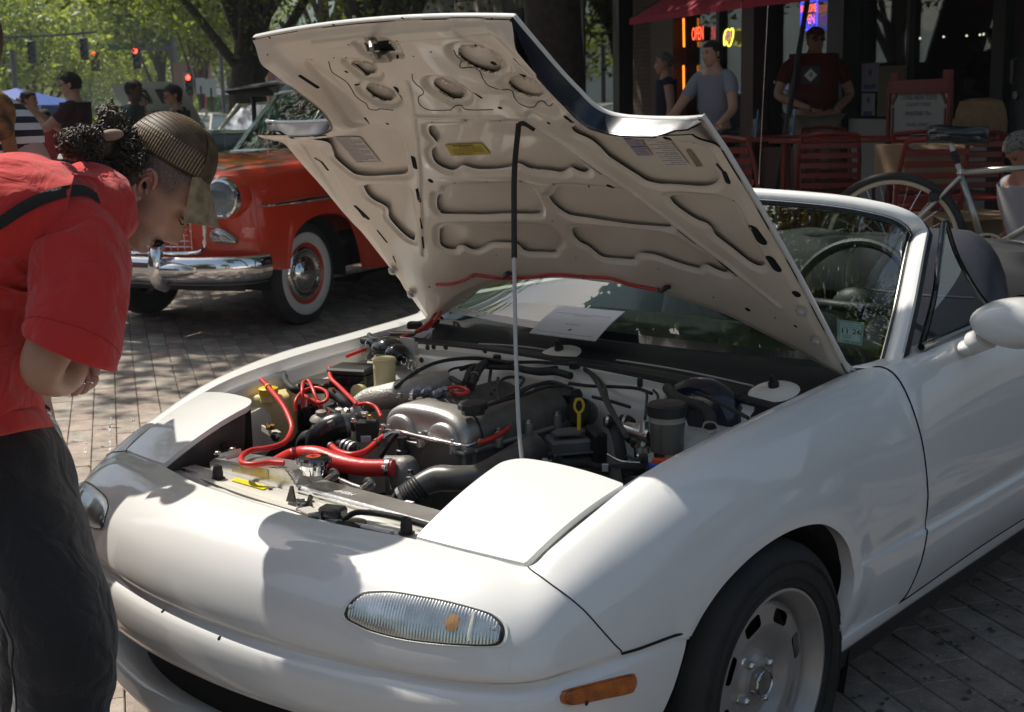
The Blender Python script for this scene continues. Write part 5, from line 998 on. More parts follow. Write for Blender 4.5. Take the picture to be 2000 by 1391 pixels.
part('sticker_date', text_mb('11 26', Wd*.34, sq(.52, .47, .002), sx_, sy_, 0, bold=.0004), INK, st_, smooth=None)
part('sticker_heading', text_mb('NEW YORK STATE', Wd*.10, sq(.5, .18, .002), sx_, sy_, 0), mat('sticker ink', (.25, .3, .3), .6), st_, smooth=None)
part('sticker_lines', text_mb('INSPECTION', Wd*.11, sq(.5, .30, .002), sx_, sy_, 0), mat('sticker ink', (.25, .3, .3)), st_, smooth=None)
q_ = MB(); r = random.Random(3)
for i in range(60): q_.add([sq(u, v, .0015) for u, v in ((a_, b_) for a_, b_ in [(.62+.2*(i % 8)/8, .62+.2*(i//8)/8), (.62+.2*(i % 8)/8+.02, .62+.2*(i//8)/8), (.62+.2*(i % 8)/8+.02, .62+.2*(i//8)/8+.02), (.62+.2*(i % 8)/8, .62+.2*(i//8)/8+.02)])], [(0, 1, 2, 3)]) if False else None
for v in (.64, .70, .76): q_.add([sq(.2, v, .0015), sq(.55, v, .0015), sq(.55, v+.02, .0015), sq(.2, v+.02, .0015)], [(0, 1, 2, 3)])
part('sticker_lines', q_, mat('sticker ink', (.25, .3, .3)), st_, smooth=None)
Q2 = [onglass(*Lg(*p)) for p in ((326, 1120), (440, 1140), (430, 1190), (324, 1186))]
part('registration_sticker', MB().grid([[Q2[0], Q2[3]], [Q2[1], Q2[2]]]), mat('sticker pale green', (.42, .52, .48)))
L4 = lambda a, b: (920+a/5, 560+b/5)
b0, b1 = at(*L4(570, 448), y=1.225), at(*L4(1212, 528), y=1.185); t0, t1 = at(*L4(862, 186), y=1.395), at(*L4(1500, 242), y=1.385)
cardT = thing('show_card', 'white printed show card lying propped at the base of the roadster windshield', 'card', tuple(b0*.5+b1*.5))
def cq(a, b, o=0.): 
    p = (b0*(1-a)+b1*a)*(1-b)+(t0*(1-a)+t1*a)*b; n = unit(np.cross(b1-b0, t0-b0)); n *= np.sign(n@(CP-b0)); return p+n*(o+.004*sin(pi*b))
gN = [[cq(a, b) for b in np.linspace(0, 1, 8)] for a in np.linspace(0, 1, 8)]; gM = [[cq(a, b, -.0025) for b in np.linspace(0, 1, 8)] for a in np.linspace(0, 1, 8)]
cmb = MB().grid(gN).grid(gM, flip=True)
for e_ in (0, -1): cmb.quadstrip(gN[e_], gM[e_]).quadstrip([c[e_] for c in gN], [c[e_] for c in gM])
ob('sheet', cmb, mat('card paper', (.70, .66, .66), .6), cardT)
tx, ty = unit(b1-b0), unit(t0-b0)
fr_ = MB(); 
for (a0, b0_), (a1, b1_) in (((.08, .08), (.92, .08)), ((.92, .08), (.92, .72)), ((.08, .72), (.92, .72)), ((.08, .08), (.08, .72))): fr_.tube([cq(a0, b0_, .0006), cq(a1, b1_, .0006)], .0004, 4)
ob('border_line', fr_, mat('card grey ink', (.4, .38, .38), .7), cardT, smooth=None)
ob('print', text_mb('NA MIATA', .0115, cq(.5, .36, .0008), tx, ty, 0), mat('card dark ink', (.2, .18, .18), .7), cardT, smooth=None)
ob('print', text_mb('CAR SHOW ENTRY', .008, cq(.52, .66, .0008), tx, ty, 0), mat('card dark ink', (.2, .18, .18)), cardT, smooth=None)
ob('print', MB().box(cq(.54, .20, .001), (.011, .011, .0004), R=np.stack([tx, ty, np.cross(tx, ty)], 1)), mat('card dark ink', (.2, .18, .18)), cardT, smooth=None)
# ================================================================ THE STREET
DS = A([-.855, .5185, 0]); NS_ = A([.5185, .855, 0])      # along the street (away), across it (towards the shops)
def SP(s, n, z=0.): return s*DS+n*NS_+A([0, 0, z])
def sn(P): return float(A(P)@DS), float(A(P)@NS_)
def onwall(px, py, n=6.5):
    r = ray(px, py); t = (n-CP@NS_)/(r@NS_); return CP+r*t
def paver_mat():
    m = bpy.data.materials.new('brick paving'); m.use_nodes = True; t = m.node_tree; b = t.nodes['Principled BSDF']; b.inputs['Roughness'].default_value = .85
    tc = t.nodes.new('ShaderNodeTexCoord'); mp = t.nodes.new('ShaderNodeMapping'); mp.inputs['Rotation'].default_value = (0, 0, -atan2(DS[1], DS[0]))
    br = t.nodes.new('ShaderNodeTexBrick'); br.inputs['Scale'].default_value = 5.; br.inputs['Mortar Size'].default_value = .012; br.inputs['Color1'].default_value = (.20, .165, .14, 1); br.inputs['Color2'].default_value = (.26, .22, .19, 1); br.inputs['Mortar'].default_value = (.07, .055, .045, 1)
    n = t.nodes.new('ShaderNodeTexNoise'); n.inputs['Scale'].default_value = 60; n.inputs['Detail'].default_value = 8
    mx = t.nodes.new('ShaderNodeMix'); mx.data_type = 'RGBA'; mx.blend_type = 'MULTIPLY'; mx.inputs[0].default_value = .6
    t.links.new(tc.outputs['Object'], mp.inputs[0]); t.links.new(mp.outputs[0], br.inputs[0]); t.links.new(tc.outputs['Object'], n.inputs[0]); t.links.new(br.outputs[0], mx.inputs[6]); t.links.new(n.outputs[0], mx.inputs[7]); t.links.new(mx.outputs[2], b.inputs['Base Color'])
    return m
PAVM = paver_mat()
gx = MB().grid([[(x, y, -.012) for y in (-400, 700)] for x in (-900, 400)], flip=True)
ground = ob('ground', gx, PAVM, kind='structure')
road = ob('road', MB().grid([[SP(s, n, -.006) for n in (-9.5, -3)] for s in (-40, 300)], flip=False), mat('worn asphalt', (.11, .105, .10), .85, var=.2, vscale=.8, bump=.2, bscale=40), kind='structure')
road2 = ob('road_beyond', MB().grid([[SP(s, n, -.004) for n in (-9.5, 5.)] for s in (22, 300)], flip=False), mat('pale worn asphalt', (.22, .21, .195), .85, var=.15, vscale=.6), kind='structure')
def paver_surface(name, c):
    m = mat(name, c, .82); t = m.node_tree; b = t.nodes['Principled BSDF']; tc = t.nodes.new('ShaderNodeTexCoord')
    v = t.nodes.new('ShaderNodeTexVoronoi'); v.inputs['Scale'].default_value = 160; n = t.nodes.new('ShaderNodeTexNoise'); n.inputs['Scale'].default_value = 9; n.inputs['Detail'].default_value = 9; n.inputs['Roughness'].default_value = .7
    geo = t.nodes.new('ShaderNodeNewGeometry'); obi = t.nodes.new('ShaderNodeObjectInfo')
    cr = t.nodes.new('ShaderNodeValToRGB'); cr.color_ramp.elements[0].color = (c[0]*.55, c[1]*.55, c[2]*.55, 1); cr.color_ramp.elements[1].color = (min(1, c[0]*1.45), min(1, c[1]*1.45), min(1, c[2]*1.45), 1); cr.color_ramp.elements[0].position = .3; cr.color_ramp.elements[1].position = .7
    sp = t.nodes.new('ShaderNodeMapRange'); sp.inputs[1].default_value = .18; sp.inputs[2].default_value = .08; mx = t.nodes.new('ShaderNodeMix'); mx.data_type = 'RGBA'; mx.inputs[7].default_value = (.50, .47, .42, 1)
    w = t.nodes.new('ShaderNodeTexWhiteNoise'); w.noise_dimensions = '3D'
    ri = t.nodes.new('ShaderNodeMapRange'); ri.inputs[3].default_value = .78; ri.inputs[4].default_value = 1.2; mm = t.nodes.new('ShaderNodeMix'); mm.data_type = 'RGBA'; mm.blend_type = 'MULTIPLY'; mm.inputs[0].default_value = 1
    L = t.links.new; L(tc.outputs['Object'], v.inputs[0]); L(geo.outputs['Position'], n.inputs[0]); L(n.outputs[0], cr.inputs[0]); L(geo.outputs['Position'], v.inputs[0]); L(v.outputs['Color'], w.inputs[0])
    sel = t.nodes.new('ShaderNodeMapRange'); sel.inputs[1].default_value = .80; sel.inputs[2].default_value = .9; L(w.outputs[0], sel.inputs[0]); ml = t.nodes.new('ShaderNodeMath'); ml.operation = 'MULTIPLY'; L(v.outputs['Distance'], sp.inputs[0]); 
    sp.inputs[1].default_value = .45; sp.inputs[2].default_value = .2; L(sp.outputs[0], ml.inputs[0]); L(sel.outputs[0], ml.inputs[1]); L(ml.outputs[0], mx.inputs[0]); L(cr.outputs[0], mx.inputs[6])
    L(geo.outputs['Random Per Island'], ri.inputs[0]); L(mx.outputs[2], mm.inputs[6]); L(ri.outputs[0], mm.inputs[7]); L(mm.outputs[2], b.inputs['Base Color'])
    bp = t.nodes.new('ShaderNodeBump'); bp.inputs['Strength'].default_value = .5; bp.inputs['Distance'].default_value = .002; L(v.outputs['Distance'], bp.inputs['Height']); L(bp.outputs[0], b.inputs['Normal'])
    return m
PV = [paver_surface('grey brown paver', (.30, .245, .20)), paver_surface('pink brown paver', (.33, .255, .21)), paver_surface('pale paver', (.34, .29, .24))]
PLEN, PWID, GAP = .215, .104, .003
def paver_mesh(m):
    mb = MB(); b = .0028; x, y = PLEN/2-GAP/2, PWID/2-GAP/2
    V = [(-x, -y, -.01), (x, -y, -.01), (x, y, -.01), (-x, y, -.01), (-x, -y, -b), (x, -y, -b), (x, y, -b), (-x, y, -b), (-x+b, -y+b, 0), (x-b, -y+b, 0), (x-b, y-b, 0), (-x+b, y-b, 0)]
    F = [(0, 1, 5, 4), (1, 2, 6, 5), (2, 3, 7, 6), (3, 0, 4, 7), (4, 5, 9, 8), (5, 6, 10, 9), (6, 7, 11, 10), (7, 4, 8, 11), (8, 9, 10, 11)]
    me = bpy.data.meshes.new('paver'); me.from_pydata(V, [], F); me.materials.append(m); return me, A(V), F
PMS = [paver_mesh(m) for m in PV]; cand = []
ang = atan2(DS[1], DS[0]); rr = random.Random(5)
for j in range(-40, 130):
    n = j*PWID+.04; off = (j % 2)*PLEN/2+.06*sin(j*1.7)
    for i in range(-30, 90):
        s = i*PLEN+off; p = SP(s, n)
        q = CM @ (p-CP)
        if q[2] < .8 or q[2] > 15: continue
        px, py = 1000+FPX*q[0]/q[2], 695.5-FPX*q[1]/q[2]
        if not (-150 < px < 2150 and 380 < py < 1600): continue
        if n > 4.9 or n < -3.0: continue
        cand.append((q[2], px, py, s, n))
def seen(px, py): return (py < 1400 and ((0 < px < 560 and py > 540 and px-py < -160) or (px > 1600 and py > 1230-(px-1620)*.62+15)))
vis = sorted([c for c in cand if seen(c[1], c[2])])[:300]; vs = set(id(c) for c in vis); rest = [MB(), MB(), MB()]
ca, sa = cos(ang), sin(ang)
for c in cand:
    k = rr.choice([0, 0, 1, 2]); z = rr.uniform(-.0015, .0015); a = ang+rr.uniform(-.008, .008); p = SP(c[3]+rr.uniform(-.001, .001), c[4], z)
    if id(c) in vs:
        o = bpy.data.objects.new('paver', PMS[k][0]); COL.objects.link(o); o.location = p; o.rotation_euler = (0, 0, a); o.parent = ground
    else:
        V = PMS[k][1]; R_ = A([[cos(a), -sin(a), 0], [sin(a), cos(a), 0], [0, 0, 1]]); rest[k].add(V @ R_.T+p, PMS[k][2])
for k in range(3): ob('paver_field', rest[k], PV[k], ground, smooth=None, kind='stuff')
mk = MB(); rk = random.Random(2)
for (a, b) in (((640, 900), (640, 1060)), ((640, 1090), (632, 1285)), ((885, 930), (880, 960)), ((888, 1030), (878, 1165)), ((380, 1190), (372, 1310)), ((680, 1030), (765, 1028)), ((590, 1050), (520, 1045)), ((230, 1180), (270, 1187)), ((640, 1020), (640, 1040))):
    p, q = at(100+a[0]/5.563, 650+a[1]/5.563, z=.0012), at(100+b[0]/5.563, 650+b[1]/5.563, z=.0012)
    for i in range(9):
        t = rk.random(); c = p+(q-p)*t; w = rk.uniform(.003, .008); l = rk.uniform(.01, .035); mk.box(c+A([rk.uniform(-.004, .004), rk.uniform(-.004, .004), .0006]), (l, w, .0015), R=frame(q-p))
ob('paint_marks', mk, mat('white paint marks', (.7, .68, .64), .8, var=.2, vscale=200), ground, smooth=None, kind='stuff')
ter = [(-2.4, 4.35), (9, 4.35), (9, 1.6), (-6.6, 11.1), (-4.1, 8.9)]
ter = [(-2.4, 4.35), (9.0, 4.35), (9.6, 4.6), (-6.3, 13.5), (-6.5, 11.5), (-4.3, 9.2)]
ob('terrace', MB().prism(ter, (0, 0, .0), (1, 0, 0), (0, 1, 0), (0, 0, .38)), mat('terrace concrete', (.20, .19, .18), .85, var=.15, vscale=4, bump=.2), kind='structure', smooth=None)
pv = MB().prism([(0, 0), (0, 4), (60, 4), (60, 0)], SP(13.2, 5.4, 0), DS, NS_, (0, 0, .14)); ob('pavement', pv, mat('pavement concrete', (.32, .30, .28), .85, var=.15, vscale=3), kind='structure', smooth=None)
# ---------------------------------------------------------------- foliage
def leafmat(name, c, tr=.5):
    if name in MATS: return MATS[name]
    m = bpy.data.materials.new(name); m.use_nodes = True; MATS[name] = m; t = m.node_tree; b = t.nodes['Principled BSDF']; b.inputs['Roughness'].default_value = .5
    g = t.nodes.new('ShaderNodeNewGeometry'); mx = t.nodes.new('ShaderNodeMix'); mx.data_type = 'RGBA'; mx.inputs[6].default_value = (c[0]*.55, c[1]*.6, c[2]*.6, 1); mx.inputs[7].default_value = (c[0]*1.5, c[1]*1.35, c[2]*1.2, 1)
    t.links.new(g.outputs['Random Per Island'], mx.inputs[0]); t.links.new(mx.outputs[2], b.inputs['Base Color'])
    tl = t.nodes.new('ShaderNodeBsdfTranslucent'); ms = t.nodes.new('ShaderNodeMixShader'); ms.inputs[0].default_value = tr
    cc = t.nodes.new('ShaderNodeMix'); cc.data_type = 'RGBA'; cc.blend_type = 'MULTIPLY'; cc.inputs[0].default_value = 1; cc.inputs[7].default_value = (1.5, 1.35, .5, 1); t.links.new(mx.outputs[2], cc.inputs[6]); t.links.new(cc.outputs[2], tl.inputs[0])
    t.links.new(b.outputs[0], ms.inputs[1]); t.links.new(tl.outputs[0], ms.inputs[2]); t.links.new(ms.outputs[0], t.nodes['Material Output'].inputs[0]); return m
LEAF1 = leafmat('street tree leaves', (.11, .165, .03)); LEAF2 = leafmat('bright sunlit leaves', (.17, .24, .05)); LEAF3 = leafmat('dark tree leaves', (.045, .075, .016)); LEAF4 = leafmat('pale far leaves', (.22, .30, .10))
BARK = mat('tree bark', (.075, .06, .048), .9, var=.35, vscale=14, bump=.8, bscale=30)
BARKD = mat('dark tree bark', (.055, .045, .038), .9, var=.35, vscale=12, bump=.9, bscale=24)
def leaves(centers, radii, n, size, rng, flat=.7, hang=.4):
    """n leaves scattered through a set of blobs; each a bent quad pair"""
    C_ = A(centers); Rr = A(radii); w = Rr[:, 0]*Rr[:, 1]*Rr[:, 2]; idx = rng.choice(len(C_), n, p=w/w.sum())
    d = rng.normal(size=(n, 3)); d /= np.linalg.norm(d, axis=1)[:, None]; rad = rng.random(n)**.42
    P = C_[idx]+d*rad[:, None]*Rr[idx]
    nx = rng.normal(size=(n, 3)); nx[:, 2] += flat*1.2; nx /= np.linalg.norm(nx, axis=1)[:, None]
    a = rng.normal(size=(n, 3)); a[:, 2] -= hang; a -= (a*nx).sum(1)[:, None]*nx; a /= np.linalg.norm(a, axis=1)[:, None]; b = np.cross(nx, a); s = size*rng.uniform(.6, 1.3, n)[:, None]
    V = np.stack([P-a*s*.5, P+b*s*.26+nx*s*.05, P+a*s*.55, P-b*s*.26+nx*s*.05], 1).reshape(-1, 3)
    return V, np.arange(4*n).reshape(n, 4)
def mesh_np(name, V, F, m):
    me = bpy.data.meshes.new(name); me.vertices.add(len(V)); me.vertices.foreach_set('co', A(V).ravel()); nF = len(F); k = F.shape[1]
    me.loops.add(nF*k); me.loops.foreach_set('vertex_index', F.ravel().astype(np.int32)); me.polygons.add(nF); me.polygons.foreach_set('loop_start', (np.arange(nF)*k).astype(np.int32)); me.update(); me.validate(); me.materials.append(m); return me
def blobs(c, R, n, r, rng, squash=.8):
    d = rng.normal(size=(n, 3)); d /= np.linalg.norm(d, axis=1)[:, None]; P = A(c)+d*(rng.random(n)[:, None]**.5)*A(R); rr_ = r*rng.uniform(.6, 1.25, n); return P, np.stack([rr_, rr_, rr_*squash], 1)
TREES = {}
def tree(label, base, H, R, crown_z, n, leaf, lm, trunk_r=.25, seed=1, group=None, nb=None, br=None, lean=(0, 0), bm=None, name='street_tree', hang=.4, squash=.75, trunk=True, crown_off=(0, 0), key=None, extra=()):
    rng = np.random.default_rng(seed); t = thing(name, label, 'tree', tuple(base), 0, group)
    c = A([lean[0]+crown_off[0], lean[1]+crown_off[1], (crown_z+H)/2]); nb = nb or 26; br = br or R*.34
    P, rd = blobs(c, (R*.85, R*.85, (H-crown_z)/2*.85), nb, br, rng)
    for e_ in list(extra)*7: P = np.vstack([P, [e_[0]]]); rd = np.vstack([rd, [e_[1]]])
    if trunk:
        mb = MB(); top = A([lean[0], lean[1], crown_z+(H-crown_z)*.45]); tp = crm([(0, 0, -.1), (0, 0, .5), A([lean[0]*.4+.08, lean[1]*.4-.06, crown_z*.6]), A([lean[0], lean[1], crown_z]), top], 20)
        mb.tube(tp, [trunk_r*1.35, trunk_r*1.02, trunk_r*.9, trunk_r*.75, trunk_r*.3], 12)
        for k in range(9):
            q = P[k*2 % len(P)]; s0 = tp[rng.integers(9, 17)]; mid = (s0+q)/2+rng.normal(size=3)*.15*R*.3+[0, 0, .1*R]; mb.tube(crm([s0, mid, q], 8), [trunk_r*.42, trunk_r*.25, trunk_r*.06], 7)
        if extra: mb.tube(crm([top, A(extra[-1][0])+[1, .3, .8], A(extra[1][0]), A(extra[0][0])], 16), [.06, .04, .02, .008], 7)
        ob('trunk', mb, bm or BARK, t, world=False, smooth=180)
    if key and key in TREES: o = bpy.data.objects.new('crown', TREES[key]); COL.objects.link(o); o.parent = t
    else:
        V, F = leaves(P, rd, n, leaf, rng, hang=hang); me = mesh_np('crown', V, F, lm); o = bpy.data.objects.new('crown', me); COL.objects.link(o); o.parent = t
        if key: TREES[key] = me
    return t
# ================================================================ RED 1950s CAR
class Surf:
    def __init__(s, G):
        s.G = A(G); E = np.concatenate([2*s.G[:1]-s.G[1:2], s.G, 2*s.G[-1:]-s.G[-2:-1]]); s.E = np.concatenate([2*E[:, :1]-E[:, 1:2], E, 2*E[:, -1:]-E[:, -2:-1]], 1); s.a, s.b = s.G.shape[:2]
    def __call__(s, u, t):
        u, t = np.clip(A(u), 0, s.a-1), np.clip(A(t), 0, s.b-1); i = np.minimum(u.astype(int), s.a-2); j = np.minimum(t.astype(int), s.b-2); wu, wt = _cr1(u-i), _cr1(t-j); r = 0
        for a in range(4):
            for b in range(4): r = r+(wu[..., a]*wt[..., b])[..., None]*s.E[i+a, j+b]
        return r
REDP = mat('red car paint', (.60, .034, .006), .3, coat=1., var=.03, vscale=2)
chv = thing('sedan', 'orange-red 1950s sedan with chrome bumper and whitewall tyres', 'car', (-5.46, 4.02, 0), radians(15))
cp_ = lambda name, mb, m, par=None, **k: ob(name, mb, m, par or chv, world=False, **k)
def cboth(name, mb, m, par=None, **k):
    o = cp_(name, mb, m, par, **k); w = MB(); w.v = [mir(v) for v in mb.v]; w.f = [f[::-1] for f in mb.f]; w.n = mb.n; return o, cp_(name, w, m, par, **k)
CG = [[(0,-.72,1.0),(0,-.77,.975),(0,-.80,.93),(0,-.81,.84),(0,-.815,.74),(0,-.815,.62),(0,-.81,.52),(0,-.79,.46)],
 [(.36,-.69,1.01),(.38,-.74,.99),(.40,-.775,.94),(.40,-.785,.85),(.40,-.79,.74),(.40,-.79,.62),(.40,-.785,.52),(.40,-.765,.46)],
 [(.46,-.60,1.035),(.54,-.68,1.03),(.60,-.735,1.0),(.63,-.745,.90),(.65,-.745,.76),(.66,-.745,.63),(.66,-.74,.52),(.65,-.72,.46)],
 [(.49,-.50,1.05),(.62,-.55,1.06),(.72,-.60,1.03),(.785,-.62,.93),(.815,-.62,.77),(.825,-.62,.63),(.82,-.61,.50),(.81,-.60,.43)],
 [(.51,-.36,1.06),(.66,-.36,1.075),(.775,-.36,1.045),(.835,-.36,.94),(.86,-.36,.78),(.87,-.36,.63),(.865,-.36,.48),(.85,-.36,.36)],
 [(.53,0,1.075),(.70,0,1.085),(.805,0,1.055),(.86,0,.95),(.88,0,.80),(.89,0,.64),(.885,0,.48),(.865,0,.32)],
 [(.56,.6,1.085),(.73,.6,1.09),(.83,.6,1.055),(.875,.6,.95),(.895,.6,.80),(.90,.6,.64),(.895,.6,.46),(.87,.6,.28)],
 [(.62,1.2,1.09),(.76,1.2,1.09),(.85,1.2,1.055),(.89,1.2,.95),(.905,1.2,.80),(.91,1.2,.64),(.905,1.2,.46),(.88,1.2,.28)],
 [(.66,2.4,1.07),(.78,2.4,1.065),(.86,2.4,1.03),(.90,2.4,.93),(.91,2.4,.80),(.915,2.4,.64),(.91,2.4,.46),(.88,2.4,.28)],
 [(.62,4.1,1.02),(.74,4.1,1.01),(.82,4.1,.97),(.86,4.1,.90),(.87,4.1,.78),(.87,4.1,.64),(.86,4.1,.5),(.84,4.1,.42)]]
CS = Surf(CG)
def cs_at(y, z):
    ys = CS.G[3:, 5, 1]; u = 3+np.interp(y, ys, np.arange(len(ys))); tt = np.linspace(0, 7, 141)
    for _ in range(4):
        p = CS(np.full(141, u), tt); k = np.argmin(np.abs(p[30:, 2]-z))+30; u += np.clip((y-p[k, 1])/.45, -.4, .4)
    k0 = max(31, min(139, k)); return u, np.interp(-z, -p[k0-1:k0+2, 2], tt[k0-1:k0+2])
front_ = CS(*np.meshgrid(np.linspace(0, 3.4, 36), np.linspace(0, 7, 30), indexing='ij')); full_ = np.concatenate([mir(front_[:0:-1]), front_])
body = cp_('front_panel', MB().grid(full_), REDP, smooth=60)
arch_ = A([cs_at(*p) for p in crm([(-.36, .42), (-.355, .52), (-.32, .62), (-.24, .685), (-.12, .725), (.02, .735), (.16, .72), (.27, .67), (.34, .58), (.40, .45), (.45, .33)], 50)])
o_ = cat(res(A([(3.4, 6.6), (3.4, 4), (3.4, 0)]), 14), res(A([(3.4, 0), (5.5, 0)]), 18), res(A([(5.5, 0), (7.0, 0)]), 14), res(A([(7.0, 0), (7.0, 3.5), (7.0, 7)]), 14)); i_ = crm(arch_, len(o_))
FGc = A([CS((o_*(1-k)+i_*k)[:, 0], (o_*(1-k)+i_*k)[:, 1]) for k in np.linspace(0, 1, 22)**.9]); FGc[-3:, :, 0] += A([.004, .010, .010])[:, None]
cboth('front_fender', MB().grid(np.concatenate([FGc, FGc[-1:]-[.02, 0, 0]])), REDP, smooth=60)
rd = CS(*np.meshgrid(np.linspace(7.0, 9, 30), np.linspace(0, 7, 24), indexing='ij')); cboth('side_panel', MB().grid(rd), REDP, smooth=60)
cboth('rocker_lower', MB().grid([[(.86, y, .28), (.80, y, .22), (.5, y, .22)] for y in np.linspace(.50, 2.5, 10)]), BLACKP)
hd = [[(x, y+.04*(x/.6)**2, 1.06+.012*(y+.7)+.045*(1-(x/w)**2)-.055*max(0, (-.35-y)/.4)**2) for x in np.linspace(-w, w, 30)] for y, w in [(-.76, .40), (-.72, .44), (-.6, .47), (-.4, .50), (0, .53), (.5, .56), (1.0, .60), (1.12, .62)]]
cp_('hood', MB().grid(hd, flip=True), REDP, smooth=60)
cp_('cowl', MB().grid([[(x, y, z-.02*(x/.8)**2) for x in np.linspace(-.82, .82, 20)] for y, z in [(1.08, 1.105), (1.2, 1.11), (1.5, 1.10)]], flip=True), REDP)
cp_('hood_ornament', MB().loft([[(a*.03*k, -.74+.3*q, 1.07+.04*k*b+.02*q) for a, b in ((1, 0), (.3, 1), (-.3, 1), (-1, 0))] for q, k in ((0, .2), (.15, .9), (.6, .7), (1, .05))]), CHROME)
cp_('grille_backing', MB().grid([[(x, -.80+.06*(x/.6)**2, z) for z in (.55, .86)] for x in np.linspace(-.54, .54, 16)]), DARKV)
yg = lambda x: -.822+.06*(abs(x)/.6)**2
fr_ = crm([(0, yg(0), .878), (.30, yg(.3), .875), (.51, yg(.51)+.0, .85), (.545, yg(.54), .76), (.545, yg(.54), .64), (.51, yg(.51), .565), (.3, yg(.3), .548), (0, yg(0), .546)], 50)
gf = cp_('grille_frame', MB().tube(np.concatenate([fr_, mir(fr_[::-1])]), .013, 8, closed=True), CHROME)
for x in np.linspace(-.50, .50, 21):
    cp_('grille_bar', MB().box((x, yg(x)+.010, .712), (.004, .016, .32)), CHROME, gf)
for z in np.linspace(.59, .84, 8): cp_('grille_bar', MB().tube([(x, yg(x)+.006, z) for x in np.linspace(-.53, .53, 16)], .0026, 6), CHROME, gf)
for sg in (1, -1):
    h0 = A([sg*.67, -.735, .885]); ax = unit([sg*.10, -1, 0])
    hb = cp_('headlight', MB().lathe([(.125, -.03), (.128, .0), (.118, .028), (.106, .032), (.098, .024)], h0, ax, 40, cap=False), CHROME)
    cp_('headlight_shell', MB().lathe([(.145, -.10), (.138, -.03), (.126, .0)], h0, ax, 40, cap=False), REDP, hb)
    cp_('headlight_lens', MB().lathe([(.102, .018), (.09, .034), (.06, .046), (.03, .051), (.0001, .053)], h0, ax, 40), glass('headlight glass', (.8, .85, .88), .02), hb)
    cp_('headlight_bowl', MB().lathe([(.10, .016), (.07, -.02), (.03, -.04), (.0001, -.045)], h0, ax, 30), mat('lamp bowl', (.5, .52, .54), .15, metal=1.), hb)
    pk = A([sg*.68, -.765, .655]); P_ = [(-.07, -.03), (-.085, .01), (-.06, .045), (-.01, .05), (.05, .02), (.09, -.02), (.07, -.035)]
    cp_('parking_light', MB().loft([[pk+A([sg*a*k, -.004-d+.12*max(0, a)*(.9), b*k]) for a, b in crm(A(P_+P_[:1]), 28)[:-1]] for k, d in ((1.08, -.01), (1.05, .012), (.92, .018), (.88, .010), (.6, .022), (.02, .026))]), mat('parking lamp', (.55, .54, .50), .12, metal=.85), smooth=50)
bl = A([(0, -.955), (.25, -.95), (.48, -.93), (.66, -.885), (.78, -.82), (.855, -.72), (.875, -.60)]); bl = crm(bl, 30); pth = np.concatenate([bl[:0:-1]*[-1, 1], bl])
prof = [(-.01, .545), (.018, .548), (.036, .525), (.045, .49), (.045, .455), (.034, .415), (.012, .39), (-.012, .385)]
T_ = np.gradient(pth, axis=0); T_ /= np.linalg.norm(T_, axis=1)[:, None]; Nn = np.stack([T_[:, 1], -T_[:, 0]], 1)
BG = [[(p[0]+n_[0]*d*(1), p[1]+n_[1]*d, z+.0) for p, n_ in zip(pth, Nn)] for d, z in prof]
bpr = cp_('bumper', MB().grid(BG, flip=False), CHROME, smooth=70)
cp_('bumper_lip', MB().grid([[(p[0]+n_[0]*d, p[1]+n_[1]*d, z) for p, n_ in zip(pth, Nn)] for d, z in ((.01, .385), (-.0, .372), (-.05, .365))]), mat('dull chrome', (.4, .4, .4), .3, metal=1.), bpr)
cp_('splash_pan', MB().grid([[(x, -.80+.1*(x/.8)**2, z) for x in np.linspace(-.78, .78, 12)] for z in (.50, .32)]), mat('dark under pan', (.02, .012, .01), .6), bpr)
for sg in (1, -1):
    gpts = [(sg*.36, -.94, .36), (sg*.36, -1.005, .40), (sg*.36, -1.02, .48), (sg*.36, -1.01, .56), (sg*.36, -.975, .63), (sg*.36, -.94, .655)]
    cp_('bumper_guard', MB().tube(crm(gpts, 20), [.035, .042, .045, .042, .034, .024], 16), CHROME, bpr)
    cp_('guard_wing', MB().tube(crm([(sg*.36, -.99, .47), (sg*.50, -.985, .475), (sg*.60, -.955, .47)], 10), [.05, .045, .02], 14), CHROME, bpr)
tr = [CS(u, t) for u, t in [cs_at(y, z) for y, z in crm([(-.60, .83), (-.36, .835), (0, .842), (.6, .855), (1.2, .865), (2.4, .865)], 24)]]; cboth('side_trim', MB().tube(A(tr)+[.024, 0, 0], [.004, .016, .018, .018, .018], 8), CHROME)
cboth('door_gap', MB().tube([CS(7.0-.3, t) for t in np.linspace(.4, 6.8, 20)], .004, 5), DARKV)
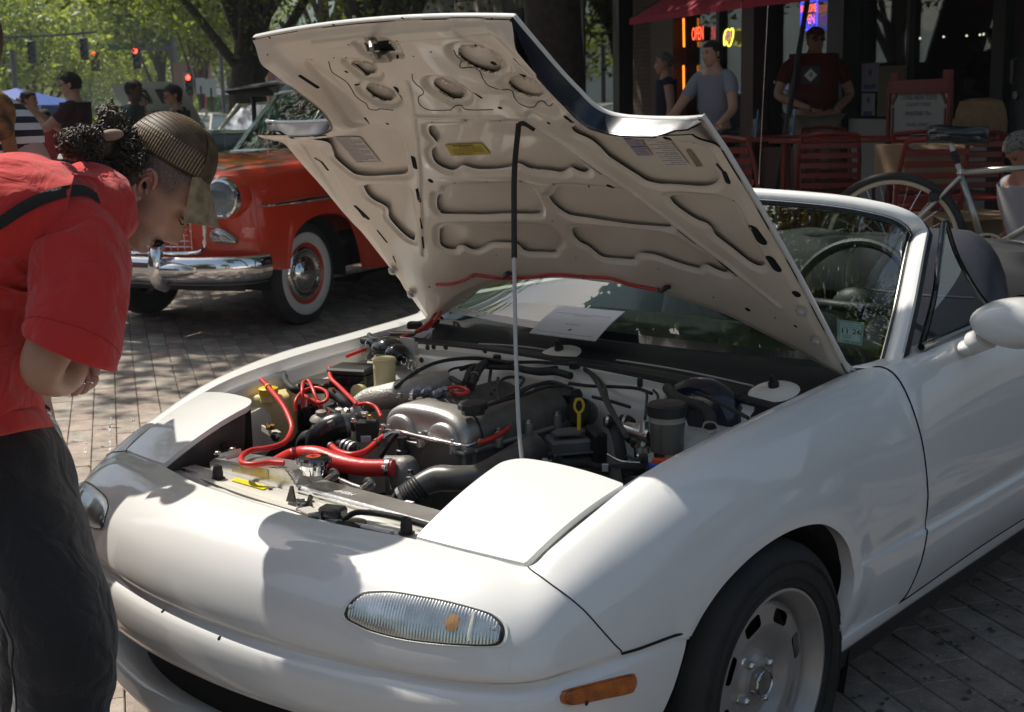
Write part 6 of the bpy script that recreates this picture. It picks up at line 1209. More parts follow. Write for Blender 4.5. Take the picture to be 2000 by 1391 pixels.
for sg, y in ((1, 0), (-1, 0), (1, 2.92)):
    c = A([sg*.655, y, .34]); ax = A([sg, 0, 0]); wq = cp_('wheel', MB().lathe([(.20, -.06), (.30, -.075), (.335, -.05), (.34, -.02), (.34, .03), (.334, .055), (.318, .068), (.270, .078)], c, ax, 48, cap=False), TYRE, smooth=40)
    cp_('whitewall', MB().lathe([(.272, .0775), (.262, .0815), (.235, .083), (.212, .078), (.204, .070)], c, ax, 48, cap=False), mat('whitewall rubber', (.62, .60, .54), .6, var=.05), wq, smooth=60)
    cp_('rim', MB().lathe([(.206, .070), (.200, .072), (.192, .060), (.186, .05)], c, ax, 48, cap=False), REDP, wq)
    cp_('hub_cap', MB().lathe([(.188, .05), (.180, .066), (.160, .074), (.140, .066), (.120, .058), (.105, .060), (.098, .076), (.082, .090), (.05, .098), (.0001, .101)], c, ax, 48), CHROME, wq, smooth=60)
    for k in range(36): a = k*pi/18; p = c+ax*.071+.150*A([0, cos(a), sin(a)]); cp_('cap_slot', MB().box(p, (.006, .014, .004), R=frame(ax, (0, -sin(a), cos(a)))), BLACKP, wq) if sg > 0 and y == 0 else None
    cp_('wheel_well', MB().grid([[c+ax*x_+A([0, .42*cos(a_), .40*sin(a_)]) for a_ in np.linspace(-.15, pi+.15, 20)] for x_ in (.10, -.30)]), DARKV)
cp_('floor_pan', MB().box((0, 2.2, .34), (1.3, 4.0, .04)), DARKV)
TEAL = mat('dark teal grey roof paint', (.035, .055, .055), .3, coat=.8)
wb = crm([(-.80, 1.22, 1.085), (-.72, 1.12, 1.095), (-.4, 1.04, 1.105), (0, 1.02, 1.11), (.4, 1.04, 1.105), (.72, 1.12, 1.095), (.80, 1.22, 1.085)], 30); wt_ = crm([(-.64, 1.62, 1.50), (-.58, 1.52, 1.525), (-.3, 1.45, 1.545), (0, 1.43, 1.55), (.3, 1.45, 1.545), (.58, 1.52, 1.525), (.64, 1.62, 1.50)], 30)
gl_ = cp_('windshield', MB().grid([wb, wb*.67+wt_*.33+[0, -.015, 0], wb*.33+wt_*.67+[0, -.015, 0], wt_]), glass('green tinted glass', (.35, .52, .48), 0., ior=1.6), smooth=180)
cp_('windshield_trim', MB().tube(wb, .012, 8).tube(wt_, .012, 8).tube([wb[0], wt_[0]], .016, 8).tube([wb[-1], wt_[-1]], .016, 8).tube([(0, 1.02, 1.11), (0, 1.20, 1.32), (0, 1.43, 1.55)], .008, 6), mat('greenish chrome', (.45, .52, .48), .15, metal=1.), gl_)
rf = [[(x*w, y, z+.05*(1-x*x)) for x in np.linspace(-1, 1, 24)] for y, z, w in [(1.44, 1.545, .62), (1.5, 1.575, .64), (1.8, 1.60, .66), (2.6, 1.60, .66), (3.1, 1.54, .62), (3.3, 1.45, .58)]]
rfo = A(rf); rfo[0] = wt_[np.linspace(0, 29, 24).astype(int)]; cp_('roof', MB().grid(rfo, flip=True), TEAL, smooth=60)
cboth('roof_side', MB().grid([[(.66*w/.66, y, z), (.70, y, z-.05), (.80, y, 1.085)] for y, z, w in [(1.62, 1.50, .64), (1.66, 1.56, .655)]]), TEAL)
cboth('side_window', MB().grid([[(.68, 1.75, 1.53), (.80, 1.45, 1.09)], [(.68, 3.0, 1.5), (.80, 3.2, 1.09)]]), glass('green tinted glass', (.35, .52, .48)))
cp_('rear_panel', MB().grid([[(x, y, z) for x in np.linspace(-.7, .7, 8)] for y, z in ((3.3, 1.45), (3.6, 1.08), (4.1, 1.02), (4.15, .5))]), REDP)
for x in (-.35, .35): cp_('front_seat', MB().box((x, 2.1, .95), (.62, .18, .55), bev=.05, seg=2), mat('red upholstery', (.20, .015, .015), .6)) if x > 0 else cp_('front_seat', MB().box((x, 2.1, .95), (.62, .18, .55), bev=.05, seg=2), mat('red upholstery', (.20, .015, .015), .6))
t = np.arange(30)*2*pi/30; cp_('steering_wheel', MB().tube([(.36+.2*cos(a), 1.62+.07*sin(a), 1.18+.17*sin(a)) for a in t], .011, 8, closed=True), BLACKP)
for x in (-.42, .30): cp_('wiper', MB().tube([(x, 1.045, 1.115), (x+.22, 1.04, 1.125), (x+.42, 1.055, 1.13)], .006, 6), BLACKP)
cp_('antenna', MB().tube([(-.70, 1.0, 1.08), (-.70, 1.02, 1.75)], .0018, 5), STEEL)
# ================================================================ PEOPLE: shared builders
def skin_mesh(J, Ed, root, sub=2):
    """J {name: (x, y, z, r) or (x, y, z, rx, ry)}, Ed [(a, b)] -> MB with a continuous skinned surface"""
    names = list(J); me = bpy.data.meshes.new('s'); me.from_pydata([J[n][:3] for n in names], [(names.index(a), names.index(b)) for a, b in Ed], []); o = bpy.data.objects.new('s', me); COL.objects.link(o)
    o.modifiers.new('k', 'SKIN').use_smooth_shade = True; md = o.modifiers.new('u', 'SUBSURF'); md.levels = md.render_levels = sub
    for i, n in enumerate(names):
        v = me.skin_vertices[0].data[i]; r = J[n][3:]; v.radius = (r[0], r[-1]); v.use_root = n == root
    dg = bpy.context.evaluated_depsgraph_get(); ev = o.evaluated_get(dg); m2 = ev.to_mesh(); V = A([v.co for v in m2.vertices]); F = [tuple(p.vertices) for p in m2.polygons]; ev.to_mesh_clear(); bpy.data.objects.remove(o); bpy.data.meshes.remove(me)
    return MB().add(V, F)
SKINM = mat('skin', (.46, .25, .17), .48, sss=.12, var=.05, vscale=20); SKIND = mat('tanned skin', (.36, .19, .125), .5, sss=.1, var=.06, vscale=20); SKINK = mat('dark skin', (.12, .06, .04), .5)
HAIRD = mat('dark hair', (.018, .013, .010), .85, bump=.8, bscale=120); HAIRG = mat('grey hair', (.15, .14, .13), .85, var=.5, vscale=70, bump=.9, bscale=120); HAIRB = mat('brown hair', (.09, .055, .03), .5)
def gauss(x, s): return np.exp(-(x/s)**2)
def head_grid(nu=44, na=56, sharp=1.):
    """head in (forward, side, up) metres, origin between the ears; returns grid (nu, na, 3) and level list"""
    U = np.concatenate([np.linspace(-.118, -.09, 6)[:-1], np.linspace(-.09, .06, int(nu*.62)), np.linspace(.06, .112, nu-5-int(nu*.62)+1)[1:]])
    ff = np.interp(U, [-.118, -.112, -.104, -.095, -.085, -.075, -.05, -.02, .0, .02, .035, .06, .08, .10, .112], [.035, .060, .072, .076, .074, .079, .083, .084, .083, .086, .084, .078, .062, .035, .004])
    fb = np.interp(U, [-.118, -.10, -.08, -.05, -.02, .02, .05, .08, .10, .112], [-.01, -.035, -.055, -.070, -.086, -.097, -.094, -.074, -.045, -.006])
    w = np.interp(U, [-.118, -.110, -.10, -.085, -.06, -.03, 0, .03, .06, .085, .10, .112], [.012, .028, .040, .052, .060, .066, .071, .075, .073, .057, .038, .004])
    a = np.arange(na)*2*pi/na; P = np.zeros((len(U), na, 3))
    for i, u in enumerate(U):
        c, h = (ff[i]+fb[i])/2, (ff[i]-fb[i])/2; ca, sa_ = np.cos(a), np.sin(a); e = 2.25
        F = c+h*np.sign(ca)*np.abs(ca)**(2/e); S_ = w[i]*np.sign(sa_)*np.abs(sa_)**(2/e); front = ca > .1
        k = front*1.*sharp
        nose = np.interp(u, [-.062, -.052, -.044, -.030, -.005, .015, .03], [0, .012, .026, .022, .010, .003, 0])*gauss(S_, np.interp(u, [-.05, -.03, .01], [.013, .010, .007]))
        wing = gauss(u+.046, .008)*.007*gauss(np.abs(S_)-.013, .006)
        sock = -.010*gauss(u-.008, .012)*gauss(np.abs(S_)-.032, .016); eye = .0045*gauss(u-.004, .008)*gauss(np.abs(S_)-.032, .010); brow = .004*gauss(u-.026, .007)*gauss(np.abs(S_)-.028, .02)
        lip = .0065*gauss(u+.070, .0045)*gauss(S_, .020)+.0075*gauss(u+.081, .0048)*gauss(S_, .018)-.003*gauss(u+.0755, .002)*gauss(S_, .022); chin = .006*gauss(u+.103, .010)*gauss(S_, .018)-.003*gauss(u+.090, .004)*gauss(S_, .02)
        cheek = .003*gauss(u+.028, .015)*gauss(np.abs(S_)-.042, .014)
        F = F+k*(nose+wing+sock+eye+brow+lip+chin+cheek); P[i] = np.stack([F, S_, np.full(na, u)], 1)
    return P, U
def ear_mb(f, side=1):
    """ear built of a helix roll, inner bowl and lobe; f maps (forward, side, up)"""
    mb = MB(); H_ = crm([(.006, .070, .004), (.002, .076, .018), (-.006, .083, .029), (-.018, .088, .030), (-.028, .090, .018), (-.027, .087, .0), (-.020, .082, -.016), (-.010, .076, -.028), (-.001, .072, -.030), (.002, .070, -.020)], 30)
    mb.tube(f(H_*[1, side, 1]), [.0035, .0042, .0046, .0046, .0045, .0042, .005, .0062, .006, .004], 8)
    A_ = crm([(-.004, .077, .016), (-.013, .081, .018), (-.017, .082, .004), (-.012, .079, -.010), (-.003, .075, -.014)], 16); mb.tube(f(A_*[1, side, 1]), .0034, 8)
    c = A([-.010, .074, 0]); rim = H_; mb.grid(f(A([[c*(1-k)+p*k+A([0, -.003*(1-k), 0]) for p in rim] for k in (.02, .5, 1)])*[1, side, 1]))
    mb.ell(f(A([.002, .073, -.006])*[1, side, 1]), (.004, .004, .006)); return mb
def person(name, label, loc, rz, J=None, shirt=None, pants=None, skin=None, hair=None, group=None, h=1.72, arms=None, head=(0, 0), sleeve=1, lowres=True, hairlen=0, cap=None, glasses=False, width=1., legs=True, seated=False, lean=0.):
    """upright figure, local x right, y forward; arms = ((elbow, hand) left, right) in local metres at h = 1.72"""
    k = h/1.72; t = thing(name, label, 'person', tuple(loc), rz, group); P = lambda *a: tuple(v*k for v in a); w = width
    (le, lh), (re, rh) = arms or (((-.25, -.02, 1.12), (-.24, .06, .86)), ((.25, -.02, 1.12), (.24, .06, .86)))
    hz = .95; L = lean
    B = {'pel': P(0, 0, hz, .13*w, .10*w), 'bel': P(0, L*.3+.01, 1.08, .13*w, .10*w), 'che': P(0, L*.7, 1.28, .16*w, .11*w), 'nb': P(0, L-.0, 1.43, .07, .065), 'nk': P(0, L+.01, 1.50, .054, .054), 'hd': P(0, L+.02, 1.60, .065, .07),
         'ls': P(-.17*w, L*.9, 1.40, .062, .062), 'le': P(*le, .044), 'lw': P(*(A(lh)*.85+A(le)*.15), .030), 'lh': P(*lh, .034, .02), 'rs': P(.17*w, L*.9, 1.40, .062, .062), 're': P(*re, .044), 'rw': P(*(A(rh)*.85+A(re)*.15), .030), 'rh': P(*rh, .034, .02)}
    E_ = [('pel', 'bel'), ('bel', 'che'), ('che', 'nb'), ('nb', 'nk'), ('nk', 'hd'), ('nb', 'ls'), ('ls', 'le'), ('le', 'lw'), ('lw', 'lh'), ('nb', 'rs'), ('rs', 're'), ('re', 'rw'), ('rw', 'rh')]
    LG = {'lp': P(-.09, 0, hz-.08, .095, .095), 'lk': P(-.10, .02, .50, .062, .062), 'la': P(-.10, 0, .10, .042, .042), 'lf': P(-.11, .13, .04, .04, .03), 'rp': P(.09, 0, hz-.08, .095, .095), 'rk': P(.10, .02, .50, .062, .062), 'ra': P(.10, 0, .10, .042, .042), 'rf': P(.11, .13, .04, .04, .03)}
    LE = [('pel', 'lp'), ('lp', 'lk'), ('lk', 'la'), ('la', 'lf'), ('pel', 'rp'), ('rp', 'rk'), ('rk', 'ra'), ('ra', 'rf')]
    if seated:
        for s_, x in (('l', -.11), ('r', .11)): LG[s_+'p'] = P(x, .10, hz-.05, .085); LG[s_+'k'] = P(x*1.1, .46, hz-.03, .062); LG[s_+'a'] = P(x*1.1, .46, .52, .042); LG[s_+'f'] = P(x*1.1, .60, .46, .04, .03)
    sub = 1 if lowres else 2; bj = dict(B); bj.update(LG if legs else {}); pq = lambda mb, n, m, par=t, **kk: ob(n, mb, m, par, world=False, smooth=180, **kk)
    skin = skin or SKINM; body = pq(skin_mesh(bj, E_+(LE if legs else []), 'pel', sub), 'body', skin)
    up = 1.10
    SJ = {n: (*B[n][:3], *[r*up+.008 for r in B[n][3:]]) for n in ('pel', 'bel', 'che', 'nb')}; SJ['nb'] = (*B['nb'][:3], .085*k, .075*k); SJ['pel'] = (*P(0, 0, hz-.02), .145*w*k, .115*w*k)
    for s_ in 'lr':
        SJ[s_+'s'] = (*B[s_+'s'][:3], .075*k); m_ = A(B[s_+'s'][:3])*(1-.62*sleeve)+A(B[s_+'e'][:3])*.62*sleeve; SJ[s_+'e'] = (*m_, .064*k)
    pq(skin_mesh(SJ, [('pel', 'bel'), ('bel', 'che'), ('che', 'nb'), ('nb', 'ls'), ('ls', 'le'), ('nb', 'rs'), ('rs', 're')], 'che', sub), 'shirt', shirt)
    if legs and pants:
        PJ = {'pel': (*P(0, 0, hz), .145*w*k, .118*w*k)}; PJ.update({n: (*LG[n][:3], LG[n][3]*1.18+.004) for n in ('lp', 'lk', 'la', 'rp', 'rk', 'ra')}); pq(skin_mesh(PJ, [e for e in LE if 'f' not in e[1][1]], 'pel', sub), 'trousers', pants)
        for s_ in 'lr': f0 = A(LG[s_+'f'][:3]); pq(MB().ell(f0+A([0, -.03, .0])*k, (.048*k, .13*k, .045*k)), 'shoe', BLACKP)
    G_, U_ = head_grid(26, 32); yaw, pit = head; hc = A(P(0, L+.03, 1.615)); R_ = A(Matrix.Rotation(yaw, 3, 'Z') @ Matrix.Rotation(pit, 3, 'X'))
    hf = lambda V: (np.stack([A(V)[..., 1]*-1, A(V)[..., 0], A(V)[..., 2]], -1)*k) @ R_.T+hc
    hm = pq(MB().grid(hf(G_), cv=True), 'head', skin)
    if not cap or True:
        V, F = None, None; sel = (U_ > -.01); Gh = G_.copy(); c0 = A([-.008, 0, .01]); Gh = c0+(Gh-c0)*1.10
        for i, u in enumerate(U_): 
            ang_ = np.arange(32)*2*pi/32; fr = np.cos(ang_) > np.interp(u, [-.09, -.03, .02, .05, .07], [-.4, -.1, .25, .55, 2]); Gh[i][fr] = c0+(G_[i][fr]-c0)*.97
        lo = np.searchsorted(U_, -.045-hairlen)
        pq(MB().grid(hf(Gh[lo:]), cv=True), 'hair', hair or HAIRD, hm)
    for s_ in (1, -1): pq(MB().ell(hf(A([-.012, .074*s_, 0])), (.008*k, .018*k, .030*k)), 'ear', skin, hm)
    for s_ in (1, -1): pq(MB().ell(hf(A([.079, .031*s_, .005])), (.012*k, .006*k, .006*k)), 'eye', BLACKP, hm); pq(MB().tube(hf(A([(.086, .016*s_, .026), (.087, .032*s_, .030), (.080, .048*s_, .025)])), .003*k, 5), 'eyebrow', hair or HAIRD, hm)
    if cap: 
        t_ = [[(.105*cos(a_)*r*1.02-.004, .086*sin(a_)*r, .045+.075*(1-r**2)**.5) for a_ in np.arange(24)*2*pi/24] for r in (1, .95, .8, .5, .02)]; cp2 = pq(MB().grid(hf(A(t_)), cv=True), 'cap', cap, hm); pq(MB().grid(hf(A([[(.09+.075*b*(1-.3*a_*a_), .07*a_, .045-.012*b-.02*a_*a_) for a_ in np.linspace(-1, 1, 9)] for b in (0, .5, 1)]))), 'visor', cap, cp2)
    if glasses:
        gl2 = pq(MB().tube(hf(A([(.094, .012, .006), (.098, .032, .012), (.090, .054, .004), (.094, .033, -.012), (.094, .012, .006)])), .0028, 5).tube(hf(A([(.094, -.012, .006), (.098, -.032, .012), (.090, -.054, .004), (.094, -.033, -.012), (.094, -.012, .006)])), .0028, 5).tube(hf(A([(.094, -.012, .006), (.098, 0, .010), (.094, .012, .006)])), .0025, 5).tube(hf(A([(.090, .054, .008), (.04, .074, .012), (-.01, .078, .010)])), .0025, 5).tube(hf(A([(.090, -.054, .008), (.04, -.074, .012), (-.01, -.078, .010)])), .0025, 5), 'glasses', BLACKP, hm)
        if glasses == 'sun': pq(MB().ell(hf(A([.092, .033, 0])), (.026*k, .008*k, .016*k)).ell(hf(A([.092, -.033, 0])), (.026*k, .008*k, .016*k)), 'sunglass_lens', BLACKG, gl2)
    for s_, (e_, h_) in (('l', (le, lh)), ('r', (re, rh))):   # hands with five fingers
        d = unit(A(h_)-A(e_)); n_ = unit(np.cross(d, [0, 0, 1.]) if abs(d[2]) < .9 else np.cross(d, [0, 1., 0])); m_ = np.cross(d, n_); c = A(h_); hb = MB()
        for q, (o_, l_) in enumerate(((-.026, .062), (-.009, .074), (.009, .070), (.025, .055))): p0 = c+n_*o_+d*.03; hb.tube(crm([p0, p0+d*l_*.5+m_*.006, p0+d*l_*.85-m_*.012+d*0, p0+d*l_*.9-m_*.025], 8)*k, [.0095*k, .0085*k, .007*k], 7)
        hb.tube(crm([c-n_*.02, c-n_*.045+d*.02, c-n_*.05+d*.045], 6)*k, [.012*k, .009*k, .007*k], 7); pq(hb, 'fingers', skin, body)
    return t
# ================================================================ THE MAN IN THE RED T-SHIRT
DSH = 1.
Vd = lambda px, py, d: at(px, py, d=d-(float(np.interp(px, [140, 215], [.24, .07])) if DSH else .15))
man = thing('person', 'man in a bright red t-shirt, black trousers and mesh cap leaning over the engine bay', 'person', tuple(A([Vd(110, 1391, 2.66)[0], Vd(110, 1391, 2.66)[1], 0])))
camF, camR, camU = CM[2], CM[0], CM[1]
def body_loft(pts, n=40, seg=40, wr=0., seed=0, caps=True, sq=2.0, side=camF, fold=None):
    """pts: (px, py, d, half width px, depth radius m); rings square to the path, one axis along the sight line"""
    P = crm(A(pts), n); C_ = A([Vd(*p[:3]) for p in P]); T = np.gradient(C_, axis=0); T /= np.linalg.norm(T, axis=1)[:, None]; rings = []
    for i, p in enumerate(P):
        b = unit(side-T[i]*(side@T[i])); a_ = np.cross(b, T[i]); w = p[3]*p[2]/FPX; t = np.arange(seg)*2*pi/seg
        r = 1+wr*A([noise.noise(Vector((C_[i][0]*9+3*cos(q)+seed, C_[i][1]*9+C_[i][2]*11, 3*sin(q)+seed))) for q in t])
        if fold: r = r+A([fold(i/(n-1), q) for q in t])
        ct, st_ = np.cos(t), np.sin(t); e = 2/sq
        r = r+wr*.55*A([noise.noise(Vector((C_[i][0]*26+6*cos(q), C_[i][1]*26+C_[i][2]*30, 6*sin(q)+seed))) for q in t])
        rings.append(C_[i]+(w*r*np.sign(ct)*np.abs(ct)**e)[:, None]*a_+(p[4]*r*np.sign(st_)*np.abs(st_)**e)[:, None]*b)
    return rings
def cloth(name, c, c2, bs=700, bstr=.12):
    m = mat(name, c, .85, var=.0, col2=c2, vscale=5); t = m.node_tree; b = t.nodes['Principled BSDF']; b.inputs['Sheen Weight'].default_value = .25
    tc = t.nodes.new('ShaderNodeTexCoord'); n1 = t.nodes.new('ShaderNodeTexNoise'); n1.inputs['Scale'].default_value = bs; n2 = t.nodes.new('ShaderNodeTexNoise'); n2.inputs['Scale'].default_value = 14; n2.inputs['Detail'].default_value = 3; n2.inputs['Distortion'].default_value = .8
    ad = t.nodes.new('ShaderNodeMath'); ad.operation = 'MULTIPLY_ADD'; ad.inputs[1].default_value = .05; t.links.new(tc.outputs['Object'], n1.inputs[0]); t.links.new(tc.outputs['Object'], n2.inputs[0]); t.links.new(n1.outputs[0], ad.inputs[0]); t.links.new(n2.outputs[0], ad.inputs[2])
    bp = t.nodes.new('ShaderNodeBump'); bp.inputs['Strength'].default_value = .6; bp.inputs['Distance'].default_value = .03; t.links.new(ad.outputs[0], bp.inputs['Height']); t.links.new(bp.outputs[0], b.inputs['Normal']); return m
REDT = cloth('red t-shirt cotton', (.58, .022, .018), (.64, .032, .026)); JEAN = cloth('black denim', (.012, .012, .013), (.022, .021, .022), bs=900)
MSKIN = mat('man skin', (.47, .265, .185), .45, sss=.12, var=.05, vscale=30, bump=.08, bscale=300)
def wrinkle(i, q): return 0
def folds(s, q): return .024*sin(s*46+2.2*sin(q*1.5)+q*2)*sstep(.30, .75, s)+.020*sin(s*20+q*3.3)+.012*sin(s*70+q*4)
tor = [(-36, 865, 2.68, 112, .16), (-52, 800, 2.68, 110, .16), (-60, 690, 2.66, 116, .165), (-66, 575, 2.65, 124, .165), (-30, 478, 2.64, 128, .17), (45, 430, 2.63, 117, .165), (110, 424, 2.63, 97, .15), (138, 427, 2.635, 84, .13), (156, 430, 2.64, 70, .10), (170, 428, 2.645, 60, .082), (184, 422, 2.65, 50, .070)]
torso = MB().loft(body_loft(tor, 110, 64, .045, 2, sq=2.2, fold=folds)); sh = ob('t_shirt', torso, REDT, man, smooth=180)
TB = BVHTree.FromPolygons([tuple(v) for v in np.concatenate(torso.v)], torso.f)
slv = [(112, 425, 2.62, 50, .05), (138, 442, 2.58, 68, .078), (156, 484, 2.54, 84, .090), (154, 555, 2.52, 88, .088), (144, 630, 2.51, 82, .080), (137, 668, 2.51, 78, .076)]
def sfold(s, q): return .03*sin(s*8+q*2.0+1)*sstep(.15, .5, s)+.016*sin(s*21-q*3)+.010*sin(s*37+q*5)*sstep(.2, .6, s)
rg = body_loft(slv, 70, 56, .05, 5, sq=2.1, fold=sfold)
rg = A(rg); 
for i in range(len(rg)):
    k = sstep(.55, 1., i/(len(rg)-1)); u_ = (rg[i]-rg[i].mean(0)) @ camR; rg[i] += (-.020-.55*u_*.5)[:, None]*k*camU*.9
inn_ = rg[-1]+(rg[-1].mean(0)-rg[-1])*.04; in2 = rg[-8]+(rg[-8].mean(0)-rg[-8])*.08
sv = ob('sleeve', MB().grid(np.concatenate([rg, [rg[-1]+(inn_-rg[-1])*.5-camU*.001, inn_, in2]]), cv=True), REDT, sh, smooth=180)
hemc = rg[-9]+(rg[-9]-rg[-9].mean(0))*.004; ob('hem_stitch', MB().tube(hemc, .0008, 4, closed=True), mat('red thread', (.40, .02, .018), .8), sv)
shl = rg[6]; ob('shoulder_seam', MB().tube(rg[9]+(rg[9]-rg[9].mean(0))*.002, .0012, 4, closed=True), mat('red thread', (.40, .02, .018)), sv)
bj = {}
def bjv(n, px, py, d, r, r2=None): p = Vd(px, py, d); bj[n] = (*p, r) if r2 is None else (*p, r, r2)
bjv('hip', -40, 880, 2.78, .09); bjv('waist', -90, 680, 2.75, .09); bjv('chest', -60, 510, 2.70, .11); bjv('upper', 50, 435, 2.70, .10); bjv('nbase', 140, 425, 2.66, .075); bjv('neck', 205, 410, 2.62, .064); bjv('skull', 255, 388, 2.60, .062)
bjv('rsh', 148, 485, 2.56, .050); bjv('rarm', 138, 600, 2.53, .046); bjv('relb0', 92, 690, 2.50, .046); bjv('relb', 74, 728, 2.51, .041); bjv('rfor', 108, 744, 2.56, .038); bjv('rfor2', 136, 736, 2.62, .030); bjv('rwri', 148, 722, 2.68, .022)
bjv('lsh', 90, 450, 2.72, .05); bjv('larm', 80, 570, 2.74, .044); bjv('lelb', 96, 690, 2.76, .038); bjv('lwri', 136, 724, 2.70, .024)
bjv('rhip', 10, 930, 2.72, .10); bjv('rknee', 124, 1260, 2.66, .070); bjv('rshin', 112, 1480, 2.68, .060); bjv('lhip', 0, 930, 2.86, .10); bjv('lknee', 100, 1230, 2.92, .070); bjv('lshin', 60, 1420, 2.98, .055)
for s_ in ('rshin', 'lshin'): p = A(bj[s_][:3]); bj[s_[0]+'ank'] = (p[0]-.02, p[1]-.02, .09, .04)
eb = [('hip', 'waist'), ('waist', 'chest'), ('chest', 'upper'), ('upper', 'nbase'), ('nbase', 'neck'), ('neck', 'skull'), ('upper', 'rsh'), ('rsh', 'rarm'), ('rarm', 'relb0'), ('relb0', 'relb'), ('relb', 'rfor'), ('rfor', 'rfor2'), ('rfor2', 'rwri'), ('upper', 'lsh'), ('lsh', 'larm'), ('larm', 'lelb'), ('lelb', 'lwri'), ('hip', 'rhip'), ('rhip', 'rknee'), ('rknee', 'rshin'), ('rshin', 'rank'), ('hip', 'lhip'), ('lhip', 'lknee'), ('lknee', 'lshin'), ('lshin', 'lank')]
body_ = ob('body', skin_mesh(bj, eb, 'hip', 2), MSKIN, man, smooth=180)
gz = lambda px, py, d, z: A([*Vd(px, py, d)[:2], z])
def jfold(s, q): return .030*sin(s*30+1.5*sin(q*2)+q)*(sstep(.35, .5, s)-.5*sstep(.6, .8, s))+.015*sin(s*55+q*2)
leg = [(-35, 840, 2.78, 92, .17), (6, 905, 2.75, 104, .15), (40, 990, 2.72, 97, .14), (76, 1090, 2.69, 91, .12), (112, 1190, 2.665, 90, .11), (127, 1262, 2.66, 90, .10), (126, 1330, 2.665, 84, .095), (120, 1400, 2.67, 82, .092), (112, 1500, 2.68, 78, .09), (100, 1700, 2.70, 74, .085), (92, 1800, 2.70, 72, .085)]
ob('trousers', MB().loft(body_loft(leg, 130, 56, .04, 9, sq=2.2, fold=jfold)), JEAN, man, smooth=180)
leg2 = [(-50, 860, 2.86, 90, .14), (0, 950, 2.90, 95, .13), (50, 1100, 2.94, 85, .11), (78, 1230, 2.96, 78, .10), (70, 1350, 3.0, 72, .09), (50, 1600, 3.02, 68, .085), (40, 1680, 3.02, 66, .08)]
ob('trousers', MB().loft(body_loft(leg2, 70, 40, .05, 11, fold=jfold)), JEAN, man, smooth=180)
tj = body_loft(leg, 130, 56, .04, 9, sq=2.2, fold=jfold)
ob('pocket_seam', MB().tube(crm([tj[8][46]*1.0, tj[14][50], tj[22][53], tj[30][52]], 20)-camF*.002, .0014, 5), mat('denim seam', (.03, .03, .03), .8), man)
ob('leg_seam', MB().tube([tj[i][48 if i < 60 else 49]-camF*.0015 for i in range(6, 128, 3)], .0016, 5), mat('denim seam', (.03, .03, .03)), man)
ob('belt', MB().tube(tj[3]*.999+tj[3].mean(0)*.001, .016, 8, closed=True, flat=.35), BLACKG, man)
for px, py, d in ((92, 1800, 2.68), (40, 1690, 3.0)):
    c = Vd(px, py, d); c[2] = .045; ob('shoe', MB().ell(c+A([.06, .05, 0]), (.14, .05, .05), R=frame((.8, .6, 0))), BLACKP, man, smooth=180)
hp0 = Vd(156, 708, 2.68); dn = unit(Vd(160, 760, 2.66)-Vd(154, 716, 2.68)); sd2 = unit(camR*.6+camF*.5); hb = MB(); hb.ell(hp0-dn*.0, (.026, .020, .034), R=frame(sd2, -dn))
fing = []
for o_, l_ in ((-.028, .034), (-.010, .042), (.009, .039), (.024, .030)):
    p0 = hp0+sd2*o_*.8+dn*.018; F_ = crm([p0, p0+dn*l_*.5+camR*.004, p0+dn*l_*.9-camR*.006, p0+dn*l_-camR*.016], 10); hb.tube(F_, [.0092, .0088, .0075, .0055], 10); fing.append(F_)
hb.tube(crm([hp0-sd2*.01-dn*.01, hp0+camR*.024+dn*.002, hp0+camR*.028+dn*.024], 8), [.011, .0095, .0075], 10)
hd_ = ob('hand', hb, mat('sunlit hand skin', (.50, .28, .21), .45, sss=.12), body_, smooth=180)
for F_ in fing[1:3]: ob('ring', MB().lathe([(.0098, -.0015), (.0108, 0), (.0098, .0015)], F_[3], F_[4]-F_[3], 16, cap=False), STEEL, hd_)
# ---- head
HO = Vd(288, 368, 2.60); fwd_ = unit(camR*.68-camU*.73); up_ = unit(camR*.73+camU*.68); sid = unit(np.cross(up_, fwd_)); sid = sid*np.sign(-(sid@camF))   # sid towards the camera
tw = radians(6); fwd2 = unit(fwd_*cos(tw)+camF*sin(tw)*1.0); sid2 = unit(sid-fwd2*(sid@fwd2)); up2 = np.cross(fwd2, sid2); up2 *= np.sign(up2@up_)
HK = .985; HOc = HO-sid2*-.0-sid2*.074+0*up2
hf = lambda V: HOc+(A(V)[..., 0:1]*fwd2+A(V)[..., 1:2]*sid2+A(V)[..., 2:3]*up2)*HK
G_, U_ = head_grid(70, 110, 1.0); hm = MB().grid(hf(G_), cv=True)
head_ = ob('head', hm, None, man, smooth=180)
fm = bpy.data.materials.new('face skin with stubble'); fm.use_nodes = True; t = fm.node_tree; b = t.nodes['Principled BSDF']; b.inputs['Roughness'].default_value = .45; b.inputs['Subsurface Weight'].default_value = .12; b.inputs['Subsurface Radius'].default_value = (.02, .008, .004)
at_ = t.nodes.new('ShaderNodeAttribute'); at_.attribute_name = 'stubble'; n = t.nodes.new('ShaderNodeTexNoise'); n.inputs['Scale'].default_value = 420; tc = t.nodes.new('ShaderNodeTexCoord'); t.links.new(tc.outputs['Object'], n.inputs[0])
ma = t.nodes.new('ShaderNodeMath'); ma.operation = 'MULTIPLY'; mr = t.nodes.new('ShaderNodeMapRange'); mr.inputs[1].default_value = .3; mr.inputs[2].default_value = .6; t.links.new(n.outputs[0], mr.inputs[0]); mr.inputs[3].default_value = .45; t.links.new(mr.outputs[0], ma.inputs[0]); t.links.new(at_.outputs['Fac'], ma.inputs[1])
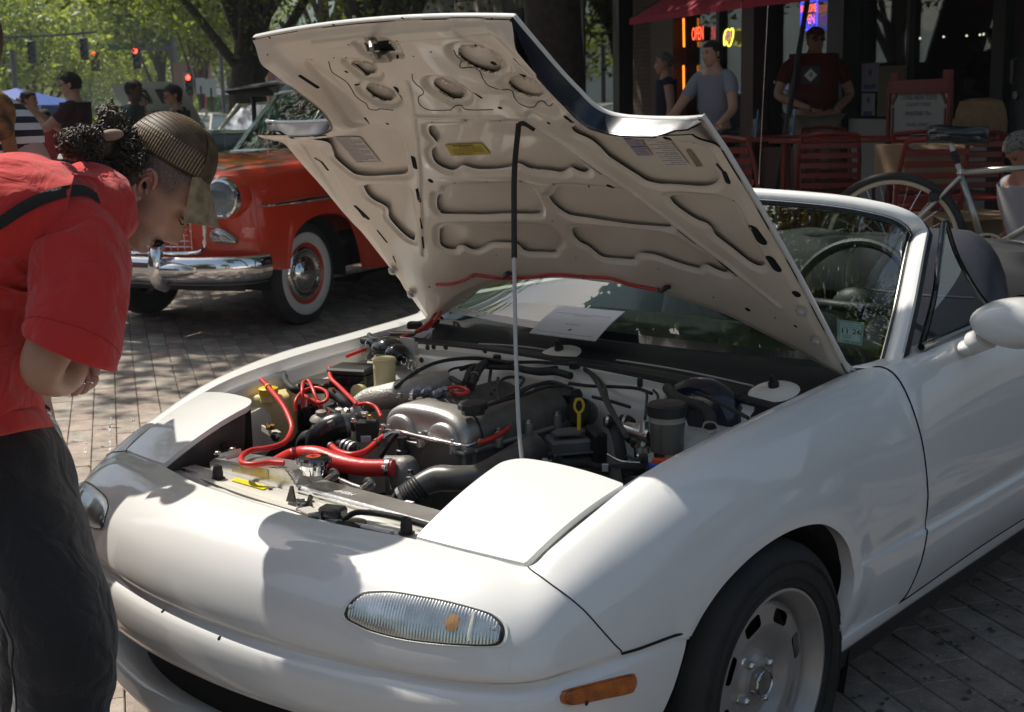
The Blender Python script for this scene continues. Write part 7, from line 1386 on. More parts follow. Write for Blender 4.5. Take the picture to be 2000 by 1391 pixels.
mx = t.nodes.new('ShaderNodeMix'); mx.data_type = 'RGBA'; mx.inputs[6].default_value = (.47, .265, .185, 1); mx.inputs[7].default_value = (.10, .065, .048, 1); t.links.new(ma.outputs[0], mx.inputs[0]); t.links.new(mx.outputs[2], b.inputs['Base Color']); head_.data.materials.append(fm)
ca_ = head_.data.attributes.new('stubble', 'FLOAT', 'POINT'); Gf = G_.reshape(-1, 3)
jaw = sstep(-.040, -.062, Gf[:, 2]+.35*(Gf[:, 0]-.02)*(Gf[:, 0] < .03)*-.6)*sstep(-.05, .0, Gf[:, 0])*.55; cheekl = sstep(.012, -.03, Gf[:, 2])*gauss(Gf[:, 0]-.012, .020)*.7; side_ = sstep(.0, .03, Gf[:, 2])*sstep(.055, .03, Gf[:, 0])*1.; mus = gauss(Gf[:, 2]+.060, .007)*(np.abs(Gf[:, 1]) < .03)*(Gf[:, 0] > .05)
ca_.data.foreach_set('value', np.clip(np.maximum.reduce([jaw, cheekl, side_, mus]), 0, 1).astype(np.float32))
ob('ear', ear_mb(hf), mat('ear skin', (.50, .25, .19), .45, sss=.2), head_, smooth=180); ob('ear', ear_mb(hf, -1), mat('ear skin', (.50, .25, .19)), head_, smooth=180)
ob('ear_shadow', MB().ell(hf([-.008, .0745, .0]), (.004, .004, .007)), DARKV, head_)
t = np.arange(16)*2*pi/16; ob('earring', MB().tube([hf([-.002+.004*cos(a), .078+.001*sin(a), -.037+.005*sin(a)]) for a in t], .0009, 6, closed=True), STEEL, head_)
for s_ in (1, -1):
    ob('eyelid', MB().tube(hf(A([(.079, .018*s_, .004), (.0865, .026*s_, .0015), (.0865, .036*s_, .000), (.079, .046*s_, .002)])), [.002, .0042, .0044, .002], 8), MSKIN, head_, smooth=180)
    ob('eyelashes', MB().tube(hf(A([(.080, .018*s_, .001), (.0905, .027*s_, -.0035), (.0905, .037*s_, -.005), (.081, .047*s_, -.001)])), .0012, 5), HAIRD, head_)
    rb = random.Random(4); eb_ = MB()
    for i in range(46): q = i/45; c = A([.0895-.010*q*q-.002, (.013+.038*q)*s_, .024+.006*sin(q*2.4)+rb.uniform(-.002, .002)]); eb_.tube(hf(A([c, c+[.0025, .004*s_, .0035]])), .0007, 3)
    ob('eyebrow', eb_, HAIRD, head_)
ms = MB(); rb = random.Random(9)
for i in range(260):
    s_ = rb.uniform(-.026, .026); uu = -.060+rb.uniform(-.0045, .004)-abs(s_)*.22; f0 = .0835-(s_/.03)**2*.008; p = A([f0, s_, uu]); ms.tube(hf(A([p, p+[.0035, s_*.10, -.003], p+[.0035, s_*.25, -.0075]])), .0006, 3)
ob('moustache', ms, HAIRD, head_)
ls_ = MB().ell(hf([.0795, 0, -.0715]), (.008, .019, .0042), R=np.stack([fwd2, sid2, up2], 1)).ell(hf([.0795, 0, -.081]), (.008, .016, .0045), R=np.stack([fwd2, sid2, up2], 1)); ob('lips', ls_, mat('lips', (.42, .17, .14), .4, sss=.1), head_, smooth=180)
cu = unit(camR*.50+camU*.866); cf = unit(camR*.866-camU*.50); cs = sid2; cB = Vd(314, 308, 2.60)-cs*.074
capf = lambda f_, s_, u_: cB+cf*f_+cs*s_+cu*u_
def dome(a, e, r=1.): # a around, e elevation
    ce = cos(e)**.82; return capf(.094*cos(a)*ce*r, .083*sin(a)*ce*r, .094*sin(e)**.92*r)
CAPM = mat('brown cap mesh', (.10, .062, .032), .6, var=.3, vscale=40); CAMO = mat('faded camouflage cloth', (.20, .145, .075), .8, col2=(.40, .30, .18), vscale=38)
dm = MB().grid(A([[dome(a, e, .985) for a in np.arange(72)*2*pi/72] for e in np.linspace(0, pi/2-.01, 26)]), cv=True); capo = ob('cap', dm, CAPM, head_, smooth=180)
rbm = MB(); 
for k in range(30):  # ribs of the mesh run over the dome from ear to ear
    f0 = np.linspace(-.089, .080, 30)[k]; h_ = sqrt(max(0, 1-(f0/.094)**2)); pts = [capf(f0, .083*h_*cos(q)*1.0, .094*h_*sin(q)**.95) for q in np.linspace(.02, pi-.02, 22)]; rbm.tube(pts, .0011, 5)
ob('mesh_ribs', rbm, mat('shiny brown mesh rib', (.46, .32, .18), .38), capo, smooth=180)
thr = MB()
for k in range(1, 13):
    e = k*.105; thr.tube([dome(a, e, 1.002) for a in np.linspace(.5, 2*pi-.5, 50)], .0005, 4)
ob('mesh_threads', thr, CAPM, capo)
fp_ = MB().grid(A([[dome(a, e, 1.012) for a in np.linspace(-.62, .62, 20)] for e in np.linspace(0, 1.15, 14)])); ob('front_panel', fp_, mat('dark front cloth', (.10, .068, .034), .8, var=.4, vscale=50), capo, smooth=180)
br = []
for b_ in np.linspace(0, 1, 12): br.append([capf(.084+.100*b_*(1-.18*a*a)*cos(.80)-(.012+.030*b_)*a*a, .074*a, .006-.100*b_*sin(.80)*(1-.10*a*a)-.026*a*a*(.3+.7*b_)) for a in np.linspace(-1, 1, 26)])
br = A(br); th_ = unit(np.cross(br[1, 13]-br[0, 13], br[0, 14]-br[0, 13])); th_ *= np.sign(th_@cu)
vm = MB().grid(br+th_*.002).grid(br-th_*.001, flip=True).quadstrip(br[-1]+th_*.002, br[-1]-th_*.001).quadstrip(br[:, 0]+th_*.002, br[:, 0]-th_*.001).quadstrip(br[:, -1]+th_*.002, br[:, -1]-th_*.001); bo = ob('bill', vm, CAMO, capo, smooth=50)
for q in (.3, .5, .7, .9): i = int(q*11); ob('stitch_line', MB().tube(br[i]-th_*.0014, .0006, 4), mat('stitching', (.22, .18, .11), .8), bo)
ob('strap_band', MB().ell(Vd(217, 264, 2.52), (.024, .008, .011), R=np.stack([unit(camR+camU*.1), camF, camU], 1)), mat('faded pink strap', (.33, .20, .15), .7), capo, smooth=180)
hr = np.random.default_rng(12); cm = MB(); HM = mat('dark curly hair', (.050, .034, .022), .5, var=.35, vscale=30)
def curl(p, d, L, r, turns, rad):
    d = unit(d); u = unit(np.cross(d, [0.3, .2, 1.])); w = np.cross(d, u); n_ = int(7*turns)+4; s_ = np.linspace(0, 1, n_); ph = hr.uniform(0, 6.3)
    rr_ = r*(.6+.4*s_); return p+d*(L*s_)[:, None]+(rr_*np.cos(s_*turns*6.28+ph))[:, None]*u+(rr_*np.sin(s_*turns*6.28+ph))[:, None]*w, rad
base = MB().ell(Vd(222, 298, 2.62), (.062, .07, .058)).ell(Vd(172, 286, 2.64), (.048, .055, .032)).ell(Vd(240, 335, 2.59), (.034, .045, .036)).ell(Vd(215, 236, 2.58), (.020, .02, .018)); ob('hair_mass', base, HM, head_, smooth=180)
for i in range(1500):
    k = i % 10
    if k < 5: a_, r_ = hr.uniform(0, 6.28), hr.uniform(.3, 1)**.5; c = Vd(222+56*r_*cos(a_), 300+54*r_*sin(a_), 2.61-.062*sqrt(max(0, 1-r_*r_))+hr.uniform(-.01, .01))
    elif k < 8: a_, r_ = hr.uniform(0, 6.28), hr.uniform(.3, 1)**.5; c = Vd(168+48*r_*cos(a_), 282+26*r_*sin(a_), 2.62-.045*sqrt(max(0, 1-r_*r_))+hr.uniform(-.01, .01))
    elif k < 9: c = Vd(hr.uniform(222, 250), hr.uniform(320, 368), 2.56+hr.uniform(-.01, .04))
    else: c = Vd(hr.uniform(200, 236), hr.uniform(218, 250), 2.60+hr.uniform(-.03, .03))
    px_, py_, _ = pr(c)
    if px_ > 215 and py_ > 345+(px_-235)*.2 and k < 8: continue
    if px_ < 165 and py_ > 300: continue
    P_, rd_ = curl(c, hr.normal(size=3)+A([-.3, -.1, .2]), hr.uniform(.010, .022), hr.uniform(.0055, .0095), hr.uniform(.9, 1.7), hr.uniform(.0010, .0018)); cm.tube(P_, rd_, 4)
for i in range(60): # side hair over the ear towards the temple
    c = Vd(hr.uniform(240, 285), hr.uniform(300, 340), 2.535+hr.uniform(0, .02)); P_, rd_ = curl(c, hr.normal(size=3), hr.uniform(.01, .02), hr.uniform(.004, .007), 1.3, .001); cm.tube(P_, rd_, 4)
P_, _ = curl(Vd(225, 225, 2.6), camU*.8+camR*.1, .03, .010, .6, .002); cm.tube(P_, .0022, 5)
ob('curls', cm, HM, head_, smooth=180)
sp_ = crm([(-60, 468), (0, 437), (45, 408), (90, 386), (135, 374), (170, 374), (194, 388)], 50); top_, bot_ = [], []
for px, py in sp_:
    for off, L_ in ((-11.5, top_), (11.5, bot_)):
        q = (px+off*.35, py+off*.95); h = TB.ray_cast(Vector(CP), Vector(ray(*q))); p = A(h[0]) if h[0] else Vd(*q, 2.5); L_.append(p-camF*.006)
top_, bot_ = A(top_), A(bot_)
for L_ in (top_, bot_): L_[1:-1] = (L_[:-2]+L_[1:-1]*2+L_[2:])/4
ob('strap', MB().grid([top_, (top_+bot_)/2-camF*.0025, bot_]).grid([top_+camF*.004, bot_+camF*.004]), mat('black webbing', (.018, .017, .016), .6, bump=.6, bscale=500), man, smooth=180)
cr_ = body_loft([(174, 427, 2.645, 58, .080), (182, 423, 2.65, 53, .073)], 3, 40); ob('collar', MB().tube(cr_[1], .005, 8, closed=True), REDT, sh, smooth=180)
# ---- the woman in stripes behind him
STR = bpy.data.materials.new('striped jersey'); STR.use_nodes = True; t = STR.node_tree; b = t.nodes['Principled BSDF']; b.inputs['Roughness'].default_value = .85
tc = t.nodes.new('ShaderNodeTexCoord'); wv = t.nodes.new('ShaderNodeTexWave'); wv.bands_direction = 'Z'; wv.inputs['Scale'].default_value = 10.5; wv.inputs['Distortion'].default_value = .6; wv.inputs['Detail'].default_value = 1; cr2 = t.nodes.new('ShaderNodeValToRGB'); cr2.color_ramp.interpolation = 'CONSTANT'; cr2.color_ramp.elements[0].color = (.02, .018, .03, 1); cr2.color_ramp.elements[1].color = (.62, .60, .58, 1); cr2.color_ramp.elements[1].position = .48
t.links.new(tc.outputs['Object'], wv.inputs[0]); t.links.new(wv.outputs[0], cr2.inputs[0]); t.links.new(cr2.outputs[0], b.inputs['Base Color'])
DSH = 0.
sb = Vd(-70, 300, 3.25); sw_ = thing('person', 'woman in a black and white striped top with a brown strap at the left edge', 'person', (sb[0], sb[1], 0))
W2 = {}
def wv_(n, px, py, d, *r): W2[n] = (*Vd(px, py, d), *r)
wv_('pel', 20, 625, 3.30, .15, .15); wv_('bel', 45, 530, 3.30, .16, .16); wv_('che', -30, 400, 3.30, .14, .13); wv_('nb', -80, 215, 3.25, .06); wv_('hd', -80, 60, 3.25, .07); wv_('sh', 15, 238, 3.22, .055); wv_('el', 92, 370, 3.20, .042); wv_('wr', 95, 500, 3.15, .03); wv_('s2', -170, 240, 3.3, .055); wv_('e2', -230, 400, 3.3, .042)
wv_('lp', 10, 700, 3.22, .085); wv_('lk', 68, 860, 3.16, .060); W2['la'] = (W2['lk'][0]-.03, W2['lk'][1], .10, .042); wv_('rp', -130, 700, 3.3, .085); wv_('rk', -140, 860, 3.3, .06); W2['ra'] = (W2['rk'][0], W2['rk'][1], .1, .042)
bw = ob('body', skin_mesh(W2, [('pel', 'bel'), ('bel', 'che'), ('che', 'nb'), ('nb', 'hd'), ('nb', 'sh'), ('sh', 'el'), ('el', 'wr'), ('nb', 's2'), ('s2', 'e2'), ('pel', 'lp'), ('lp', 'lk'), ('lk', 'la'), ('pel', 'rp'), ('rp', 'rk'), ('rk', 'ra')], 'pel', 2), mat('pale skin', (.52, .33, .26), .5, sss=.1), sw_, smooth=180)
SJ = {n: W2[n] for n in ('pel', 'bel', 'che', 'nb', 'sh', 's2')}; SJ['che'] = (*W2['che'][:3], .15, .14); SJ['bel'] = (*W2['bel'][:3], .175, .17); SJ['sh'] = (*W2['sh'][:3], .070); SJ['mid'] = (*Vd(66, 312, 3.20), .066); SJ['s2'] = (*W2['s2'][:3], .07)
ob('striped_top', skin_mesh(SJ, [('pel', 'bel'), ('bel', 'che'), ('che', 'nb'), ('nb', 'sh'), ('sh', 'mid'), ('nb', 's2')], 'che', 2), STR, sw_, smooth=180)
ob('shorts', skin_mesh({'pel': (*W2['pel'][:3], .16, .15), 'lp': (*W2['lp'][:3], .09), 'rp': (*W2['rp'][:3], .10)}, [('pel', 'lp'), ('pel', 'rp')], 'pel', 2), JEAN, sw_, smooth=180)
ob('shoulder_strap', MB().tube(crm([Vd(-30, 190, 3.18), Vd(8, 215, 3.07), Vd(14, 260, 3.05), Vd(22, 310, 3.04), Vd(20, 380, 3.05)], 20), .016, 8, flat=.3), mat('brown leather strap', (.25, .10, .03), .5, var=.3, vscale=30), sw_)
ob('hair', MB().ell(Vd(-80, 70, 3.25), (.09, .10, .13)), HAIRB, sw_, smooth=180); ob('scarf', MB().ell(Vd(-4, 222, 3.05), (.028, .04, .05)).ell(Vd(2, 250, 3.04), (.02, .03, .03)), mat('brown patterned scarf', (.16, .08, .03), .7, var=.6, vscale=40), sw_, smooth=180)
GW = BVHTree.FromPolygons([tuple(v.co) for v in bw.data.vertices], [tuple(p.vertices) for p in bw.data.polygons]); off = A(wloc(bw))
tt_ = MB()
for k, (cx_, cy_, R_, w_) in enumerate(((62, 806, 26, .0022), (62, 806, 18, .003), (60, 808, 9, .004), (66, 800, 13, .0015))):
    L_ = []
    for a in np.arange(22)*2*pi/22:
        o_ = CP-off if False else CP; h = GW.ray_cast(Vector(CP-off), Vector(ray(cx_+R_*cos(a), cy_+R_*sin(a)*1.2))); 
        if h[0]: L_.append(A(h[0])+off-camF*.0006)
    if len(L_) > 5: tt_.tube(L_, w_*.6, 4)
if tt_.n: ob('tattoo', tt_, mat('tattoo ink', (.06, .07, .075), .5), bw)
# ================================================================ TREES along the street
G1 = 'street trees shading the parked cars'
tree('thick dark tree trunk standing behind the raised hood', (-6.9, 9.4, 0), 9.5, 5.0, 4.3, 19000, .17, LEAF1, .31, 3, lean=(.5, -1.0), bm=BARKD, nb=34, crown_off=(.6, -1.2))
tree('street tree whose high crown shades the red sedan', (-12.6, 4.2, 0), 9.5, 4.6, 4.0, 12000, .18, LEAF1, .24, 4, G1, nb=30, lean=(.7, .6), crown_off=(.4, .6))
tree('street tree whose crown hangs over the roadster door and cafe terrace', (4.6, 6.6, .38), 9.6, 5.6, 4.2, 15000, .17, LEAF1, .26, 6, G1, nb=36, lean=(-1.8, .3), crown_off=(-4.2, .6))
tree('street tree by the cafe door at the right edge', (.9, 8.4, .38), 8.8, 3.6, 4.4, 8000, .18, LEAF1, .2, 8, G1, nb=24)
tree('street tree beside the roadster whose crown hangs over its windshield', (3.6, 3.4, 0), 10.5, 2.7, 5.6, 19000, .15, LEAF1, .2, 23, lean=(-1.5, -.8), crown_off=(-2.9, -1.6), nb=30, extra=[((-5.5, -2.3, 3.35), (.5, .4, .35)), ((-5.05, -2.25, 3.3), (.5, .4, .35)), ((-4.6, -2.25, 3.4), (.5, .4, .35))])  # tree added out of view; crown and low clumps placed for the windshield reflection
for i, (x, y) in enumerate(((-1, -13), (8, -10))): tree(['street tree across the road behind the photographer', 'street tree across the road beyond the added dark car'][i], (x, y, 0), 10, 4, 3.0, 9000, .22, LEAF1, .3, 20+i, 'trees across the road', nb=20, key='far side')
def treeat(label, px, d, H, R, cz, n, leaf, lm, tr, seed, **k):
    p = CP+ray(px, 200)*d/1.0; return tree(label, (p[0], p[1], 0), H, R, cz, n, leaf, lm, tr, seed, **k)
treeat('leaning dark double trunk tree left of the hood', 462, 24, 9.5, 4.6, 2.9, 17000, .15, LEAF1, .24, 31, lean=(-.7, .8), crown_off=(.2, 0), bm=BARK, nb=44)
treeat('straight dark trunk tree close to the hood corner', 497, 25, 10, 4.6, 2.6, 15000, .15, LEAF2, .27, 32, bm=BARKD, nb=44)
treeat('broad tree whose branches show above the hood edge', 735, 22, 9.5, 3.8, 2.1, 14000, .13, LEAF1, .36, 33, bm=BARKD, nb=36)
treeat('leafy tree overhanging the top left corner', -130, 23, 9.0, 3.6, 2.75, 15000, .13, LEAF1, .2, 34, nb=36, crown_off=(.9, .9))
treeat('slim tree with lit leaves hidden partly by the hood corner', 640, 34, 10.5, 4.2, 3.7, 12000, .18, LEAF1, .2, 35, nb=34)
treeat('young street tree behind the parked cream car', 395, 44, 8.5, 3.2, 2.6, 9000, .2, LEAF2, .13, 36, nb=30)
G2 = 'sunlit trees lining the far street'
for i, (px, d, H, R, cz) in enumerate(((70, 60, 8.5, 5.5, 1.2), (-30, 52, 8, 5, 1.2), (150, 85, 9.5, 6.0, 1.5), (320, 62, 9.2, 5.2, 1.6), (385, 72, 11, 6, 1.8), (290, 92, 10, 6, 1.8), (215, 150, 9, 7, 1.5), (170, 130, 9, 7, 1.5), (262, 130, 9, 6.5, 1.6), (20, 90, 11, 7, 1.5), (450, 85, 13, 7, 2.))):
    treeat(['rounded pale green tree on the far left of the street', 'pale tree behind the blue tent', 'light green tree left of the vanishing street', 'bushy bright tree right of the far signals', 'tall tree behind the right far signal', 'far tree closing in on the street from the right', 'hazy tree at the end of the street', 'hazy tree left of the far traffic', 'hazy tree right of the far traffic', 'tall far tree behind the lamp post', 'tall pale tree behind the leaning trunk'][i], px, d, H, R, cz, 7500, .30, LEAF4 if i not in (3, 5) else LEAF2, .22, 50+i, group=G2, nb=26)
hl = thing; rngh = np.random.default_rng(77); hc = CP+ray(180, 200)*620
hx_, hy_ = np.meshgrid(np.linspace(-1, 1, 50), np.linspace(-1, 1, 16), indexing='ij'); hz_ = 118*np.cos(hx_*pi/2)**.8*np.cos(hy_*pi/2)**.7; hz_ = hz_+6*np.sin(hx_*40+hy_*17)*np.cos(hy_*23)
HP = hc[None, None, :]*0+np.stack([hc[0]+NS_[0]*hx_*420+DS[0]*hy_*200, hc[1]+NS_[1]*hx_*420+DS[1]*hy_*200, hz_-2], -1)
ob('hill', MB().grid(HP), mat('distant wooded hill', (.10, .15, .10), .9, var=.35, vscale=.06), kind='structure', smooth=180)
for i, (px, d) in enumerate(((300, 46), (345, 50), (420, 48), (60, 50))):
    p = CP+ray(px, 200)*d; t = thing('bush', ['round bush beyond the open white hood', 'dark bush behind the curly-haired visitor', 'bush beside the red hatchback', 'bush behind the blue tent'][i], 'bush', (p[0], p[1], 0)); rg_ = np.random.default_rng(90+i); P_, rd_ = blobs((0, 0, .8), (2.2, 2.2, .6), 10, .9, rg_); V, F = leaves(P_, rd_, 2600, .2, rg_); o = bpy.data.objects.new('foliage', mesh_np('foliage', V, F, LEAF1)); COL.objects.link(o); o.parent = t
# ================================================================ SHOPS
n0 = 6.6
BRK = bpy.data.materials.new('dark painted brick'); BRK.use_nodes = True; t = BRK.node_tree; b = t.nodes['Principled BSDF']; b.inputs['Roughness'].default_value = .85; tc = t.nodes.new('ShaderNodeTexCoord'); b_ = t.nodes.new('ShaderNodeTexBrick'); b_.inputs['Scale'].default_value = 4.5
b_.inputs['Color1'].default_value = (.07, .045, .03, 1); b_.inputs['Color2'].default_value = (.10, .065, .045, 1); b_.inputs['Mortar'].default_value = (.03, .025, .02, 1); mp = t.nodes.new('ShaderNodeMapping'); mp.inputs['Rotation'].default_value = (pi/2, 0, 0); t.links.new(tc.outputs['Object'], mp.inputs[0]); t.links.new(mp.outputs[0], b_.inputs[0]); t.links.new(b_.outputs[0], b.inputs['Base Color'])
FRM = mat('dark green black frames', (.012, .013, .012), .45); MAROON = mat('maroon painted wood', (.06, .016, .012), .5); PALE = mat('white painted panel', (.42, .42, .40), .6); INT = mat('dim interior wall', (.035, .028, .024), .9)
WG = glass('shop window glass', (.55, .58, .56), 0., ior=1.45)
shop = thing('shop', 'dark cafe shopfront with neon signs in its windows', 'building', tuple(SP(9, n0, 0)))
def sp_(s): return s
def wpx(px): return sn(onwall(px, 190, n0))[0]
def wbox(name, px0, px1, z0, z1, m, dn=0., th=.12, par=None, top=None):
    s0, s1 = wpx(px0), wpx(px1); c = SP((s0+s1)/2, n0+dn, (z0+z1)/2); return ob(name, MB().box(c, (abs(s1-s0), th, z1-z0), R=frame(DS)), m, par or shop, smooth=None)
def wz(px, py): return onwall(px, py, n0)[2]
wbox('fascia', 1232, 2160, 3.05, 6.2, BRK, .12, .24)
for a, b_, m in ((1255, 1290, BRK), (1290, 1334, MAROON), (1468, 1492, MAROON), (1636, 1668, FRM), (1960, 1985, FRM)): wbox('pilaster', a, b_, .38, 3.05, m, 0, .26)
wbox('stall_riser', 1668, 1960, .38, wz(1700, 232), PALE, .02, .14); wbox('stall_riser', 1492, 1636, .38, .9, MAROON, .02, .14); wbox('stall_riser', 1334, 1468, .38, .75, MAROON, .02, .14)
for a, b_ in ((1334, 1402), (1404, 1468), (1492, 1636), (1668, 1768), (1774, 1960), (1985, 2160), (1224, 1254)):
    f = wbox('window', a, b_, .75 if a < 1500 else .95 if a < 1960 else .38, 3.05, WG, .05, .012)
for px in (1402, 1771): wbox('mullion', px-3, px+3, .75, 3.05, FRM, .03, .08)
d_ = wbox('door', 1964, 2060, .38, 3.0, mat('grey door', (.07, .065, .06), .5), -.02, .06)
hp_ = onwall(1986, 140, n0-.1); ob('door_handle', MB().tube([hp_+A([0, 0, .1]), hp_+A([-.02, -.05, .08]), hp_+A([-.02, -.05, -.08]), hp_-A([0, 0, .1])], .012, 8).lathe([(.03, 0), (.03, .02), (.0001, .02)], onwall(1986, 186, n0-.06), -NS_, 14), mat('dull door hardware', (.2, .19, .17), .35, metal=.8), d_)
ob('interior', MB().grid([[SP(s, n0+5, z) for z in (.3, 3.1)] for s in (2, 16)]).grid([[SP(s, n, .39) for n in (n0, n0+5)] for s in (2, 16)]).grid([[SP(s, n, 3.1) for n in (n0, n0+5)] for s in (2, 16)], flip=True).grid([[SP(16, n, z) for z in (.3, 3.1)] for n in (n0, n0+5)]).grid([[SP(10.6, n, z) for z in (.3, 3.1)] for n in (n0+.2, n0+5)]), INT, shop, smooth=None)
rs_ = random.Random(8)
for i in range(16): s = 4+rs_.random()*9; ob('stock_box', MB().box(SP(s, n0+.5+rs_.random()*2, .5+rs_.random()*1.2), (.3+rs_.random()*.4, .3, .2+rs_.random()*.3), R=frame(DS), bev=.01), mat('dim stock %d' % (i % 4), [(.10, .07, .04), (.05, .05, .06), (.12, .10, .08), (.03, .04, .03)][i % 4], .7), shop)
ob('counter', MB().box(SP(11.6, n0+1.2, .85), (1.8, .5, 1.0), R=frame(DS)), INT, shop)
c0, c1 = onwall(1462, 25, n0+.3), onwall(1500, 110, n0+.3); cu_ = MB(); pts = [[c0+DS*(-.50*k-.45*k*q)*1.0*-1*-1+A([0, 0, -1.3*q+.25]) +NS_*.04*sin(k*22) for q in np.linspace(0, 1, 10)] for k in np.linspace(0, 1, 24)]; ob('curtain', cu_.grid(pts), mat('dull curtain', (.10, .085, .06), .9), shop, smooth=180)
def neon(name, c, s_): return mat(name, (.02, .02, .02), .5, emit=c, es=s_)
ns = onwall(1364, 67, n0-.02); ux_ = -DS; uz_ = A([0, 0, 1.])
def sign(name, label, px, py): p = onwall(px, py, n0-.02); return thing(name, label, 'sign', tuple(p)), p
o_, p = sign('neon_sign', 'red neon OPEN sign in the cafe window', 1364, 67)
ob('letters', text_mb('OPEN', .155, p, ux_*.80, uz_*1.35, .01, bold=.0), neon('neon red', (1, .08, .03), 3.2), o_, smooth=None); ob('backing', MB().box(p+NS_*.03, (.22, .02, .16), R=frame(DS)), FRM, o_)
o_, p = sign('neon_sign', 'yellow leaf-shaped neon sign with coloured letters', 1423, 73)
lf = crm(A([(-.145, -.09), (-.15, .0), (-.11, .08), (-.02, .11), (.05, .09), (.10, .115), (.15, .09), (.14, .0), (.06, -.11), (-.02, -.11), (-.08, -.05), (-.12, -.10), (-.145, -.09)]), 60)*.80
ob('leaf_outline', MB().tube([p+ux_*a*.95+uz_*b for a, b in lf], .008, 6, closed=True), neon('neon yellow', (.75, .70, .08), 2.2), o_, smooth=180); ob('leaf_panel', MB().add([p+ux_*a*.93+uz_*b*.93+NS_*.008 for a, b in lf], [tuple(range(len(lf)))]), neon('dim yellow panel', (.45, .38, .10), .35), o_, smooth=None)
for ch, a, b, c in zip('FLOWERPOT', (-.10, -.055, -.015, .035, .085, .10, -.04, .0, .045), (.0, .035, .05, .045, .035, -.02, -.03, -.045, -.03), ((.5, .1, .8), (.2, .7, .2), (1, .1, .05), (.25, .1, .8), (1, .3, .05), (1, .3, .05), (1, .1, .05), (.3, .1, .7), (.2, .7, .2))): ob('letter', text_mb(ch, .06, p+ux_*a*.8+uz_*b*.8, ux_, uz_, .012), neon('neon %s' % ch, c, 1.6), o_, smooth=None)
o_, p = sign('neon_sign', 'blue and red WELCOME OPEN neon sign high in the window', 1580, 30)
ob('letters', text_mb('WELCOME', .075, p+uz_*.06, ux_*.85, uz_*1.4, .01), neon('neon red', (1, .08, .03), 3.2), o_, smooth=None); ob('letters', text_mb('OPEN', .11, p-uz_*.045, ux_*.9, uz_*1.2, .01), neon('neon orange', (1, .16, .05), 1.6), o_, smooth=None)
bd = MB(); rb = random.Random(1)
for i in range(46): 
    k = i/46*4; e = k % 1; q = [(-.15+.3*e, .135), (.15, .135-.27*e), (.15-.3*e, -.135), (-.15, -.135+.27*e)][int(k)]; bd.box(p+ux_*q[0]+uz_*q[1], (.016, .01, .016), R=frame(DS))
for i in range(40): bd.box(p+ux_*rb.uniform(-.12, .13)+uz_*rb.uniform(-.12, .0)+NS_*.01, (.010, .006, .014), R=frame(DS))
ob('blue_dots', bd, neon('neon blue', (.05, .06, 1), 2.2), o_, smooth=None)
o_ = thing('neon_tube', 'upright orange neon tube edging the cafe window', 'light', tuple(onwall(1335, 190, n0-.05)))
for a, b in ((36, 92), (128, 194)): ob('tube', MB().cyl(onwall(1335, a, n0-.05), onwall(1336, b, n0-.05), .012), neon('neon amber', (1, .28, .02), 1.8), o_)
o_ = thing('light_bar', 'glowing orange light bar above the cafe counter', 'light', tuple(onwall(1500, 215, n0+.6))); ob('tube', MB().cyl(onwall(1460, 211, n0+.6), onwall(1560, 212, n0+.6), .010).cyl(onwall(1462, 217, n0+.6), onwall(1560, 217, n0+.6), .012), neon('neon amber', (1, .28, .02), 1.8), o_)
sp2 = MB(); 
for px, py in ((1797, 75), (1843, 72), (1888, 70), (1914, 68), (1921, 67)): sp2.ell(onwall(px, py, n0+1.2), (.012, .012, .012), seg=8, rings=5)
ob('ceiling_spots', sp2, neon('warm lamp', (1, .9, .75), 2.5), shop)
for i, (x0, x1, y0, y1) in enumerate(((1684, 1716, 125, 178), (1684, 1708, 183, 226), (1716, 1768, 130, 228))):
    a, b = onwall(x0, y0, n0-.02), onwall(x1, y1, n0-.02); w = abs((b-a)@DS); pt = thing('poster', ['upper pale blue window poster', 'lower white window poster with a lamp drawing', 'brown paper notice beside the posters'][i], 'poster', tuple((a+b)/2)); ob('sheet', MB().box((a+b)/2, (w, .004, abs(a[2]-b[2])), R=frame(DS)), mat('poster paper %d' % i, [(.22, .25, .36), (.30, .32, .40), (.16, .14, .09)][i], .6), pt)
    if i < 2: ob('print', MB().box((a+b)/2-NS_*.003-uz_*.08, (w*.7, .002, .04), R=frame(DS)).lathe([(.03, 0), (.0001, .002)], (a+b)/2-NS_*.003+uz_*.04, -NS_, 14), mat('poster blue', (.04, .05, .16), .6), pt)
nb_ = 5.6; P00, P11 = onwall(1740, 168, nb_), onwall(1855, 330, nb_); bc = (P00+P11)/2; bw_ = abs((P11-P00)@DS); bh = P00[2]-P11[2]
sbd = thing('sandwich_board', 'red framed white sandwich board reading COOL NEW ITEMS', 'sign', tuple(SP(sn(bc)[0], nb_, .38)))
RED2 = mat('red painted wood', (.16, .014, .010), .5); brd = lambda n, c, d, m: ob(n, MB().box(c, d, R=frame(DS), bev=.003), m, sbd)
brd('board', bc-uz_*.05, (bw_*.94, .02, bh), mat('white board', (.30, .29, .26), .5)); 
for s_ in (1, -1): brd('frame_side', bc+DS*s_*bw_*.49-NS_*.012, (.035, .03, bh*1.05), RED2); brd('frame_horn', bc+DS*s_*bw_*.42+uz_*(bh*.5+.03), (.09, .03, .14), RED2)
brd('frame_top', bc+uz_*(bh*.5-.01)-NS_*.012, (bw_, .03, .10), RED2); brd('leg', bc-uz_*(bh*.5+.25)+DS*bw_*.45, (.04, .03, .6), RED2); brd('leg', bc-uz_*(bh*.5+.25)-DS*bw_*.45, (.04, .03, .6), RED2)
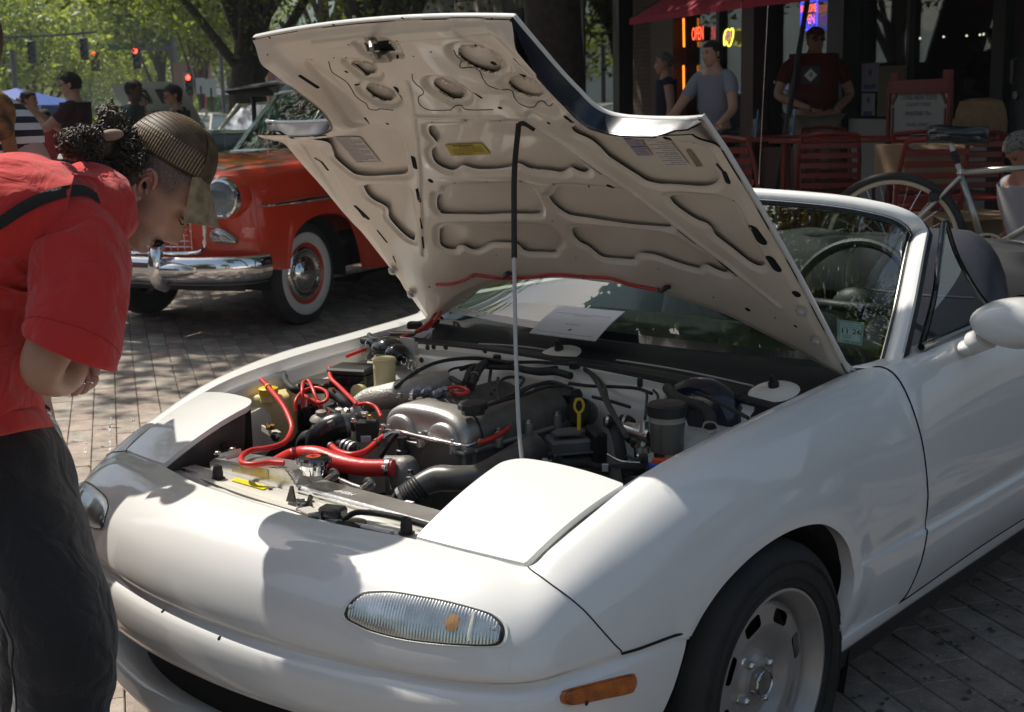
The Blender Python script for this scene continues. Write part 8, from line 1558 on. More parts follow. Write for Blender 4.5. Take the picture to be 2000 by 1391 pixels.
for i, (tx_, sz, dz) in enumerate((('COOL NEW ITEMS', .055, .205), ('ICE & HOT COFFEE', .036, .155), ('SMOOTHIES  TEA', .042, .09), ('BAGELS  WRAPS', .036, .01), ('ICED TEA', .036, -.08))): ob('print', text_mb(tx_, sz, bc+uz_*dz-NS_*.016, ux_, uz_, .002), INK, sbd, smooth=None)
for s_ in (1, -1): ob('tape', MB().box(bc+DS*s_*bw_*.40+uz_*.20-NS_*.016, (.03, .004, .10), R=frame(DS+uz_*.8*s_)).box(bc+DS*s_*bw_*.42+uz_*.02-NS_*.016, (.018, .004, .22), R=frame(DS)), RED2, sbd)
sh2 = thing('stone_building', 'weathered stone building with green framed windows behind the hood', 'building', tuple(SP(20, n0, 0)))
STN = mat('weathered stone', (.20, .18, .15), .9, var=.25, vscale=3, bump=.5, bscale=8)
def w2(name, px0, px1, z0, z1, m, dn=0., th=.3): return wbox(name, px0, px1, z0, z1, m, dn, th, sh2)
w2('upper_wall', 760, 1228, 2.9, 9, STN, .1); w2('pier', 1000, 1040, 0, 2.9, FRM, 0); w2('pier', 1080, 1112, 0, 2.9, FRM); w2('pier', 960, 975, 0, 2.9, FRM); w2('wall_panel', 975, 1000, 0, 2.9, STN, .05); w2('pier', 1218, 1230, 0, 3.1, FRM)
OCH = mat('ochre painted panel', (.12, .10, .05), .7); GRN = mat('grey green painted panel', (.06, .07, .06), .6)
for a, b_, m in ((1040, 1060, GRN), (1060, 1080, OCH), (1112, 1135, GRN), (1040, 1046, FRM), (1135, 1150, FRM)): w2('window_panel', a, b_, .4, 2.9, m, .03, .2)
for a, b_ in ((1150, 1218), (985, 1000), (1112, 1135)): w2('window', a, b_, .9, 2.8, WG, -.05, .012)
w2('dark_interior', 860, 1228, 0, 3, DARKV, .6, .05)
for i in range(7):
    for j in range(3): s0 = wpx(860+i*20+(j % 2)*10); ob('stone', MB().box(SP(s0, n0-.06, 3.1+j*.42), (wpx(860)-wpx(880)-.03, .08, .39), R=frame(DS), bev=.012), mat('stone block', (.24, .215, .18), .9, var=.2, vscale=6, bump=.4, bscale=20), sh2)
cl = thing('cloth', 'grey white cloth hanging behind the hood edge', 'cloth', tuple(SP(sn(onwall(820, 10, n0-1))[0], n0-1, 0))); ob('cloth', MB().grid([[onwall(775+120*a, -12+8*a, n0-1)+uz_*(-.9*b_*(.25+.9*a))+NS_*.05*sin(a*30) for b_ in np.linspace(0, 1, 6)] for a in np.linspace(0, 1, 40)]), mat('grey white cloth', (.42, .42, .41), .8), cl, smooth=180)
aw = thing('awning', 'dark canvas awning over the cafe terrace', 'awning', tuple(SP(9, n0, 3.1))); ob('canvas', MB().grid([[SP(s, n, z) for n, z in ((n0, 3.35), (n0-2.1, 2.95), (n0-2.1, 2.75))] for s in (3, 14.5)]), mat('dark awning canvas', (.03, .012, .012), .8), aw); ob('awning_bar', MB().cyl(SP(3, n0-2.1, 2.75), SP(14.5, n0-2.1, 2.75), .02), FRM, aw)  # awning added out of view to keep sky light off the shopfront
ab = thing('brick_building', 'long brick building across the road, mirrored in the chrome', 'building', tuple(SP(0, -16, 0))); ob('wall', MB().box(SP(4, -17, 3.5), (50, 1, 7), R=frame(DS)), mat('orange brick wall', (.26, .13, .08), .9), ab, smooth=None)
for i in range(14): ob('window', MB().box(SP(-18+i*3.4, -16.46, 2.2), (1.5, .1, 1.6), R=frame(DS)), BLACKG, ab); ob('window', MB().box(SP(-18+i*3.4, -16.46, 5.2), (1.2, .1, 1.5), R=frame(DS)), BLACKG, ab)
fbl = thing('mural_building', 'building with a blue mural and yellow spot beyond the tree trunks', 'building', tuple(CP+ray(560, 200)*40)); 
def vbox(name, x0, x1, y0, y1, d, m, par, th=.6): a, b = at(x0, y0, d=d), at(x1, y1, d=d); c = (a+b)/2; return ob(name, MB().box(c+camF*th/2, (abs((b-a)@camR), th, abs(a[2]-b[2])), R=frame(camR*A([1, 1, 0]))), m, par, smooth=None)
vbox('mural_wall', 530, 640, 60, 215, 40, mat('blue mural', (.06, .13, .30), .8, col2=(.20, .26, .34), vscale=1.2), fbl); ob('yellow_spot', MB().ell(at(575, 154, d=39.8), (.22, .05, .10)), YELLOW, fbl); vbox('tan_pier', 505, 522, 60, 215, 39, mat('tan render', (.38, .30, .20), .8), fbl); vbox('brick_pier', 522, 530, 60, 215, 39, mat('red brick far', (.25, .11, .08), .8), fbl); vbox('pink_wall', 340, 410, 120, 205, 60, mat('pink brown brick', (.30, .18, .13), .8), fbl)
# ================================================================ STREET FURNITURE
def signal(label, px, py, d, lit, arm=True):
    p = at(px, py, d=d); t = thing('traffic_light', label, 'traffic light', tuple(p)); R_ = frame(camR*A([1, 1, 0])); k = d/60
    ob('housing', MB().box(p, (.34*k, .25*k, 1.0*k), R=R_, bev=.02), BLACKP, t); ob('hanger', MB().cyl(p+A([0, 0, .5*k]), p+A([0, 0, .9*k]), .04*k), BLACKP, t)
    for j, dz in enumerate((.30, 0, -.30)):
        ob('lamp', MB().lathe([(.12*k, 0), (.08*k, .03), (.0001, .04)], p-camF*A([1, 1, 0])*.13*k+A([0, 0, dz*k]), -camF*A([1, 1, 0]), 14), neon('signal red', (1, .05, .03), 6) if (lit and j == 0) else BLACKG, t); ob('visor', MB().lathe([(.13*k, 0), (.13*k, .16*k)], p-camF*A([1, 1, 0])*.13*k+A([0, 0, dz*k]), -camF*A([1, 1, 0]), 12, cap=False), BLACKP, t)
    return p
Gs = 'traffic signals hanging over the crossing'
signal('unlit signal hanging third from the left over the street', 165, 96, 48, False); signal('red signal hanging below the middle of the street wire', 186, 117, 60, True); signal('red signal on the right of the mast arm', 267, 113, 60, True); signal('dark signal at far left over the tent', 63, 102, 48, False); signal('low red signal on a pole beside the dark tree trunk', 370, 165, 40, True)
ma_ = thing('mast_arm', 'grey traffic signal mast arm spanning the street', 'pole', tuple(at(330, 200, d=60)*[1, 1, 0])); ob('arm', MB().tube([at(165, 90, d=60), at(230, 92, d=60), at(335, 93, d=60)], [.10, .12, .16], 8), mat('galvanised grey', (.12, .13, .14), .5), ma_); pp = at(338, 93, d=60); ob('pole', MB().cyl([pp[0], pp[1], 0], pp+A([0, 0, .5]), .16), mat('galvanised grey', (.12, .13, .14)), ma_); ob('street_sign', MB().box(at(228, 93, d=59.7), (.9, .05, .22), R=frame(camR*A([1, 1, 0]))), mat('green sign', (.02, .16, .10), .5), ma_)
wi = thing('span_wire', 'signal span wire at the upper left', 'wire', tuple(at(100, 70, d=48))); ob('wire', MB().tube([at(-20, 72, d=48), at(100, 70, d=48), at(190, 62, d=48)], .05, 6), BLACKP, wi)
for lb, px, y0, d, r in (('slim grey lamp post at the far left', 23, 100, 38, .07), ('dark slim pole between the trees left of the hood', 428, 60, 34, .05), ('thick dark signal pole behind the visitors', 366, 140, 40, .12)):
    p = at(px, y0, d=d); t = thing('pole', lb, 'pole', (p[0], p[1], 0)); ob('pole', MB().cyl([p[0], p[1], 0], p, r), mat('dark pole', (.08, .08, .09), .5), t)
for lb, px, py, d in (('pale street sign seen from behind near the trunk', 412, 172, 38), ('second pale sign on a post left of the trunk', 392, 168, 42)): p = at(px, py, d=d); t = thing('street_sign', lb, 'sign', (p[0], p[1], 0)); ob('post', MB().cyl([p[0], p[1], 0], p, .03), FRM, t); ob('plate', MB().box(p, (.3, .02, .5), R=frame(camR*A([1, 1, 0]))), mat('pale sign back', (.35, .38, .38), .5), t)
tp = at(32, 172, d=26); tn = thing('tent', 'blue canopy tent with white lettering at the far left', 'tent', (tp[0], tp[1], 0)); hw = 1.5; ez = at(32, 207, d=26)[2]; BLU = mat('blue canopy', (.02, .07, .32), .6)
cs_ = [A([tp[0], tp[1], ez])+camR*A([1, 1, 0])*a*hw*.62+camF*A([1, 1, 0])*b*hw for a, b in ((-1, -1), (1, -1), (1, 1), (-1, 1))]; apx = A([tp[0], tp[1], tp[2]])
ob('canopy', MB().add([*cs_, apx, *[c-A([0, 0, .28]) for c in cs_]], [(0, 1, 4), (1, 2, 4), (2, 3, 4), (3, 0, 4), (0, 1, 6, 5), (1, 2, 7, 6), (2, 3, 8, 7), (3, 0, 5, 8)]), BLU, tn, smooth=None)
for c in cs_: ob('leg', MB().cyl([c[0], c[1], 0], c, .03), STEEL, tn)
fm2 = (cs_[0]+cs_[1])/2; tn_u = unit(cs_[1]-cs_[0]); tv = unit(apx-fm2); ob('lettering', text_mb('Mirabito', .34, fm2*.70+apx*.30-tv*.05, tn_u, tv, .01, bold=.006), PAPER, tn, smooth=None)
# ================================================================ OTHER CARS
def simple_car(name, label, loc, rz, body_m, roof_m, L=4.8, Wd=1.85, H=1.5, hood_open=None, glassm=None, zb=.95, lamps=True):
    t = thing(name, label, 'car', tuple(loc), rz); q = lambda n, mb, m, par=t, **k: ob(n, mb, m, par, world=False, **k); w = Wd/2
    prof = [(-L*.17, .62), (-L*.17, .85), (-L*.12, zb-.04), (0, zb), (L*.18, zb+.02), (L*.5, zb+.03), (L*.70, zb), (L*.82, zb-.12), (L*.83, .55)]
    secs = crm(A(prof), 40); q('body', MB().grid([[(x*w, y, z-.10*abs(x)**4-(.0 if True else 0)) for x in np.linspace(-1, 1, 15)] for y, z in secs]), body_m, smooth=60)
    for s_ in (1, -1): q('side', MB().grid([[(s_*w*(1+.03*sin(pi*k)), y, .32+(z-.10-.32)*k) for k in np.linspace(0, 1, 8)] for y, z in secs]), body_m, smooth=60)
    g = glassm or glass('green tinted glass', (.35, .52, .48)); r0, r1, b0, b1 = L*.30, L*.56, L*.19, L*.68; rw = w*.74
    q('roof', MB().grid([[(x*rw, y, z-.06*x*x) for x in np.linspace(-1, 1, 12)] for y, z in ((r0, H-.03), (r0+.15, H), (r1-.15, H), (r1, H-.04))]), roof_m, smooth=60)
    q('windshield', MB().grid([[(x*(w*.88*(1-k)+rw*k), b0*(1-k)+r0*k, (zb+.02)*(1-k)+(H-.04)*k-.06*x*x*k) for k in (0, 1)] for x in np.linspace(-1, 1, 10)]), g); q('rear_window', MB().grid([[(x*(w*.88*(1-k)+rw*k), b1*(1-k)+r1*k, zb*(1-k)+(H-.05)*k) for k in (0, 1)] for x in np.linspace(-1, 1, 6)]), g)
    for s_ in (1, -1):
        q('side_window', MB().grid([[(s_*w*.90, b0, zb), (s_*rw, r0, H-.1)], [(s_*w*.90, b1, zb), (s_*rw, r1, H-.1)]]), g); q('pillar', MB().tube([(s_*w*.89, b0, zb), (s_*rw, r0, H-.06), (s_*rw, r1, H-.08), (s_*w*.89, b1, zb)], .03, 6), roof_m)
        if lamps: q('headlight', MB().lathe([(.11, 0), (.10, .04), (.05, .06), (.0001, .06)], (s_*w*.76, -L*.17-.01, .74), (0, -1, 0), 18), CHROME)
        for y in (0, L*.6): q('wheel', MB().lathe([(.20, -.08), (.31, -.08), (.33, -.03), (.33, .05), (.30, .08), (.2, .07), (.0001, .06)], (s_*(w-.10), y, .33), (s_, 0, 0), 22), TYRE)
    q('bumper', MB().tube([(-w*.95, -L*.15, .5), (-w*.8, -L*.19, .5), (w*.8, -L*.19, .5), (w*.95, -L*.15, .5)], .07, 8), CHROME); q('grille', MB().box((0, -L*.172, .66), (w*1.1, .03, .18)), BLACKP)
    if hood_open: 
        a = hood_open; O = A([0, L*.17, zb+.03]); d1 = A([0, -cos(a), sin(a)]); hw_ = w*.86; Ln = L*.31; nn = A([0, sin(a), cos(a)])
        q('open_hood', MB().grid([[O+A([x*hw_*(1-.06*k), 0, 0])+d1*Ln*k+nn*.06*(1-x*x) for k in np.linspace(0, 1, 8)] for x in np.linspace(-1, 1, 14)]), mat('hood underside grey', (.28, .29, .27), .6))
        for x0, x1, k0, k1 in ((-.72, -.40, .15, .50), (-.30, .30, .12, .40), (.40, .72, .15, .50), (-.68, -.12, .56, .85), (.12, .68, .56, .85)): q('hood_recess', MB().grid([[O+A([x*hw_, 0, 0])+d1*Ln*k+nn*(.06*(1-x*x)-.02) for k in (k0, k1)] for x in np.linspace(x0, x1, 4)]), DARKV)
    return t
WC = mat('cream white car paint', (.55, .52, .42), .3, coat=.8); GC = mat('dark green car paint', (.03, .06, .045), .25, coat=1.); GP = lambda px, d: A([*at(px, 200, d=d)[:2], 0])
simple_car('car_with_open_hood', 'pale green-white car with its hood raised behind the capped man', GP(300, 27), radians(34), mat('pale green paint', (.30, .36, .30), .3, coat=.8), WC, hood_open=radians(40), H=1.35)
simple_car('vintage_car', 'green-tinted vintage car with chrome headlights beside the red sedan', GP(472, 13.6)+A([.0, .2, 0]), radians(22), GC, GC, H=1.50, zb=.98)
simple_car('cream_roofed_car', 'cream roofed wagon with a white number on its window', GP(432, 18.5), radians(20), WC, mat('cream roof paint', (.62, .56, .38), .3, coat=.8), H=1.52, glassm=mat('glass painted with sky blue', (.22, .28, .38), .12, coat=.6))  # sky reflection in the windows is put into their blue colour
p = at(400, 227, d=17.4); nb2 = thing('number_decal', 'white number two written on the wagon window', 'decal', tuple(p)); ob('numeral', text_mb('2', .24, p, camR, camU, .0, bold=.008), PAPER, nb2, smooth=None)
simple_car('red_hatchback', 'red car parked far behind under the trees', GP(455, 42), radians(60), mat('bright red paint', (.45, .02, .03), .3, coat=.8), mat('bright red paint', (.45, .02, .03)), H=1.9, zb=1.1)
for i, (px, d, m) in enumerate(((238, 110, (.5, .5, .52)), (252, 95, (.05, .06, .08)), (228, 125, (.55, .57, .6)), (246, 140, (.3, .32, .36)))): simple_car('far_car', ['silver car far down the street', 'dark car far down the street', 'white van-like car furthest left in the traffic', 'grey car at the very end of the street'][i], GP(px, d), radians(150), mat('far paint %d' % i, m, .3, coat=.6), mat('far paint %d' % i, m), H=1.7)
tr_ = thing('touring_car', 'antique touring car with a flat black canvas top', 'car', tuple(GP(560, 16.5))); tq = lambda n, x0, x1, y0, y1, d, m, th: vbox(n, x0, x1, y0, y1, d, m, tr_, th)
a_ = at(488, 180, d=16); b_ = at(650, 160, d=16.6); ob('canvas_top', MB().loft([[a_*(1-k)+b_*k+camU*(.0+.055*sin(q)*(1+1.6*k))+camF*1.5*cos(q)*A([1, 1, 0]) for q in np.arange(20)*2*pi/20] for k in (0, .02, .3, .7, 1)]), mat('black canvas', (.02, .02, .022)), tr_, smooth=60)
for px in (494, 585, 640): q0 = at(px, 182, d=16); ob('top_post', MB().cyl([q0[0], q0[1], .9], q0, .03), BLACKP, tr_)
ob('body', MB().box(A([*at(580, 200, d=17)[:2], .75]), (2.6, 1.5, .8), R=frame(camR*A([1, 1, 0])), bev=.1, seg=2), GC, tr_); [ob('wheel', MB().lathe([(.42, 0), (.42, .08), (.3, .09), (.0001, .09)], A([*at(px, 200, d=16.2)[:2], .42]), -camF*A([1, 1, 0]), 24), TYRE, tr_) for px in (520, 640)]
# ================================================================ PASSERS-BY
def face(px, d, tgt): p = GP(px, d); v = A(tgt)-p if tgt is not None else None; return p
CL = lambda n, c: mat(n, c, .85)
yawto = lambda vx, vy: atan2(-vx, vy)      # local +y towards (vx, vy)
vR, vF = unit(camR*A([1, 1, 0])), unit(camF*A([1, 1, 0])); yaw_left = yawto(*(-vR)[:2]); yaw_right = yawto(*vR[:2]); yaw_cam = yawto(*(-vF)[:2]); yaw_away = yawto(*vF[:2])
person('person', 'man in a dark maroon t-shirt and glasses photographing with a raised phone', GP(147, 12.6), yaw_left, h=1.78, shirt=CL('dark maroon cotton', (.035, .010, .014)), pants=JEAN, hair=HAIRD, arms=((( -.25, .22, 1.22), (-.07, .46, 1.43)), ((.25, .22, 1.20), (.07, .46, 1.42))), head=(0, -.12), glasses=True, width=1.15, lowres=False)
p = GP(147, 12.6)-vR*.50; ph = thing('phone', 'black phone held up by the man in maroon', 'phone', (p[0], p[1], 1.50)); ob('phone', MB().box((p[0], p[1], 1.535), (.012, .075, .15), R=frame(-vR), bev=.004), BLACKG, ph)
person('person', 'dark-haired visitor in a black top standing by the blue tent', GP(52, 15), yaw_right, h=1.66, shirt=CL('black cotton', (.012, .012, .013)), pants=JEAN, skin=SKIND, hairlen=.03)
person('person', 'person in a pinkish red shirt seen under the raised phone', GP(84, 16), yaw_away, h=1.45, shirt=CL('pink red cotton', (.35, .04, .06)), pants=JEAN)
person('person', 'visitor in a blue top with reddish curly hair further back', GP(196, 19), yaw_away, h=1.45, shirt=CL('blue print cotton', (.03, .06, .28)), pants=JEAN, hair=mat('reddish hair', (.12, .05, .02), .6), hairlen=.03)
person('person', 'child in a pale shirt beside the blue-topped visitor', GP(213, 20), yaw_right, h=1.42, shirt=CL('pale grey cotton', (.3, .33, .35)), pants=JEAN, hair=HAIRB, hairlen=.02)
person('person', 'dark-skinned visitor with tied-up hair left of the open hood', GP(258, 14.5), yaw_right, h=1.74, shirt=CL('teal grey cotton', (.05, .07, .07)), pants=JEAN, skin=SKINK, head=(0, -.1), width=1.1)
person('person', 'visitor in a teal cap peering beneath the raised hood', GP(276, 15.5), yaw_cam, h=1.62, shirt=CL('dark green cotton', (.02, .04, .04)), pants=JEAN, cap=mat('teal cap', (.04, .12, .12), .7))
person('person', 'curly-haired visitor in a black shirt and glasses by the open hood', GP(345, 13.2), yaw_left+.4, h=1.66, shirt=CL('black cotton', (.012, .012, .013)), pants=JEAN, skin=SKIND, glasses=True, width=1.15, hairlen=.03, head=(0, -.25))
TP = lambda px, d, z=.38: A([*at(px, 200, d=d)[:2], z])
person('person', 'big man in a dark red t-shirt and sunglasses behind the cafe table', TP(1588, 11.3), yaw_cam+.15, h=1.60, shirt=CL('dark red cotton', (.10, .008, .008)), pants=CL('khaki', (.2, .17, .12)), hair=HAIRG, glasses='sun', cap=mat('faded red cap', (.10, .03, .025), .8), width=1.38, arms=(((-.36, .02, 1.12), (-.12, .25, .98)), ((.36, .02, 1.12), (.12, .25, 1.0))), lowres=False, sleeve=1.1)
p = TP(1583, 11.3)-vF*.2; em = thing('shirt_emblem', 'black and white diamond emblem on the dark red t-shirt', 'emblem', (p[0], p[1], 1.6)); e0 = at(1583, 147, d=11.04); ob('square', MB().box(e0, (.15, .004, .15), R=frame(vR)), BLACKP, em); ob('diamond', MB().prism([(-.055, 0), (0, -.055), (.055, 0), (0, .055)], e0-vF*.003, vR, uz_, -vF*.001), PAPER, em, smooth=None); ob('numeral', text_mb('4', .07, e0-vF*.006, vR, uz_, .0), BLACKP, em, smooth=None)
person('person', 'woman in a white t-shirt reaching to a table at the cafe', TP(1400, 10.2), yaw_cam-.75, h=1.46, shirt=CL('white cotton', (.24, .24, .28)), pants=JEAN, hair=HAIRD, arms=(((-.30, .18, 1.12), (-.30, .42, .98)), ((.26, .30, 1.08), (.34, .62, .86))), head=(-.35, .0), lean=.05, lowres=False)
person('person', 'grey-haired woman in a dark navy vest at the cafe wall', TP(1302, 12.2), yaw_left, h=1.45, shirt=CL('navy cotton', (.015, .02, .045)), pants=JEAN, hair=HAIRG, sleeve=.25)
sm = TP(2056, 6.9, -.34); person('person', 'grey-haired seated man looking down at his phone behind the bicycle', sm, yaw_left+.25, h=1.55, shirt=CL('pale shirt', (.35, .34, .36)), pants=CL('pale shorts', (.40, .39, .44)), skin=mat('ruddy skin', (.38, .17, .11), .5), hair=HAIRG, head=(0, -.75), seated=True, arms=(((-.26, .05, 1.10), (-.10, .36, 1.02)), ((.26, .05, 1.10), (.06, .38, 1.02))), lean=.16, lowres=False, width=1.1)
# ================================================================ CAFE FURNITURE
RP = mat('red painted aluminium', (.17, .016, .010), .4, coat=.2)
def make_chair(label, loc, rz):
    t = thing('chair', label, 'chair', tuple(loc), rz, 'red slatted cafe chairs'); q = lambda n, mb, par=t: ob(n, mb, RP, par, world=False)
    for s_ in (1, -1): q('back_post', MB().tube(crm([(s_*.21, -.21, 0), (s_*.20, -.19, .44), (s_*.20, -.23, .70), (s_*.18, -.28, .90)], 10), .014, 8)); q('leg', MB().cyl((s_*.21, .20, 0), (s_*.20, .19, .44), .013))
    for k in range(5): z = .52+k*.075; q('back_slat', MB().box((0, -.215-.012*k*1.4, z), (.38, .012, .042), bev=.003))
    q('top_rail', MB().tube(crm([(-.18, -.28, .895), (0, -.30, .915), (.18, -.28, .895)], 8), .016, 8))
    for k in range(6): q('seat_slat', MB().box((0, -.17+k*.072, .45), (.42, .055, .016), bev=.003))
    return t
ch0 = make_chair('red slatted chair facing the camera nearest the tilted table', TP(1612, 8.9), yaw_away-.1)
for lb, px, d, rz in (('red chair seen side-on left of the umbrella pole', 1493, 8.4, yaw_right+.5), ('red chair behind the large centre chair', 1640, 10.0, yaw_cam+.2), ('red chair whose back slats show through the bicycle wheel', 1790, 7.6, yaw_away+.15), ('red chair behind the bicycle saddle', 1800, 8.8, yaw_away-.25), ('red chair with its back just right of the bicycle saddle', 1870, 8.6, yaw_away+.1), ('red chair beneath the hood edge on the terrace', 1440, 8.9, yaw_right), ('red chair at the far right under the paper bag', 1925, 8.2, yaw_cam)): copy_tree(ch0, loc=TP(px, d), rz=rz, label=lb, scale=(1, 1, .87))
def table(label, c, w, dp, rz, z=.74):
    t = thing('table', label, 'table', tuple(c), rz, 'red cafe tables'); q = lambda n, mb: ob(n, mb, RP, t, world=False); q('table_top', MB().box((0, 0, z), (w, dp, .025), bev=.005)); [q('leg', MB().cyl((x*w*.42, y*dp*.42, 0), (x*w*.42, y*dp*.42, z), .018)) for x in (1, -1) for y in (1, -1)]; q('hole_cap', MB().lathe([(.03, .013), (.03, .02), (.0001, .02)], (0, 0, z), (0, 0, 1), 14)); return t
rv_ = atan2(vR[1], vR[0]); table('red table in front of the white wall with a hole cap', TP(1690, 9.0), 1.25, .7, rv_-.25); table('red table the woman in white reaches over', TP(1450, 9.6), 1.2, .8, rv_-.1); table('red table holding the paper bag at the right', TP(1930, 8.9), 1.0, .7, rv_)
for lb, px, d in (('clear drinking cup with a straw near the woman', 1476, 9.3), ('clear drinking cup in front of the man in red', 1548, 9.6)): p = TP(px, d, 1.14); t = thing('cup', lb, 'cup', tuple(p)); ob('cup', MB().lathe([(.028, 0), (.038, .13)], p, (0, 0, 1), 16), glass('cup plastic', (.75, .8, .8), .1), t); ob('straw', MB().cyl(p, p+A([.02, 0, .19]), .004), mat('blue straw', (.1, .3, .6), .5), t)
p = TP(1915, 8.9, 1.14); bg = thing('paper_bag', 'crumpled brown paper bag on a table behind the saddle', 'bag', tuple(p)); ob('bag', MB().loft([[p+A([.17*cos(a)*k*(1+.1*sin(a*5+z*9)), .10*sin(a)*k, z]) for a in np.arange(20)*2*pi/20] for z, k in ((0, 1), (.08, 1.05), (.16, .95), (.22, .8), (.24, .3))]), mat('brown paper', (.20, .12, .06), .8, var=.15, vscale=20, bump=.5, bscale=30), bg)
for lb, px, d, z, s_ in (('open cardboard box on the chair behind the wheel', 1800, 8.0, 1.00, .42), ('cardboard box lower right behind the bicycle frame', 1865, 7.4, .62, .5)): p = TP(px, d, z); t = thing('cardboard_box', lb, 'box', tuple(p)); R_ = frame(vR+vF*.3); ob('walls', MB().box(p, (s_, s_*.8, s_*.55), R=R_), mat('cardboard', (.22, .14, .08), .85), t, smooth=None); ob('flap', MB().grid([[p+R_ @ A([-s_/2, -s_*.4, s_*.28]), p+R_ @ A([-s_*.5, -s_*.62, s_*.22])], [p+R_ @ A([s_/2, -s_*.4, s_*.28]), p+R_ @ A([s_*.5, -s_*.62, s_*.22])]]), mat('cardboard', (.22, .14, .08)), t)
cw = lambda a, b, z: CP*A([1, 1, 0])+vR*a+vF*b+uz_*z
uc = cw(2.2, 11.1, .38); um = thing('umbrella', 'dark red market umbrella over the cafe tables', 'umbrella', tuple(uc)); ez_ = at(1240, 42, d=12)[2]; apx = cw(2.6, 11.1, ez_+.95)
rim_ = [cw(a, b, ez_+c) for a, b, c in ((1.10, 12, 0), (1.76, 10.1, 0), (3.2, 9.2, .08), (4.3, 10.4, .45), (4.1, 12.2, .75), (2.6, 13, .5))]
URED = mat('wine red umbrella cloth', (.30, .012, .030), .8); cn = MB(); [cn.grid([[apx*(1-k)+(rim_[i]*(1-q)+rim_[(i+1) % 6]*q)*k-A([0, 0, .04*sin(pi*k)]) for k in np.linspace(0, 1, 8)] for q in np.linspace(0, 1, 7)]) for i in range(6)]; ob('canopy', cn, URED, um, smooth=20)
ob('valance', MB().grid([[r_, r_-uz_*.05] for r_ in rim_+rim_[:1]]), URED, um); ob('pole', MB().cyl(uc, apx, .022), FRM, um); [ob('rib', MB().cyl(apx-A([0, 0, .05]), r_, .009), FRM, um) for r_ in rim_]; hc_ = at(1512, 160, d=11.3); ob('crank', MB().cyl(hc_, hc_+vR*.05, .02).cyl(hc_+vR*.05, hc_+vR*.03-uz_*.12, .008), STEEL, um)
simple_car('added_dark_car', 'dark car parked beyond the right edge, mirrored in the roadster door', (4.3, 1.0, 0), 0, mat('dark grey car paint', (.02, .022, .025), .3, coat=.8), mat('dark grey car paint', (.02, .022, .025)), H=1.75, zb=1.05)  # car added out of view so the door reflects something dark
ch0.scale = (1, 1, .87)
ll = MB(); r5 = random.Random(11)
for i in range(150):
    q5 = at(r5.uniform(80, 520), r5.uniform(600, 1390), z=.001) if i < 90 else at(r5.uniform(1640, 2000), r5.uniform(1120, 1390), z=.001); s5 = r5.uniform(.004, .014); a5 = r5.uniform(0, 6.3); ll.add([q5+A([s5*cos(a5), s5*sin(a5), .001]), q5+A([s5*.5*cos(a5+1.6), s5*.5*sin(a5+1.6), .004]), q5-A([s5*cos(a5), s5*sin(a5), -.001]), q5+A([s5*.5*cos(a5-1.6), s5*.5*sin(a5-1.6), .003])], [(0, 1, 2, 3)])
ob('leaf_litter', ll, mat('dry leaf bits', (.12, .09, .05), .9), ground, smooth=None, kind='stuff')
# ================================================================ BICYCLE
bk0 = TP(1742, 6.4, 0); bh_ = at(1742, 478, d=6.4); bdir = unit(A([.9, .43, 0])); bR = .345; bz = bh_[2]; B0 = A([bh_[0], bh_[1], bz]); bn = unit(np.cross(bdir, uz_))
bike = thing('bicycle', 'silver bicycle with cream rims and a black saddle on the terrace', 'bicycle', (B0[0], B0[1], .38)); bp_ = lambda a, z, o=0.: B0+bdir*a+uz_*z+bn*o
ALU = mat('brushed silver tube', (.42, .41, .38), .3, metal=.8); CRM = mat('cream rim', (.50, .42, .32), .4); ta = np.arange(72)*2*pi/72
for x in (0, 1.04):
    wq = ob('wheel', MB().tube([bp_(x+.330*cos(a), .330*sin(a)) for a in ta], .0185, 12, closed=True), TYRE, bike, smooth=180); ob('rim', MB().tube([bp_(x+.303*cos(a), .303*sin(a)) for a in ta], .0105, 8, closed=True, flat=1.2), CRM, wq, smooth=180)
    for k in range(28): a = k*2*pi/28; a2 = a+(.5 if k % 2 else -.5)*.7; ob('spoke', MB().cyl(bp_(x+.298*cos(a), .298*sin(a)), bp_(x+.018*cos(a2), .018*sin(a2), .02 if k % 2 else -.02), .0016, seg=4), STEEL, wq)
    ob('hub', MB().cyl(bp_(x, 0, -.04), bp_(x, 0, .04), .018), STEEL, wq)
ob('cassette', MB().lathe([(.05, -.01), (.045, .01), (.02, .02)], bp_(0, 0, -.03), bn, 24), mat('greenish worn metal', (.25, .28, .16), .5, metal=.5), bike)
bb, stt, htt, htb = bp_(.43, -.03), bp_(.30, .345), bp_(.86, .385), bp_(.89, .27); fr2 = ob('frame', MB().cyl(bb, stt, .016).cyl(stt, htt, .0155).cyl(bb, htb, .018).cyl(htt+uz_*.02, htb, .019), ALU, bike, smooth=180)
for o in (-.045, .045): ob('seat_stay', MB().cyl(bp_(0, 0, o), stt-uz_*.02+bn*o*.3, .0085), ALU, fr2); ob('chain_stay', MB().cyl(bp_(0, 0, o), bb+bn*o*.5, .009), ALU, fr2); ob('fork_blade', MB().cyl(bp_(1.04, 0, o), htb, .011), ALU, fr2)
ob('seat_post', MB().cyl(stt, stt+unit(stt-bb)*.16, .013), mat('white post', (.5, .5, .48), .4), bike); sT = stt+unit(stt-bb)*.16; ob('post_boot', MB().tube([stt+unit(stt-bb)*(.045+.007*i) for i in range(10)], [.020, .015]*5, 12), RUBBER, bike); ob('seat_clamp', MB().cyl(stt-uz_*.005, stt+uz_*.018, .021).box(sT, (.05, .04, .02), bev=.004), STEEL, bike)
sdl = []; 
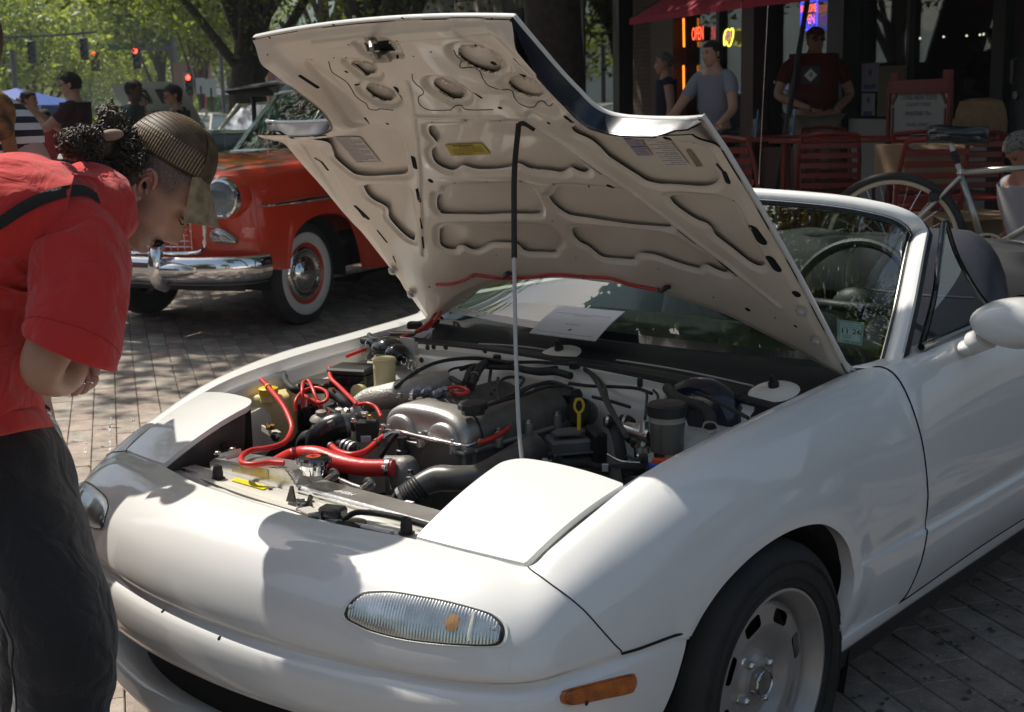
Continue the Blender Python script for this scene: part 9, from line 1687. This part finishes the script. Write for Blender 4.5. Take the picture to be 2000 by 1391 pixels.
for a, w_, z_ in ((-.125, .02, .03), (-.115, .055, .04), (-.07, .072, .045), (-.01, .060, .038), (.05, .032, .032), (.11, .022, .036), (.145, .018, .034), (.155, .006, .026)): sdl.append([sT+bdir*(a+.02)+bn*w_*cos(q)+uz_*(z_+.030*sin(q)-(.024 if sin(q) < 0 else 0)) for q in np.arange(20)*2*pi/20])
ob('saddle', MB().loft(sdl), BLACKG, bike, smooth=60); [ob('saddle_rail', MB().tube([sT+bdir*-.08+uz_*.02+bn*o, sT+uz_*.0+bn*o, sT+bdir*.1+uz_*.025+bn*o], .0035, 6), STEEL, bike) for o in (-.02, .02)]
ob('chainring', MB().lathe([(.085, 0), (.095, .002), (.095, .006), (.085, .008)], bb+bn*.05, bn, 40, cap=False), mat('cream rim', (.50, .42, .32)), bike); [ob('crank_arm', MB().tube([bb+bn*.06, bb+bn*.065+bdir*.17*s_*cos(.5)-uz_*.17*s_*sin(.5)], .010, 8), ALU, bike) for s_ in (1, -1)]
for k in range(5): a = k*2*pi/5; ob('chainring_arm', MB().tube([bb+bn*.052, bb+bn*.052+bdir*.088*cos(a)+uz_*.088*sin(a)], .006, 6), ALU, bike)
ob('rear_brake', MB().box(stt*.62+bp_(0, 0)*.38+uz_*.02, (.05, .08, .05), R=frame(bdir), bev=.01).tube([stt*.62+B0*.38, stt*.75+B0*.25+bdir*.05, stt-uz_*.02], .004, 6), BLACKP, bike); ob('handlebar', MB().tube([htt+uz_*.08+bn*.28, htt+uz_*.10, htt+uz_*.08-bn*.28], .013, 8).cyl(htt, htt+uz_*.1, .013), ALU, bike)
ob('aerial', MB().cyl(at(1482, 360, y=3.6), at(1500, 10, y=3.55), .0018, .0012, 6), STEEL, car)
hz = bpy.data.materials.new('thin summer haze'); hz.use_nodes = True; t = hz.node_tree; t.nodes.remove(t.nodes['Principled BSDF']); v = t.nodes.new('ShaderNodeVolumePrincipled'); v.inputs['Density'].default_value = .0009; v.inputs['Color'].default_value = (.80, .88, .95, 1); v.inputs['Anisotropy'].default_value = .3
t.links.new(v.outputs[0], t.nodes['Material Output'].inputs['Volume'])
ob('haze', MB().box((-250, 150, 59), (900, 900, 124)), hz, kind='stuff', smooth=None)
print('objects', len(bpy.data.objects), 'tris', sum(len(m.polygons)*2 for m in bpy.data.meshes))
